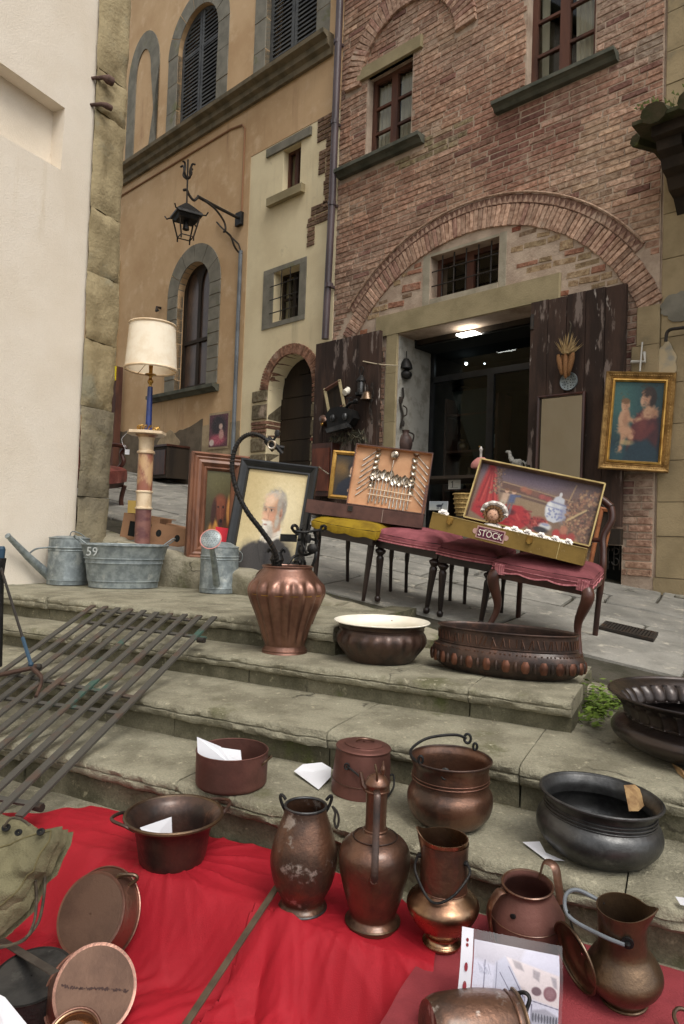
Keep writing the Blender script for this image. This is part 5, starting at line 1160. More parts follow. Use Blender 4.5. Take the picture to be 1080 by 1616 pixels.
# ------------------------------------------------------------ copper ware on the steps
def vframe(cx, by, z, yaw=0., tilt=None):
    p = G(cx, by, z); s = PXM(p); d = p-CO; cd = 1.
    M_ = Matrix.Translation(p) @ Matrix.Rotation(math.atan2(d.x, d.y)*-1+yaw, 4, 'Z')     # local -y faces the viewer
    if tilt: M_ = M_ @ tilt
    return M_, s, 1/cd
def shell(prof, th):
    """outer profile up, a rim, inner profile down to a floor"""
    inn = []
    for r, z in reversed(prof):
        if r-th > .004: inn.append((r-th, z if z > prof[0][1]+th else prof[0][1]+th))
    inn = [q for q in inn if q[1] >= prof[0][1]+th*.99]
    return [(.002, prof[0][1])]+prof+inn+[(.002, prof[0][1]+th)]
def smoothp(prof, k=4):
    P = spline([(r, 0, z) for r, z in prof], k); return [(max(p[0], .001), p[2]) for p in P]
def vessel(name, label, cat, cx, by, z, prof, mt, th=.0025, yaw=0., tilt=None, n=56, sx=1., sy=1., fn=None, group=None, inner=None, k=4, smooth=50, scale=1.):
    M_, s, f = vframe(cx, by, z, yaw, tilt); s *= scale; t = thing(name, label, cat, M_, group)
    pr = smoothp([(r*s, h*s*f) for r, h in prof], k)
    dn = RNG.uniform(0, 50)
    def fdent(i, r, z_, a):
        if fn: r, z_ = fn(i, r, z_, a)
        return r*(1+.012*mnoise.noise(Vector((math.cos(a)*1.5+dn, math.sin(a)*1.5, z_*14)))+.004*mnoise.noise(Vector((math.cos(a)*5+dn, math.sin(a)*5, z_*40)))), z_
    m = MB(); 
    if inner:
        m.lathe([(.002, pr[0][1])]+pr, n, None, sx, sy, fdent, caps=False); m.build('body', mt, t, smooth=smooth, local=True)
        m = MB(); inn = [(max(.002, r-th), max(z_, pr[0][1]+th)) for r, z_ in reversed(pr)]+[(.002, pr[0][1]+th)]; m.lathe([pr[-1]]+inn, n, None, sx, sy, caps=False); m.build('inner_lining', inner, t, smooth=smooth, local=True)
    else:
        m.lathe(shell(pr, th), n, None, sx, sy, fdent, caps=False); m.build('body', mt, t, smooth=smooth, local=True)
    return t, s, f
def ringm(par, name, r, z, tr, mt, sx=1., sy=1., n=48):
    m = MB(); m.tube([(r*sx*math.cos(2*math.pi*i/n), r*sy*math.sin(2*math.pi*i/n), z) for i in range(n)], tr, 7, closed=True); return m.build(name, mt, par, local=True, smooth=True)
def tubep(par, name, pts, r, mt, k=6, n=8, flat=1., sub=None):
    m = MB(); pp = spline(pts, k) if k else pts; m.tube(pp, r, n, flat=flat); return m.build(name, mt, sub or par, local=True, smooth=True)
# --- lowest landing
CLZ = .008
t, s, f = vessel('milk_can', 'pot bellied dark copper can with white scuffs, left of the tall necked ewer', 'can', 477, 1433, CLZ, [(37, 0), (37, 6), (32, 13), (37, 24), (47, 44), (53, 74), (50, 100), (42, 126), (35, 146), (32.5, 160)], COPO)
ringm(t, 'rim', 32.5*s, 160*s*f, .0035, TIN); ringm(t, 'base_ring', 37*s, 3*s, .004, TIN)
for sg in (-1, 1):
    m = MB(); m.tube([(sg*(32+9*math.sin(a))*s, 0, (160+14*math.sin(a)-9*math.cos(a))*s*f) for a in [math.pi*i/8 for i in range(9)]], .004, 7); m.build('lug', BLACKIRON, t, local=True, smooth=True)
tubep(t, 'bail_link', [(42*s, 0, 160*s*f), (50*s, -.004, 152*s*f), (53*s, -.006, 140*s*f), (50*s, -.008, 128*s*f), (46*s, -.006, 138*s*f), (47*s, -.003, 150*s*f), (42*s, 0, 160*s*f)], .003, IRON)
t, s, f = vessel('ewer', 'tall copper ewer with a narrow neck and a strap handle down its front', 'ewer', 588, 1457, CLZ, [(42, 0), (42.5, 7), (36, 14), (36.5, 20), (44, 42), (54, 80), (56.5, 104), (53, 120), (42, 132), (24, 140), (17.5, 146), (16.5, 170), (17, 212), (19, 216)], COPD)
ringm(t, 'base_ring', 42*s, 6*s, .0035, BRASSD); ringm(t, 'shoulder_ring', 35*s, 137*s*f, .0015, COPDK); ringm(t, 'neck_ring', 18*s, 147*s*f, .003, COPD); ringm(t, 'neck_ring', 17.6*s, 208*s*f, .003, COPD)
tubep(t, 'strap_handle', [(0, -16*s, 213*s*f), (1*s, -27*s, 208*s*f), (1*s, -34*s, 185*s*f), (1*s, -44*s, 150*s*f), (1*s, -55*s, 122*s*f), (1*s, -59.5*s, 103*s*f), (1*s, -58*s, 92*s*f)], .0085, COPDK, flat=.3)
m = MB(); m.lathe([(6*s, -.003), (6*s, .003)], 10, Matrix.Translation((0, -57.5*s, 96*s*f)) @ Matrix.Rotation(R_(90), 4, 'X')); m.build('handle_rivet', COPO, t, local=True)
m = MB(); m.lathe(smoothp([(19*s, 216*s*f), (19.5*s, 220*s*f), (14*s, 229*s*f), (5*s, 234*s*f), (1*s, 235*s*f)], 4), 24, caps=False); 
lid = m.build('hinged_lid', COPD, t, local=True, smooth=True)
tubep(t, 'thumb_piece', [(0, -14*s, 226*s*f), (-1*s, -16*s, 240*s*f), (-4*s, -14*s, 253*s*f)], .003, BRASSD, sub=lid)
m = MB(); m.lathe(smoothp([(2*s, 232*s*f), (4*s, 240*s*f), (2.5*s, 246*s*f), (.8*s, 254*s*f)], 3), 10, Matrix.Translation((9*s, 0, 0))); m.build('finial', COPD, lid, local=True, smooth=True)
tubep(t, 'pouring_spout', [(-14*s, 4*s, 205*s*f), (-22*s, 6*s, 214*s*f), (-27*s, 8*s, 232*s*f)], [.009, .008, .005], COPD, k=0)
def lip(i, r, z, a):       # a pouring lip pulled out to one side
    return r, z
def jug(label, cx, by, prof, mt, lipa, lipw, liph, top, **kw):
    def fn(i, r, z, a):
        d = (a-lipa+math.pi) % (2*math.pi)-math.pi; w = math.exp(-(d/.42)**2); hgt = max(0, (z/(top)-.86)/.14)
        hgt = min(1, hgt); return r*(1+lipw*w*hgt), z+liph*w*hgt*top*.14
    return vessel('jug', label, 'jug', cx, by, CLZ, prof, mt, fn=fn, **kw)
M0, s0, f0 = vframe(697, 1489, CLZ)
t, s, f = jug('copper jug with a straight neck over a shiny brass bright shoulder', 697, 1489, [(29, 0), (29, 5), (25, 9), (24, 15), (31, 22), (44, 35), (54, 52), (57, 62), (54, 71), (44, 80), (38, 86), (36.5, 96), (36.5, 130), (37.5, 166)], BRASSY, math.pi, .22, .5, 166*s0*f0)
ringm(t, 'base_ring', 28.5*s, 4*s, .003, BRASSY); ringm(t, 'neck_seam', 37.5*s, 88*s*f, .0015, COPD)
m = MB(); m.lathe([(37.3*s, 90*s*f), (37.4*s, 130*s*f), (38.3*s, 160*s*f)], 48, caps=False); m.build('neck_sleeve', COPD, t, local=True, smooth=True)
for a in (-2.9, -.55):
    p = Vector((math.cos(a)*39*s, math.sin(a)*39*s, 138*s*f)); m = MB(); m.ball(p, .007, 8); m.build('bail_lug', BLACKIRON, t, local=True, smooth=True)
pa, pb = [Vector((math.cos(a)*42*s, math.sin(a)*42*s, 138*s*f)) for a in (-2.9, -.55)]
tubep(t, 'bail_handle', [pa, pa+Vector((-3*s, -8*s, -22*s)), pa.lerp(pb, .3)+Vector((0, -30*s, -52*s)), pa.lerp(pb, .7)+Vector((0, -26*s, -42*s)), pb+Vector((3*s, -6*s, -14*s)), pb], .0032, BLACKIRON)
t, s, f = vessel('pitcher', 'matt brown copper pitcher with two strap handles standing behind the plastic sleeve', 'pitcher', 830, 1497, CLZ, [(47, 0), (52, 14), (57, 34), (58, 52), (56, 62), (48, 78), (40, 92), (37, 99), (38.5, 106)], COPRED, tilt=Matrix.Rotation(.10, 4, 'X'))
ringm(t, 'rim', 38.5*s, 106*s*f, .003, COPD); ringm(t, 'shoulder_crease', 57*s, 59*s*f, .0015, COPD)
tubep(t, 'strap_handle', [(-33*s, -18*s, 100*s*f), (-44*s, -26*s, 100*s*f), (-56*s, -32*s, 76*s*f), (-53*s, -32*s, 44*s*f), (-48*s, -32*s, 26*s*f)], .012, COPD, flat=.25)
tubep(t, 'strap_handle', [(18*s, 30*s, 100*s*f), (25*s, 38*s, 124*s*f), (41*s, 30*s, 124*s*f), (47*s, 22*s, 100*s*f), (52*s, 18*s, 72*s*f)], .012, COPD, flat=.25)
m = MB(); m.ball((-20*s, -47*s, 80*s*f), (.007, .003, .007), 8); m.build('rivet', BLACKIRON, t, local=True, smooth=True)
M0, s0, f0 = vframe(985, 1577, CLZ)
t, s, f = jug('brown copper jug with a pouring beak and wire bail, rightmost on the red felt', 985, 1577, [(34, 0), (33, 5), (37, 12), (50, 26), (58, 42), (57, 54), (48, 70), (39, 84), (36, 100), (36.5, 130), (38, 152)], BRASSD, -.25, .42, .7, 152*s0*f0, tilt=Matrix.Rotation(-.04, 4, 'Y') @ Matrix.Rotation(.12, 4, 'X'))
ringm(t, 'base_ring', 34*s, 3*s, .003, BRASSD)
lp = Vector((8*s, -38*s, 122*s*f)); lq = Vector((-30*s, 24*s, 138*s*f))
m = MB(); m.lathe([(9*s, -.002), (9*s, .004)], 10, Matrix.Translation(lp) @ Matrix.Rotation(R_(90), 4, 'X')); m.ball(lp+Vector((0, -.006, 0)), .006, 8); m.build('bail_lug', BLACKIRON, t, local=True)
m = MB(); m.ball(lq, .006, 8); m.build('bail_lug', BLACKIRON, t, local=True)
tubep(t, 'bail_handle', [lp+Vector((-4*s, -4*s, -2*s)), lp+Vector((-38*s, 4*s, 0)), Vector((-78*s, -6*s, 122*s*f)), Vector((-86*s, 14*s, 142*s*f)), Vector((-68*s, 26*s, 150*s*f)), lq], .0042, GREYPIPE)
tubep(t, 'bail_strap', [Vector((-80*s, 0, 128*s*f)), Vector((-72*s, -4*s, 96*s*f)), Vector((-55*s, -8*s, 70*s*f))], .006, BLACKIRON, flat=.3)
# round lid on edge between the pitcher and that jug
lc = G(907, 1562, CLZ); s = PXM(lc); Mx = Matrix.Translation(lc+Vector((0, 0, 51*s))) @ Matrix.Rotation(.28, 4, 'Z') @ Matrix.Rotation(R_(90-14), 4, 'Y')
t = thing('domed_cover', 'round domed copper cover standing on edge beside the beaked jug', 'cover', Mx)
m = MB(); m.lathe(smoothp([(.002, .016), (20*s, .015), (32*s, .008), (44*s, .006), (51*s, 0), (51*s, -.004)], 4), 44, caps=False); m.build('dome', BRASSD, t, local=True, smooth=True); ringm(t, 'rim', 51*s, -.002, .003, BRASSD)
# preserving pan
t, s, f = vessel('preserving_pan', 'deep dark copper preserving pan with two loop handles on the red cloth', 'pan', 272, 1357, CLZ, [(47, 0), (51, 6), (56, 34), (60, 52), (66, 64), (74, 71), (75, 72)], COPDK, th=.004, n=64)
ringm(t, 'rolled_rim', 75*s, 71.5*s*f, .0055, BRASSD, n=64)
for sg in (-1, 1):
    a = .35 if sg > 0 else math.pi+.15; d = Vector((math.cos(a), math.sin(a), 0)); q = Vector((-d.y, d.x, 0)); z = 68*s*f
    tubep(t, 'loop_handle', [d*62*s+q*30*s+Vector((0, 0, z-.006)), d*76*s+q*26*s+Vector((0, 0, z+.008)), d*92*s+q*8*s+Vector((0, 0, z+.012)), d*92*s-q*8*s+Vector((0, 0, z+.012)), d*76*s-q*26*s+Vector((0, 0, z+.008)), d*62*s-q*30*s+Vector((0, 0, z-.006))], .005, COPDK)
# shallow pans lying bottom up at the lower left
LOW = -.17
def tipped(name, label, cx, cy, dep, nrm, r0, r1, dpt, mt, mt2, cat='pan', group=None, scale=1.):
    ctr = CO+ray(cx, cy)*dep; n = (CR*nrm[0]+CU*nrm[1]-CF*nrm[2]).normalized(); s = PXM(ctr)*scale; M_ = upM(ctr, n); t = thing(name, label, cat, M_, group)
    m = MB(); m.lathe(smoothp([(.002, 0), (r0*s*.9, 0), (r0*s, -.004), (r0*s+(r1-r0)*s*.6, -dpt*s*.6), (r1*s, -dpt*s), (r1*s+.004, -dpt*s-.001)], 4)+[(r1*s-.003, -dpt*s-.001), (r0*s-.003, -.008), (.002, -.006)], 56, caps=False); m.build('body', mt, t, local=True, smooth=50)
    m = MB(); m.lathe([(.002, .0008), (r0*s*.93, .0008)], 48, caps=False); m.build('scoured_base', mt2, t, local=True, smooth=True)
    ringm(t, 'rim', r1*s+.002, -dpt*s, .0028, COPPER, n=56); return t, s
t, s = tipped('shallow_pan', 'shallow brown copper pan lying bottom up, its loop handle pointing uphill', 143, 1442, 1.76, (-.28, .56, .80), 60, 69, 28, COPPER, PANBOT)
wi = W[t.name].inverted()
ctr = CO+ray(193, 1389)*1.80
tubep(t, 'loop_handle', [wi @ (ctr+CR*a*s+CU*b*s) for a, b in ((-10, -6), (-8, 5), (4, 9), (20, 8), (24, 2), (16, -5), (10, -10))], .005, BRASSD)
t, s = tipped('saucepan', 'copper saucepan turned bottom up at the front, with a line of soot across its base', 151, 1561, 1.52, (.46, .64, .64), 64, 66, 52, COPPER, PANBOT)
m = MB(); 
for i in range(26):
    a = -.8+1.6*i/25+random.uniform(-.02, .02); m.add([Vector((a*62*s+.004*math.cos(k*1.05), (.02+.12*math.sin(a*3))*20*s+random.uniform(-.003, .003)+.002*math.sin(k*1.05), .0012)) for k in range(6)], [tuple(range(6))])
m.build('soot_marks', mat('soot', S(64, 48, 44), rough=.9), t, local=True)
t, s = tipped('black_pan', 'blackened deep pan lying bottom up beside the front saucepan', 50, 1540, 1.57, (.02, .98, .12), 61, 65, 62, BLACKIRON, TIN)
# shiny bowl cut by the lower edge
c = CO+ray(116, 1640)*1.42; s = PXM(c); t = thing('copper_bowl', 'bright polished copper bowl rim at the bottom edge in front of the saucepan', 'bowl', upM(c, (.0, -.5, .8)))
m = MB(); m.lathe(shell(smoothp([(20*s, -40*s), (36*s, -20*s), (38*s, 0), (42*s, 4*s)], 4), .002), 40, caps=False); m.build('body', BRASSY, t, local=True, smooth=50); ringm(t, 'rim', 42*s, 4*s, .003, COPPER)
# pail lying on its side at the bottom
c0 = CO+ray(676, 1632)*1.30; c1 = CO+ray(812, 1622)*1.34; ax = (c1-c0).normalized(); t = thing('lying_pail', 'brown copper pail lying on its side at the bottom edge, mouth to the right', 'pail', upM(c0, ax)); L_ = (c1-c0).length; s = PXM(c0)
m = MB(); m.lathe(shell(smoothp([(46*s, 0), (54*s, L_*.15), (57*s, L_*.55), (54*s, L_*.85), (50*s, L_*.93), (54*s, L_)], 4), .003), 44, caps=False); m.build('body', COPO, t, local=True, smooth=50); ringm(t, 'rim', 54*s, L_, .004, BRASSD); ringm(t, 'seam_band', 52*s, L_*.92, .003, COPD)
wi = W[t.name].inverted(); pp = [wi @ (CO+ray(x, y)*d) for x, y, d in ((806, 1572, 1.36), (826, 1566, 1.34), (836, 1576, 1.33), (830, 1600, 1.32), (834, 1626, 1.31))]
tubep(t, 'bail_handle', pp, .004, BLACKIRON)
tubep(t, 'bail_handle', [wi @ (CO+ray(x, y)*d) for x, y, d in ((818, 1570, 1.36), (822, 1590, 1.33), (826, 1630, 1.31))], .005, BLACKIRON)
c = CO+ray(1082, 1612)*1.33; t = thing('iron_ring', 'dark metal ring just showing at the lower right corner', 'ring', upM(c, (.2, -.5, .8)))
ringm(t, 'hoop', .022, 0, .004, BRASSD)
# --- first step
t, s, f = vessel('casserole', 'wide flat dull red copper casserole holding a folded price note', 'casserole', 365, 1236, Z1, [(52, 0), (55.5, 4), (56, 14), (56.5, 53)], COPRED, th=.003, n=64)
ringm(t, 'rim', 56*s, 53*s*f, .0025, COPRED, n=64)
a0, a1 = -.62, -.05; zz = 44*s*f
tubep(t, 'side_handle', [(56*s*math.cos(a0), 56*s*math.sin(a0), zz-.012), (61*s*math.cos(a0+.05), 61*s*math.sin(a0+.05), zz), (63*s*math.cos(-.3), 63*s*math.sin(-.3), zz+.004), (61*s*math.cos(a1-.05), 61*s*math.sin(a1-.05), zz), (56*s*math.cos(a1), 56*s*math.sin(a1), zz-.010)], .0035, BRASSD)
t, s, f = vessel('lidded_pail', 'lidded reddish copper pail with a bail handle on the step', 'pail', 569, 1248, Z1, [(46, 0), (46, 5), (44.5, 40), (43, 60), (42, 69)], COPRED, tilt=Matrix.Rotation(.04, 4, 'Y'))
m = MB(); m.lathe(smoothp([(43*s, 67*s*f), (43*s, 71*s*f), (30*s, 73*s*f), (28*s, 76*s*f), (2*s, 77*s*f)], 3), 44, caps=False); lid = m.build('lid', COPRED, t, local=True, smooth=50)
tubep(t, 'lid_ring', [(-12*s, -2*s, 78*s*f), (-6*s, -7*s, 83*s*f), (6*s, -6*s, 83*s*f), (16*s, 2*s, 79*s*f), (6*s, 8*s, 80*s*f), (-10*s, 4*s, 79*s*f)], .0025, COPD, sub=lid)
ringm(t, 'seam', 46*s, 20*s*f, .0012, COPD)
lp = Vector((-24*s, -39*s, 50*s*f)); lq = Vector((43*s, -6*s, 30*s*f))
m = MB(); m.tube([lp+Vector((.007*math.cos(a), -.003, .009*math.sin(a))) for a in [2*math.pi*i/10 for i in range(10)]], .0028, 6, closed=True); m.build('bail_lug', BLACKIRON, t, local=True, smooth=True)
tubep(t, 'bail_handle', [lp, Vector((-4*s, -50*s, 40*s*f)), Vector((18*s, -52*s, 20*s*f)), Vector((34*s, -44*s, 6*s*f)), Vector((50*s, -16*s, 14*s*f)), Vector((50*s, -4*s, 30*s*f)), lq], .003, BLACKIRON)
t, s, f = vessel('cauldron', 'round bellied copper cauldron with an iron bail, between the lidded pail and the dark basin', 'cauldron', 709, 1298, Z1, [(34, 0), (50, 5), (62, 18), (67, 34), (66, 48), (61, 58), (59.5, 66), (59.5, 88), (63, 98), (63.5, 101)], COPD, th=.003, n=64)
ringm(t, 'rim', 63.5*s, 101*s*f, .003, COPDK, n=64); ringm(t, 'band', 60.5*s, 70*s*f, .0018, COPPER, n=64); ringm(t, 'band', 60.5*s, 75*s*f, .0015, COPPER, n=64)
aa = (2.2, -.95); P_ = [Vector((math.cos(a)*62*s, math.sin(a)*62*s, 101*s*f)) for a in ((-2.4), (.9))]
for p in P_:
    m = MB(); m.tube([p+Vector((.006*math.cos(a), 0, .012+.010*math.sin(a))) for a in [2*math.pi*i/10 for i in range(10)]], .004, 6, closed=True); m.build('bail_lug', BLACKIRON, t, local=True, smooth=True)
pL, pR = Vector((-18*s, -52*s, 88*s*f)), Vector((28*s, 50*s, 112*s*f))
tubep(t, 'bail_handle', [Vector((-10*s, -56*s, 96*s*f)), Vector((-44*s, -44*s, 100*s*f)), Vector((-64*s, -8*s, 108*s*f)), Vector((-40*s, 28*s, 120*s*f)), Vector((4*s, 48*s, 124*s*f)), Vector((24*s, 54*s, 118*s*f))], .0042, BLACKIRON)
for c in (Vector((-8*s, -56*s, 94*s*f)), Vector((26*s, 54*s, 118*s*f))):
    m = MB(); m.tube([c+Vector((.010*math.cos(a), .002*math.sin(a), .013*math.sin(a))) for a in [2*math.pi*i/12 for i in range(12)]], .0045, 6, closed=True); m.build('bail_ring', BLACKIRON, t, local=True, smooth=True)
t, s, f = vessel('tin_basin', 'large black tinned basin with a grooved collar on the step at the right', 'basin', 941, 1345, Z1, [(60, 0), (74, 7), (90, 24), (95, 40), (91, 55), (84, 63), (83, 66), (83, 78), (88, 88), (91, 91)], TIN, th=.004, n=72, tilt=Matrix.Rotation(.05, 4, 'Y'))
ringm(t, 'rim', 91*s, 91*s*f, .0045, TIN, n=72)
for q in (64, 69, 74): ringm(t, 'collar_groove', (84.5 if q < 70 else 83.6)*s, q*s*f, .0022, TIN, n=72)
# --- second step, far right
t, s, f = vessel('fluted_cauldron', 'very dark wide rimmed cauldron with a fluted collar, half cut by the right edge', 'cauldron', 1117, 1190, Z2, [(90, 0), (112, 5), (138, 19), (144, 31), (138, 42), (122, 50), (118, 54), (124, 70), (136, 81), (146, 87), (148, 89)], COPBL, th=.005, n=144, fn=lambda i, r, z, a: (r*(1+(.05*max(0, math.sin(a*36))**1. if .105 < z < .158 else 0)), z))
ringm(t, 'rim', 148*s, 89*s*f, .004, COPBL, n=80); ringm(t, 'band', 121*s, 52*s*f, .003, COPBL, n=80)
# --- third step
def lobes(n, amp, z0, z1, ph=0):
    def fn(i, r, z, a):
        w = max(0, min(1, (z-z0)/((z1-z0)*.12)))*max(0, min(1, (z1-z)/((z1-z0)*.10))); w = w*w*(3-2*w); return r*(1+amp*w*(abs(math.cos(a*n/2+ph))**.8-.6)), z
    return fn
M0, s0, f0 = vframe(449, 1029, Z3)
t, s, f = vessel('fluted_pot', 'tall bright copper pot with bulging vertical flutes on the step', 'pot', 449, 1029, Z3, [(36, 0), (32, 11), (33, 16), (38, 36), (46, 60), (54, 80), (58, 94), (57, 104), (51, 116), (43, 126), (39, 131), (38.5, 135)], COPPER, n=112, fn=lobes(16, .15, 14*s0, 117*s0), k=6)
ringm(t, 'rim', 39*s, 135*s*f, .005, COPPER, n=64); ringm(t, 'foot_ring', 34.5*s, 5*s, .003, COPPER)
m = MB(); m.lathe([(59.3*s, 92*s*f), (59.5*s, 93.4*s*f)], 64, caps=False); m.build('seam_line', BRASS, t, local=True)
tubep(t, 'side_ring', [(-40*s, 0, 130*s*f), (-47*s, 0, 122*s*f), (-50*s, 0, 112*s*f)], .004, BRASSD)
M0, s0, f0 = vframe(601, 1042, Z3)
def gad(i, r, z, a):
    w = max(0, 1-abs(z-30*s0)/(16*s0)); return r*(1+.11*w**.6*(abs(math.cos(a*11))**.7-.35)*(1 if math.sin(a) < .3 else 0)), z
t, s, f = vessel('enamel_bowl', 'brown copper bowl with a white enamelled inside and gadrooned belly', 'bowl', 601, 1042, Z3, [(46, 0), (53, 5), (64, 22), (68, 37), (66, 48), (67, 54), (71, 59), (75, 62)], COPDK, th=.003, n=110, inner=ENAMEL, fn=gad)
ringm(t, 'rim', 75*s, 62*s*f, .003, ENAMEL, n=80); ringm(t, 'bead', 67*s, 51*s*f, .002, COPDK, n=64); ringm(t, 'foot', 47*s, 3*s, .003, COPDK)
m = MB(); m.ball((17*s, 66*s, 54*s*f), .007, 8); m.build('inner_knob', COPD, t, local=True)
# oval jardiniere, long axis along the step
p = G(797, 1062, Z3); s = PXM(p); yw = math.atan2(-SD.y, -SD.x)
t = thing('oval_planter', 'long oval embossed copper planter with bosses round its belly', 'planter', upM(p, (0, 0, 1), yw))
hw, hd = 112*s/.93, 46*s/.75
def op(k): return [(k[0]*hw, k[1]*s) for k in ()]
prof = smoothp([(.74, 0), (.86, 5*s), (.97, 16*s), (1.0, 27*s), (.97, 37*s), (.91, 43*s), (.905, 46*s), (.90, 67*s), (.915, 69*s)], 4)
m = MB(); m.lathe([(.002, 0)]+prof+[(r-.018, z) for r, z in reversed(prof) if z > 6*s]+[(.01, 7*s)], 96, None, hw, hd, caps=False); m.build('body', COPDK, t, local=True, smooth=50)
for nm, r, z, tr in (('rim', .912, 69*s, .004), ('band', .905, 45*s, .003), ('foot', .76, 2*s, .004)): ringm(t, nm, 1., z, tr, COPDK, r*hw, r*hd, 96)
nb = 52
for i in range(nb):
    a = 2*math.pi*i/nb; c = Vector((hw*1.0*math.cos(a), hd*1.0*math.sin(a), 22*s)); d = Vector((math.cos(a)/hw, math.sin(a)/hd, 0)).normalized()
    M_ = Matrix.Translation(c-d*.004) @ Matrix.Rotation(math.atan2(d.y, d.x), 4, 'Z'); m = MB(); big = i % 2 == 0
    m.ball((0, 0, 0), (.011, .0180 if big else .009, .029 if big else .024), 10, M_); m.build('boss' if big else 'small_boss', BOSS if big else COPDK, t, local=True, smooth=True)
m = MB()
for i in range(90):
    a = 2*math.pi*i/90+random.uniform(-.02, .02)
    for z0, z1 in ((49*s, 62*s),):
        c = Vector((hw*.908*math.cos(a), hd*.908*math.sin(a), 0)); a2 = a+random.uniform(-.05, .05); e = Vector((hw*.908*math.cos(a2), hd*.908*math.sin(a2), 0)); m.tube([c+Vector((0, 0, z0)), e+Vector((0, 0, z1))], .0022, 4)
    c = Vector((hw*.955*math.cos(a), hd*.955*math.sin(a), 39*s)); m.ball(c, .0045, 6)
tag(m.build('embossed_band', COPD, t, local=True), kind='stuff')
# ------------------------------------------------------------ galvanised ware on the top step
t, s, f = vessel('zinc_tub', 'oval galvanised tub with wire handles on the top step', 'tub', 195, 926, Z4, [(52, 0), (53, 10), (54, 10.5), (58, 38), (58.8, 39), (58.8, 44), (60, 45), (65, 64), (66.5, 66)], ZINC, sy=.62, k=1, n=72, smooth=25)
ringm(t, 'rim', 66*s, 66*s*f, .007, ZINC, 1, .62, 72)
for q, r in ((10, 53.6), (38, 58.6), (45, 60.3)): ringm(t, 'bead', r*s, q*s*f, .004, ZINC, 1, .62, 72)
for sg in (-1, 1):
    tubep(t, 'wire_handle', [(sg*50*s, -18*s, 62*s*f), (sg*58*s, -22*s, 68*s*f), (sg*72*s, -12*s, 78*s*f), (sg*76*s, 6*s, 76*s*f), (sg*64*s, 16*s, 66*s*f)], .0045, ZINC)
me = text_mesh('59', 19*s); me.materials.append(mat('white_chalk', S(168, 172, 170), rough=.9)); a = R_(-137)
piece('painted_number', me, t, Matrix.Translation((math.cos(a)*65.3*s, math.sin(a)*65.3*.62*s-.012, 55*s*f)) @ Matrix.Rotation(R_(-25), 4, 'Z') @ Matrix.Rotation(R_(84), 4, 'X'))
def wcan(label, cx, by, r, h, spout, rose):
    t, s, f = vessel('watering_can', label, 'watering can', cx, by, Z4, [(r, 0), (r, 6), (r+.6, 7), (r, 8), (r-.4, h*.72), (r+.6, h*.735), (r-.4, h*.75), (r+.5, h*.80), (r-.6, h*.815), (r-1, h)], ZINC, k=1, n=48, smooth=30)
    ringm(t, 'rim', (r-1)*s, h*s*f, .004, ZINC); return t, s, f
t, s, f = wcan('galvanised watering can with a long bare spout pointing left', 107, 921, 31, 72, None, None)
wi = W[t.name].inverted(); q = PXM(W[t.name].translation)
def lp_(px, py, dy=0.): return wi @ YP(px, py, W[t.name].translation.y+dy)
m = MB(); m.tube([lp_(84, 914), lp_(46, 880, -.14), lp_(13, 846, -.32)], [.034, .026, .017], 14); m.build('spout', ZINC, t, local=True, smooth=True)
m = MB(); m.tube([lp_(13.5, 846.5, -.322), lp_(12, 845, -.33)], [.020, .020], 14); m.build('spout_mouth', ZINC, t, local=True)
tubep(t, 'spout_stay', [lp_(46, 874, -.14), lp_(58, 866, -.14), lp_(80, 864, -.13), lp_(103, 865, -.14)], .006, ZINC)
m = MB(); m.lathe([(r_*s, 72*s*f+z_*s) for r_, z_ in ((31, 0), (20, 3), (2, 3.5))], 40, Matrix.Scale(1, 4), caps=False); m.build('half_cover', ZINC, t, local=True, smooth=True)
tubep(t, 'carry_handle', [(0, 0, 74*s*f), (3*s, 0, 82*s*f), (14*s, 0, 80*s*f), (28*s, 0, 70*s*f)], .010, ZINC, flat=.35)
t, s, f = wcan('galvanised watering can with a round rose on its spout, right of the tub', 345, 934, 30, 71, None, None)
wi = W[t.name].inverted(); yy = W[t.name].translation.y
m = MB(); m.tube([wi @ YP(342, 921, yy-.13), wi @ YP(339, 893, yy-.24), wi @ YP(334, 862, yy-.34)], [.024, .020, .017], 12); m.build('spout', ZINC, t, local=True, smooth=True)
rc = YP(333, 851, yy-.38); d = Vector((-.05, -.9, .42)).normalized(); mm = wi @ upM(rc, d); ss = PXM(rc)
m = MB(); m.lathe([(.016, -.05), (15*ss, -.006), (17*ss, 0), (16*ss, .004), (10*ss, .009), (.002, .012)], 36, mm, caps=False); ro = m.build('rose', ZINC, t, local=True, smooth=40)
m = MB(); m.tube([mm @ Vector((16.6*ss*math.cos(a), 16.6*ss*math.sin(a), .002)) for a in [2*math.pi*i/32 for i in range(32)]], .0035, 6, closed=True); m.build('rose_rim', ROSEM, ro, local=True, smooth=True)
m = MB()
for rr, n in ((4, 6), (7.5, 12), (11, 18)):
    for i in range(n):
        a = 2*math.pi*i/n; zc = .0128-(rr/17)**2*.007; m.add([mm @ Vector((rr*ss*math.cos(a)+.0022*math.cos(k*1.05), rr*ss*math.sin(a)+.0022*math.sin(k*1.05), zc)) for k in range(6)], [tuple(range(6))])
m.build('rose_holes', IRON, ro, local=True)
m = MB(); m.lathe([(29*s, 71*s*f), (16*s, 78*s*f), (2*s, 79*s*f)], 40, caps=False); m.build('cover', ZINC, t, local=True, smooth=True)
tubep(t, 'side_handle', [(29*s, 0, 66*s*f), (35*s, 0, 60*s*f), (34*s, 0, 50*s*f), (29*s, 0, 48*s*f)], .008, ZINC, flat=.4)
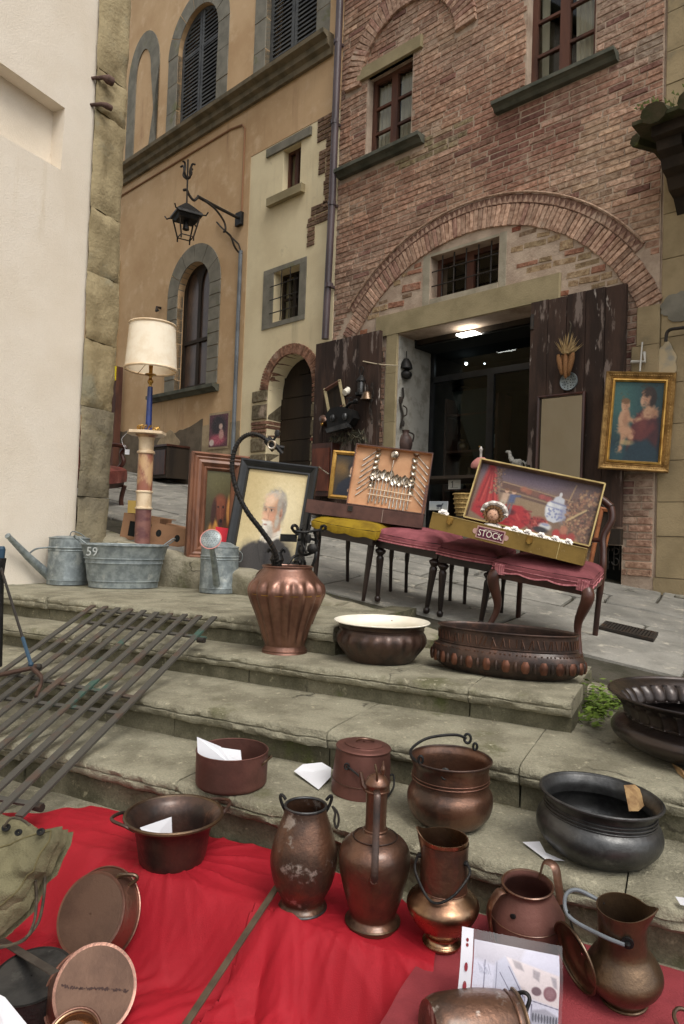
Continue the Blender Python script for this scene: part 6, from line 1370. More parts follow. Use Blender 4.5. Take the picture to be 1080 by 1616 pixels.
# ------------------------------------------------------------ onyx column and the lamp on it
p = G(222, 917, Z4); s = PXM(p); t = thing('onyx_column', 'tall banded onyx pedestal column behind the galvanised tub', 'pedestal', p)
def zz(py): return (917-py)*s
def seg(nm, prof, mt): m = MB(); m.lathe(prof, 36); return m.build(nm, mt, t, local=True, smooth=40)
seg('base_drum', [(17*s, 0), (17*s, 10*s), (13*s, 14*s), (12.2*s, 14.5*s), (12.2*s, zz(804))], ONYXD); seg('collar', [(12.5*s, zz(804)), (13.6*s, zz(803)), (13.6*s, zz(801)), (12*s, zz(800)), (12*s, zz(778)), (13.4*s, zz(777)), (13.4*s, zz(775)), (12*s, zz(774))], CREAMST)
seg('shaft', [(12*s, zz(774)), (11.8*s, zz(716))], ONYX); seg('neck', [(11.5*s, zz(716)), (14*s, zz(715)), (14*s, zz(712)), (11.5*s, zz(710)), (11.7*s, zz(694)), (13*s, zz(690))], CREAMST); seg('capital', [(13*s, zz(690)), (15*s, zz(687)), (18*s, zz(685.5))], ONYX)
m = MB(); n = 8; R0 = 35*s; m.prism([(R0*math.cos(2*math.pi*i/n+.2)*(1 if i % 2 else .86), R0*math.sin(2*math.pi*i/n+.2)*(1 if i % 2 else .86)) for i in range(n)], zz(685.3), zz(681), ); m.build('top_slab', CREAMST, t, local=True)
zt = p.z+zz(681)
t = thing('table_lamp', 'blue and gilt table lamp with a cream drum shade standing on the onyx column', 'lamp', (p.x+.01, p.y, zt+.001))
def y_(py): return (681-py)*s
m = MB(); m.lathe(smoothp([(14*s, 0), (14*s, 2*s), (8*s, 4*s), (7*s, 6*s)], 3), 28); m.build('base', BLUEEN, t, local=True, smooth=True)
m = MB()
for i in range(14):
    a = 2*math.pi*i/14; R1 = 14*s; m.tube(spline([(R1*math.cos(a), R1*math.sin(a), .004), (R1*1.25*math.cos(a+.15), R1*1.25*math.sin(a+.15), 7*s), (R1*1.0*math.cos(a+.35), R1*1.0*math.sin(a+.35), 9*s), (R1*.95*math.cos(a+.2), R1*.95*math.sin(a+.2), 4*s)], 4), .004, 5)
m.build('filigree_gallery', BRASS, t, local=True, smooth=True)
m = MB(); m.lathe([(5*s, 6*s), (4*s, y_(609))], 20); m.build('stem', BLUEEN, t, local=True, smooth=True)
m = MB(); m.lathe(smoothp([(3*s, y_(609)), (2*s, y_(606)), (4.4*s, y_(602)), (4.6*s, y_(599)), (2.5*s, y_(596)), (3*s, y_(592)), (8.5*s, y_(590)), (8.5*s, y_(588.5)), (3*s, y_(588)), (3.5*s, y_(570)), (2*s, y_(560))], 3), 24); m.build('gilt_socket', BRASS, t, local=True, smooth=True)
m = MB(); z0, z1 = y_(583), y_(509); pr = [(40.5*s, z0), (35.5*s, z1), (35*s, z1), (40*s, z0)]; m.lathe(pr+[pr[0]], 56, caps=False); sh = m.build('lampshade', SHADE, t, local=True, smooth=40)
for r, z in ((40.6, z0+1.5*s), (35.8, z1-1.5*s)):
    m = MB(); m.tube([(r*s*math.cos(2*math.pi*i/56), r*s*math.sin(2*math.pi*i/56), z) for i in range(56)], .0095, 6, closed=True); m.build('shade_braid', CREAMST, sh, local=True, smooth=True)
m = MB()
for i in range(3):
    a = i*2.09+.3; m.tube([(0, 0, y_(562)), (39*s*math.cos(a), 39*s*math.sin(a), z0+.004)], .0025, 5)
m.build('shade_spokes', BRASS, sh, local=True)
tg = MB(); q = p+Vector((-30*s, -.02, zz(684))); tg.tube(spline([q, q+Vector((-8*s, 0, -10*s)), q+Vector((-3*s, 0, -24*s)), q+Vector((2*s, 0, -27*s))], 4), .0015, 4); tg.box(q.x-2*s, q.x+5*s, q.y-.002, q.y+.002, q.z-34*s, q.z-26*s); tag(tg.build('price_tag', PAPER), 'small white paper tag dangling by a thread from the onyx column top', 'tag')
# ------------------------------------------------------------ red cloth and felt on the landing
al_t = [.50, .62, .80, 1.06, 1.29, 1.60, 1.76, 1.86, 2.05, 2.5]; D_t = [1.60, 1.735, 1.755, 1.775, 1.755, 1.755, 1.74, 1.62, 1.50, 1.42]
def Dtop(al): return float(np.interp(al, al_t, D_t))
CREASE = []
_r = random.Random(21)
for _i in range(150):
    CREASE.append((_r.uniform(.40, 2.0), _r.uniform(.95, 1.56), _r.gauss(math.pi/2, .42), _r.uniform(.10, .42), _r.uniform(.005, .012), _r.choice((1, 1, -1))*_r.uniform(.003, .011)))
for _i in range(26):
    CREASE.append((_r.uniform(.40, 2.0), _r.uniform(1.1, 1.5), _r.gauss(math.pi/2, .3), _r.uniform(.25, .5), _r.uniform(.016, .034), _r.choice((1, 1, -1))*_r.uniform(.02, .045)))
for (px_, py_, r0_) in ((272, 1357, .10), (478, 1433, .06), (588, 1457, .06), (200, 1300, .02)):   # drag creases fanning out from what stands on the cloth
    q_ = G(px_, py_, 0); ca, cd = q_.dot(SD), q_.dot(SN)
    for _i in range(22):
        an_ = _r.uniform(-math.pi, .2); L_ = _r.uniform(.07, .22); CREASE.append((ca+math.cos(an_)*(r0_+L_*.7), cd+math.sin(an_)*(r0_+L_*.7), an_+_r.gauss(0, .12), L_, _r.uniform(.003, .007), _r.uniform(.004, .012)))
for _i in range(50):
    CREASE.append((_r.uniform(.6, 2.0), _r.uniform(1.48, 1.76), _r.uniform(0, math.pi), _r.uniform(.05, .2), _r.uniform(.003, .008), _r.choice((1, -1))*_r.uniform(.003, .008)))
def creases(al, D):
    t = np.zeros_like(al)
    for a0, d0, an, ln, wd_, am in CREASE:
        u_, v_ = al-a0, D-d0; c_, s_ = math.cos(an), math.sin(an); p_ = u_*c_+v_*s_
        q_ = np.sqrt(4e-6+np.square(-u_*s_+v_*c_+.018*np.sin(p_*11+a0*9))); t += am*np.exp(-q_/wd_)*np.clip(1-(p_/ln)**2, 0, 1)
    k = np.where(D > 1.5, .45, np.where(al < .95, 1., .4))
    return .034*k*np.tanh(t/.034)
def clothz(al, D, cr=0.):
    e = 1.515+.03*nz((al, 0, 0), 2.2)-.03*max(0, al-1.2); x = (e-D)/.16
    drop = .165*(0 if x < 0 else (1 if x > 1 else x*x*(3-2*x)))
    w = max(0, min(1, x*1.6))
    z = CLZ-.002-drop
    # hanging folds on the drop, drag wrinkles on the flat
    ph = al*46+14*nz((al*1.3, D*.6, 2), 1.5)+(1.5-D)*5
    z += cr*(.5+.5*w)+w*(.010*(1-abs(math.sin(ph*.5)))**1.6*(.9*abs(nz((al, 3, D*.5), 2.)))+.016*nz((al*2.2, D*1.2, 0), 5)+.008*nz((al*3+D*2, D, 3), 11))
    q = G(272, 1357, 0); r = math.hypot(AD(al, D).x-q.x, AD(al, D).y-q.y); th = math.atan2(AD(al, D).y-q.y, AD(al, D).x-q.x)
    z += (1-w)*.008*(1-abs(math.sin(th*9+1.5*nz((al, D, 0), 3))))**2*math.exp(-((r-.19)/.11)**2)
    z += .006*(1+nz((al*1.2+D*1.5, D*5-al, 4), 3.))*max(0, 1-w)+.003*nz((al, D, 9), 12)
    return max(z, -.20)
def cloth(name, label, a0f, a1, n, k, D0, mt, dz=0., top=Dtop, zf=clothz, right=None):
    m = MB(); AL = []; DD = []
    for j in range(k+1):
        for i in range(n+1):
            al = a0f+(a1-a0f)*i/n; D = D0+(top(al)-D0)*j/k
            if right: al = al+(1-i/n)*right(D)
            AL.append(al); DD.append(D)
    CRV = creases(np.array(AL), np.array(DD)); cnt = [0]
    def fn(u_, v_):
        i = cnt[0]; cnt[0] += 1; p = AD(AL[i], DD[i]); p.z = zf(AL[i], DD[i], float(CRV[i]))+dz; return p
    m.grid(fn, n, k); return m.build(name, mt, None, smooth=True)
o = cloth('red_cloth', '', .50, 2.5, 330, 190, .80, REDC, right=lambda D: (D-1.6)*.25)
tag(o, 'bright red cotton cloth with hanging folds spread over the lowest step', 'cloth')
m = MB(); m.grid(lambda a, b: AD(-.75+1.262*a+.006*nz((b*3, 0, 0), 2)*(a > .9), .92+(1.765-.05*a*0-.92)*b, .0045+.0015*nz((a*9, b*9, 0), 1)), 40, 30)
tag(m.build('red_felt', MATC, smooth=True), 'faded pinkish red felt laid flat on the landing at the lower right', 'mat')
# walking stick / iron bar over the cloth edge
a = G(437, 1407, .045); b = G(302, 1612, -.075); c = b+(b-a)*.4
st = MB()
d = (c-a).normalized(); sx = d.cross(Vector((0, 0, 1))).normalized(); sy = sx.cross(d)
MM = frameM(a+(Vector((0, 0, .012))), sx, sy, d); st.box(-.0085, .0085, -.003, .003, 0, (c-a).length, MM, ch=.0015); tag(st.build('iron_bar', mat('brown_iron', S(92, 78, 62), S(72, 60, 48), 20, rough=.6, metal=.3), loc=a), 'long flat brownish iron bar laid slanting down over the red cloth', 'bar')
a = CO+ray(-14, 1474)*1.75; b = CO+ray(86, 1535)*1.50; d = (b-a).normalized(); sx = d.cross(CU).normalized(); sy = sx.cross(d); st = MB(); st.box(-.010, .010, -.002, .002, 0, (b-a).length, frameM(a, sx, sy, d), ch=.001); tag(st.build('flat_handle', mat('grey_iron', S(88, 84, 76), S(70, 66, 60), 20, rough=.55, metal=.4), loc=a), 'flat grey iron pan handle lying across the black pan at the left edge', 'handle')
# ------------------------------------------------------------ khaki canvas bag
def puff(outline, ctr_fn, nrm, thick, res=26, wr=.006, seed=0, ctr=None):
    """cushion over a closed photo outline on a slanted plane: rings from the edge to a middle point"""
    n = len(outline); O = []
    for i in range(n):
        P = [Vector((*outline[(i+k) % n], 0)) for k in (-1, 0, 1, 2)]; L_ = (P[2]-P[1]).length; st_ = max(2, int(L_/5))
        for j in range(st_):
            t = j/st_; q = P[1].lerp(P[2], t)+Vector((nz((i, t*3, seed), 2.)*1.2, nz((i, t*3, seed+5), 2.)*1.2, 0)); O.append(q)
    cx = sum(q.x for q in O)/len(O) if not ctr else ctr[0]; cy = sum(q.y for q in O)/len(O) if not ctr else ctr[1]; N_ = len(O); K = res; P = []; B = []; hs_ = []
    for k in range(K):
        f = 1-k/K
        for q in O:
            x, y = cx+(q.x-cx)*f, cy+(q.y-cy)*f; c = ctr_fn(x, y); hh = thick*math.sqrt(max(0, 1-f**3)); w_ = min(1, (1-f)*5)
            P.append(c+nrm*(hh+wr*(nz((x*.016, y*.028, seed), 1.)+.35*nz((x*.06, y*.04, seed), 1.))*w_)); B.append(c); hs_.append(1-f)
    c = ctr_fn(cx, cy); P.append(c+nrm*(thick+wr*nz((cx*.025, cy*.045, seed), 1.))); B.append(c)
    fs = [(k*N_+i, k*N_+(i+1) % N_, (k+1)*N_+(i+1) % N_, (k+1)*N_+i) for k in range(K-1) for i in range(N_)]+[((K-1)*N_+i, (K-1)*N_+(i+1) % N_, K*N_) for i in range(N_)]
    return P, fs, B, hs_
nb_ = (CU*.55-CF*.8-CR*.1).normalized(); pb = CO+ray(30, 1400)*1.62
bp = lambda x, y: PLN(x, y, pb, nb_)
bag = thing('canvas_bag', 'khaki canvas bag with black eyelets and a dangling cord at the left edge', 'bag', bp(20, 1480))
m = MB()
for out, th, sd in (([(-60, 1280), (0, 1284), (40, 1296), (60, 1310), (86, 1312), (108, 1309), (104, 1330), (92, 1352), (82, 1378), (66, 1392), (46, 1436), (22, 1458), (0, 1478), (-60, 1500)], .055, 1),):
    P, fs, B, hs_ = puff(out, bp, nb_, th, 26, .020, sd); m.add(P, fs)
    m.add([p-nb_*.03 for p in B], [tuple(reversed(f)) for f in fs])
m.build('body', CANVAS, bag, smooth=True)
m = MB(); P, fs, B, hs_ = puff([(-60, 1340), (-10, 1346), (44, 1330), (86, 1312), (109, 1308), (105, 1328), (92, 1352), (82, 1380), (66, 1390), (50, 1420), (24, 1440), (0, 1448), (-60, 1470)], lambda x, y: bp(x, y)+nb_*.035, nb_, .035, 24, .024, 6); m.add(P, fs); m.build('flap', CANVAS, bag, smooth=True); nO = (len(P)-1)//24; m = MB(); m.tube([P[3*nO+i]+nb_*.001 for i in range(0, nO, 2)], .0022, 5, closed=True); m.build('stitched_hem', mat('canvas_hem', S(96, 88, 60), rough=.95), bag, smooth=True)
for (x, y, r) in ((4, 1299, .010), (26, 1312, .009), (52, 1322, .007), (86, 1321, .008)):
    c = bp(x, y)+nb_*(.072 if x > 40 else .050); mm = upM(c, nb_); m = MB(); m.tube([mm @ Vector((r*math.cos(a), r*.75*math.sin(a), 0)) for a in [2*math.pi*i/14 for i in range(14)]], .0028, 6, closed=True); m.lathe([(.001, 0), (r, 0)], 12, mm, caps=False); m.build('eyelet', BLACKIRON, bag, smooth=True)
m = MB(); m.tube(spline([bp(26, 1312)+nb_*.06, bp(40, 1300)+nb_*.07, bp(56, 1302)+nb_*.07, bp(66, 1310)+nb_*.06], 5), .0032, 6); m.tube(spline([bp(84, 1352)+nb_*.05, bp(74, 1380)+nb_*.01, bp(70, 1410)-nb_*.0, bp(56, 1450)-nb_*.02, bp(46, 1475), bp(28, 1488)+nb_*.0, bp(-10, 1498)], 6), .0036, 6); m.tube(spline([bp(66, 1392)+nb_*.03, bp(58, 1420), bp(54, 1455), bp(40, 1482), bp(14, 1492), bp(-20, 1494)], 6), .0034, 6); m.build('cord', CORDM, bag, smooth=True)
# ------------------------------------------------------------ papers
def sheet(name, label, pts, thick=.0006, cat='paper', fold=None):
    c = sum(pts, Vector())/len(pts); t = MB(); n = (pts[1]-pts[0]).cross(pts[2]-pts[0]).normalized(); k = len(pts)
    t.add(list(pts)+[p-n*thick for p in pts]+[c+n*(fold or 0), c+n*((fold or 0)-thick)], [(i, (i+1) % k, 2*k) for i in range(k)]+[(k+(i+1) % k, k+i, 2*k+1) for i in range(k)]+[(i, k+i, k+(i+1) % k, (i+1) % k) for i in range(k)]); return tag(t.build(name, PAPER, loc=c), label, cat)
g_ = lambda px, py, z: G(px, py, z)
sheet('price_note', 'curled white paper lying on the step left of the lidded pail', [g_(464, 1217, Z1+.012), g_(478, 1206, Z1+.03), g_(508, 1203, Z1+.03), g_(523, 1212, Z1+.02), g_(522, 1226, Z1+.016), g_(503, 1246, Z1+.006)], fold=.008)
sheet('price_note', 'white paper slip peeping out between the milk can and the ewer', [g_(515, 1296, .10), g_(541, 1322, .06), g_(534, 1345, .02), g_(516, 1320, .03)])
sheet('price_note', 'white paper tucked under the black tinned basin', [g_(825, 1329, Z1+.006), g_(852, 1328, Z1+.022), g_(864, 1350, Z1+.008), g_(892, 1359, Z1+.006), g_(862, 1357, Z1+.005)])
sheet('price_note', 'white paper leaning inside the deep preserving pan', [CO+ray(221, 1306)*1.965, CO+ray(271, 1289)*2.00, CO+ray(272, 1322)*1.99, CO+ray(240, 1336)*1.95])
sheet('price_note', 'white paper at the lower left corner in front of the black pan', [CO+ray(-20, 1560)*1.36, CO+ray(8, 1574)*1.37, CO+ray(44, 1618)*1.36, CO+ray(20, 1650)*1.34, CO+ray(-30, 1650)*1.34])
sheet('price_note', 'white paper scrap on the step at the extreme right edge', [g_(1066, 1415, Z1+.012), g_(1090, 1418, Z1+.02), g_(1092, 1432, Z1+.01), g_(1074, 1428, Z1+.006)])
pn = [CO+ray(311, 1163)*2.19, CO+ray(348, 1178)*2.20, CO+ray(372, 1200)*2.20, CO+ray(368, 1210)*2.18, CO+ray(313, 1206)*2.17]
nt_ = thing('price_note', 'folded white price note numbered 10 standing in the red copper casserole', 'paper', pn[4])
m = MB(); m.add(pn+[p+Vector((0, .0008, 0)) for p in pn], [(0, 1, 2, 3, 4), (9, 8, 7, 6, 5)]); m.add([CO+ray(345, 1179)*2.23, CO+ray(380, 1184)*2.27, CO+ray(382, 1203)*2.24, CO+ray(372, 1210)*2.20], [(0, 1, 2, 3)]); m.build('sheet', PAPER, nt_)
me = text_mesh('10', .026, .0002); me.materials.append(INK); n = (pn[1]-pn[0]).cross(pn[4]-pn[0]).normalized(); n = n if n.dot(CF) < 0 else -n; xx = (pn[3]-pn[4]).normalized(); yy = n.cross(xx)
o = piece('written_number', me, nt_, W[nt_.name].inverted() @ frameM(PLN(334, 1196, pn[4], n)+n*.0012, xx, yy, n))
# dry leaf in the tin basin and one at the right
for lab, pts in (('curled dry brown leaf lying on the rim of the black tinned basin', [CO+ray(985, 1239)*1.86, CO+ray(1002, 1238)*1.87, CO+ray(1019, 1253)*1.86, CO+ray(1020, 1268)*1.84, CO+ray(1008, 1280)*1.80, CO+ray(993, 1280)*1.80]), ('dry brown leaf in front of the fluted cauldron at the right edge', [g_(1060, 1204, Z2+.01), g_(1074, 1212, Z2+.02), g_(1092, 1226, Z2+.012), g_(1086, 1234, Z2+.004), g_(1070, 1220, Z2+.004)])):
    c = sum(pts, Vector())/len(pts); t = MB(); k = len(pts); t.add(list(pts)+[p+Vector((0, .001, -.001)) for p in pts]+[c+CF*-.012], [(i, (i+1) % k, 2*k) for i in range(k)]+[tuple(range(2*k-1, k-1, -1))]); tag(t.build('dry_leaf', DRYLEAF, loc=c), lab, 'leaf')
# plastic sleeve with a printed sheet, leaning on the pitcher
sl_n = (-CF*.86+CU*.5+CR*.02).normalized(); sl_p = G(800, 1632, .012)
ps, w, h = frame_at((730, 1462), (888, 1497), (721, 1632), sl_p, sl_n, 'plastic_sleeve', 'clear punched plastic sleeve holding a grey printed sheet of a room interior', 'document')
hw_ = 22/165*w
cv = Cv(130, 140, (196, 194, 206)); cv.vgrad((186, 184, 198), (204, 204, 216)); cv.poly([(0, 0), (.62, 0), (.5, .26), (0, .2)], (158, 150, 156), .05, .55)
cv.poly([(.38, .12), (1, .22), (1, .55), (.62, .50)], (206, 194, 192), .02); cv.poly([(.38, .12), (.62, .5), (.64, .99), (.6, 1), (.22, .9), (.26, .2)], (176, 176, 190), .02)
for (x0, y0, x1, y1) in ((.28, .2, .28, 1), (.14, .2, .14, 1), (.32, .3, .55, .62), (.30, .48, .5, .78), (.42, .22, .6, .5), (.62, .5, .62, 1), (.56, .5, .56, .8), (.66, .52, 1, .56), (.68, .76, 1, .80), (.7, .56, .7, 1)): cv.line(x0, y0, x1, y1, .006, (96, 92, 112))
cv.ell(.745, .42, .055, .045, (92, 58, 66), .25); cv.ell(.895, .42, .072, .075, (112, 62, 70), .2); cv.ell(.895, .42, .05, .05, (128, 82, 88), .5)
cv.poly([(.70, .62), (.85, .58), (1, .64), (1, .78), (.7, .76)], (150, 148, 158), .02)
for i in range(9): cv.ell(.72+.032*i, .685, .012, .045, (64, 62, 74), .3)
for x0 in (.72, .88):
    cv.poly([(x0, .82), (x0+.13, .83), (x0+.13, .97), (x0, .96)], (92, 90, 100), .01); cv.poly([(x0+.015, .835), (x0+.115, .845), (x0+.115, .955), (x0+.015, .945)], (196, 192, 196), .01)
    for i in range(6): cv.ell(x0+.035+.012*i, .90+.01*(i % 2), .008, .022, (80, 78, 88), .5)
for i in range(8): cv.ell(.42+.022*i, .66+.03*math.sin(i*2.), .022, .05, ((120, 78, 78), (84, 70, 84))[i % 2], .5)
for i in range(7):
    cv.line(.06+.02*i, .24+.02*(i % 3), .09+.02*i, .34, .004, (140, 140, 158))
cv.poly([(.46, .14), (.56, .16), (.6, .24), (.5, .22)], (150, 140, 142), .02); cv.poly([(.7, .2), (.78, .22), (.77, .32), (.7, .28)], (150, 140, 142), .02); cv.poly([(.9, .24), (.96, .25), (.97, .36), (.93, .34)], (150, 142, 146), .02)
cv.noise(5)
bend = lambda x, z: .010*math.sin(x/w*3.1)+.004*math.sin(z*40)
cv.build(ps, hw_, w-.006, 0, h*.90, .0, 'printed_sheet', PRINTM, bend)
m = MB(); m.grid(lambda a, b: (w*a, -.0015+bend(w*a, h*b), h*b), 24, 10); m.build('sleeve_film', SLEEVE, ps, smooth=True, local=True)
m = MB(); m.grid(lambda a, b: (hw_*.9*a, -.0005+bend(hw_*a, h*b), h*b), 3, 10); m.build('punched_strip', mat('white_plastic', S(206, 204, 208), rough=.35), ps, smooth=True, local=True)
m = MB()
for zz_, r in ((.88, .0035), (.83, .0035), (.62, .0045), (.44, .005), (.24, .0045)):
    m.add([(hw_*.45+r*.8*math.cos(k), -.0022+bend(hw_*.45, h*zz_), h*zz_+r*(1 if zz_ > .8 else 1.8)*math.sin(k)) for k in [2*math.pi*i/10 for i in range(10)]], [tuple(range(10))])
m.build('punch_holes', mat('hole_red', S(120, 40, 48), rough=.9), ps, local=True)
# ------------------------------------------------------------ iron grate leaning down the steps
gsl = (Z4-Z1)/(D4-D1); gn = (Vector((0, 0, 1))-SN*gsl).normalized(); gp0 = AD(0, D1, Z1+.022)
gP = lambda x, y: PLN(x, y, gp0, gn)
a = gP(340, 975); b = gP(32, 1291); dB = (b-a); LB_ = dB.length; dB.normalize(); sB = gn.cross(dB).normalized()
GM = frameM(a, sB, dB, gn)
gr_ = thing('iron_grate', 'old flat barred iron grate with green paint traces leaning down the steps', 'grate', GM)
gi = GM.inverted(); tops = [(148, 956), (169, 957.5), (189, 960), (212, 962), (232, 964), (252, 967), (273, 969), (295, 970), (317, 972), (339, 974)]
xs_ = [(gi @ gP(*q)) for q in tops]
step = (xs_[0].x-xs_[-1].x)/9
for i in range(-3, 10):
    x = xs_[-1].x+step*i if i >= 0 else None
    if x is None: continue
    y0 = xs_[9-i].y; m = MB(); m.box(x-.0150, x+.0150, y0, LB_+y0*.5+.02*(i % 2), -.003, .006, ch=.0015); m.build('bar', GRATEM, gr_, local=True)
def crossbar(p, q, ext0=0, ext1=0):
    A_, B_ = gi @ gP(*p), gi @ gP(*q); d = (B_-A_); L_ = d.length; d.normalize(); mm = frameM(A_-Vector((0, 0, .009)), Vector((-d.y, d.x, 0)), Vector((0, 0, 1)), d)
    m = MB(); m.box(-.009, .009, -.004, .004, -ext0, L_+ext1, GM @ mm); m.build('cross_bar', GRATEM, gr_)
crossbar((130, 978), (322, 1004), .0, .01); crossbar((152, 960), (300, 976)); crossbar((-30, 1052), (212, 1098), .3); crossbar((0, 1098), (186, 1122), .3); crossbar((-40, 1250), (66, 1268), .2)
for (x, y) in ((318, 1006), (60, 1268)):
    p = gi @ gP(x, y); m = MB(); m.tube([p+Vector((-.02, 0, -.012)), p+Vector((.016, .004, -.012))], .013, 8); m.build('hinge_eye', IRON, gr_, local=True)
A_ = gP(-30, 1078)+gn*.02; B_ = gP(63, 1062)+gn*.03
hk = thing('latch_hook', 'rusty iron latch bar with a hooked end lying on the grate at the left edge', 'hook', A_)
m = MB(); m.tube([A_, B_], .010, 8); m.tube(spline([B_, B_+dB*.03+gn*.012, gP(68, 1078)+gn*.02, gP(58, 1103)+gn*.01], 5), [.012]*5+[.010]*5+[.007]*6, 8); m.build('rod', mat('rust_rod', S(84, 64, 54), S(64, 50, 44), 14, rough=.7, metal=.3), hk, smooth=True)
m = MB(); m.ball(B_, (.018, .018, .016), 10); m.build('knuckle', IRON, hk, smooth=True)
# dark pole with blue cap at the very left, thin rod with blue paint
pp = G(-6, 1052, Z3); bl = thing('blue_capped_pole', 'dark pole with a blue cap cut by the left edge', 'pole', pp)
m = MB(); m.tube([pp, YP(-3, 905, pp.y), YP(1, 880, pp.y)], .022, 10); m.build('shaft', BLACKIRON, bl); m = MB(); m.tube([YP(1, 885, pp.y), YP(3, 866, pp.y)], .014, 10); m.ball(YP(3, 866, pp.y), .014, 8); m.build('cap', BLUEP, bl, smooth=True)
q0, q1 = YP(2, 897, pp.y-.03), G(49, 1048, Z3+.02); q1 = CO+ray(49, 1048)*(pp.y-.25)
rd = thing('thin_rod', 'thin rusty rod with a blue painted tip leaning at the left edge', 'rod', q1); m = MB(); m.tube([q0, q0.lerp(q1, .74)], .0055, 6); m.build('shaft', IRON, rd); m = MB(); m.tube([q0.lerp(q1, .741), q1], .007, 6); m.ball(q1, .010, 8); m.build('tip', BLUEP, rd)
# ------------------------------------------------------------ seats in a row on the sloping street
RX = Vector((.86, -.51, 0)).normalized(); RY = Vector((.51, .86, 0)).normalized()
def seatM(fx, fy):           # frame with its origin under the middle of the front edge, x right, y back, z normal to the street
    z = STN; x = (RX-z*RX.dot(z)).normalized(); return frameM(Vector((fx, fy, sz(fx, fy))), x, z.cross(x), z)
def turned(m, x, y, h, r=.020, splay=(0, 0)):
    pr = smoothp([(r*.75, 0), (r*.9, .01), (r*.9, .025), (r*.6, .035), (r*.7, .06), (r*1.0, h*.55), (r*1.15, h*.70), (r*.8, h*.74), (r*1.55, h*.80), (r*1.5, h*.83), (r*.8, h*.86), (r*1.4, h*.89), (r*1.5, h)], 3)
    nn = 20; b = len(m.v)
    def fl(i, rr, z, a): return (rr*(1-.10*(1 if (.08 < z < h*.7) else 0)*abs(math.sin(a*5))), z)
    m.lathe(pr, nn, None, 1, 1, fl)
    for k in range(b, len(m.v)):
        f = 1-m.v[k].z/h; m.v[k].x += x+splay[0]*f; m.v[k].y += y+splay[1]*f
def cabriole(m, x, y, h, d, r=.024):
    P = spline([(x+d*.035, y-.03, 0), (x+d*.02, y-.015, .05), (x-d*.005, y+.005, h*.45), (x+d*.03, y-.03, h*.85), (x, y, h)], 5); m.tube(P, [.020, .018, .016, .0155, .015, .015, .0155, .016, .017, .019, .021, .024, .027, .030, .032, .034, .034, .032, .030, .028, .026], 10)
def rearleg(m, x, y, h, r=.015):
    m.tube(spline([(x, y+.06, 0), (x, y+.02, h*.5), (x, y, h)], 5), [r*.8]*6+[r*1.1]*5, 8)
def cushion(m, w, d, z0, z1, scal=0., n=26, round_=.06):
    def fn(u_, v_):
        x = (u_-.5)*2; y = v_; e = 1-max(abs(x), abs(2*v_-1))**6
        bow = .03*(1-x*x); yy = y*d-(1-y)*bow
        return (x*w/2*(1-.10*v_), yy, z1-.025*(1-e)+.012*e+.004*nz((x*2, v_*3, w*9), 1.5))
    m.grid(fn, n, n)
    rim = [(-w/2+w*i/n, -.03*(1-(2*i/n-1)**2)) for i in range(n+1)]+[(w/2*(1-.1*i/n), d*i/n) for i in range(1, n+1)]+[(w/2*.9-w*.9*i/n, d) for i in range(1, n+1)]+[(-w/2*(1-.1*(1-i/n)), d*(1-i/n)) for i in range(1, n)]
    k = len(rim); vs = []
    for i, (x, y) in enumerate(rim):
        s_ = scal*abs(math.sin(i*.42)); vs += [(x, y, z1-.028), (x*1.02, (y-d/2)*1.02+d/2, (z0+z1)/2), (x*1.01, (y-d/2)*1.01+d/2, z0-s_)]
    m.add(vs, [(3*i+j, 3*((i+1) % k)+j, 3*((i+1) % k)+j+1, 3*i+j+1) for i in range(k) for j in range(2)])
    return rim
def seat(name, label, cat, f, w, d, h, mt, legs, trim=TRIM, scal=0., back=False, wood=EBON, fl=.34, group=None):
    M_ = seatM(*f); t = thing(name, label, cat, M_, group)
    m = MB(); rim = cushion(m, w, d, h-.065, h, scal); m.build('cushion', mt, t, local=True, smooth=60)
    if trim:
        m = MB(); m.tube([(x*1.012, (y-d/2)*1.012+d/2, h-.066-scal*abs(math.sin(i*.42))) for i, (x, y) in enumerate(rim)], .005, 5, closed=True); m.tube([(x*1.012, (y-d/2)*1.012+d/2, h-.050) for i, (x, y) in enumerate(rim)], .003, 5, closed=True); m.build('braid', trim, t, local=True, smooth=True)
    m = MB(); m.box(-w/2+.015, w/2-.015, .0, .02, h-.115, h-.066); m.box(-w/2*.9+.01, w/2*.9-.01, d-.03, d-.01, h-.115, h-.066)
    for s_ in (-1, 1): m.box(s_*(w/2-.03)-.012, s_*(w/2-.03)+.012, .02, d-.03, h-.114, h-.066)
    m.build('seat_rail', wood, t, local=True)
    hl = h-.067
    for s_ in (-1, 1):
        m = MB()
        if legs == 'turned': turned(m, s_*(w/2-.035), .03, hl, .021, (-s_*.02, .0))
        elif legs == 'cab': cabriole(m, s_*(w/2-.04), .025, hl, s_)
        else: m.tube([(s_*(w/2-.05), .03, 0), (s_*(w/2-.035), .03, hl)], [.012, .024], 8)
        m.build('leg', wood if legs != 'cab' else MAHOG, t, local=True, smooth=40)
        if not back:
            m = MB(); rearleg(m, s_*(w/2*.9-.04), d-.05, hl); m.build('leg', wood, t, local=True, smooth=True)
    return t
YC = (-.02, 4.30); P1 = (.365, 4.16); P2 = (.69, 3.97); P3 = (1.03, 3.66)
seat('upholstered_stool', 'seat with mustard yellow velvet cushion and dark tapering legs under the brown suitcase', 'stool', YC, .46, .42, .47, YELV, 'taper', None, .012)
seat('upholstered_stool', 'pink velvet seat with fluted turned legs, next to the mustard yellow one', 'stool', P1, .44, .42, .455, VELVET, 'turned')
seat('upholstered_stool', 'darker pink seat with turned legs between the two suitcases', 'stool', P2, .36, .42, .44, VELVETD, 'turned')
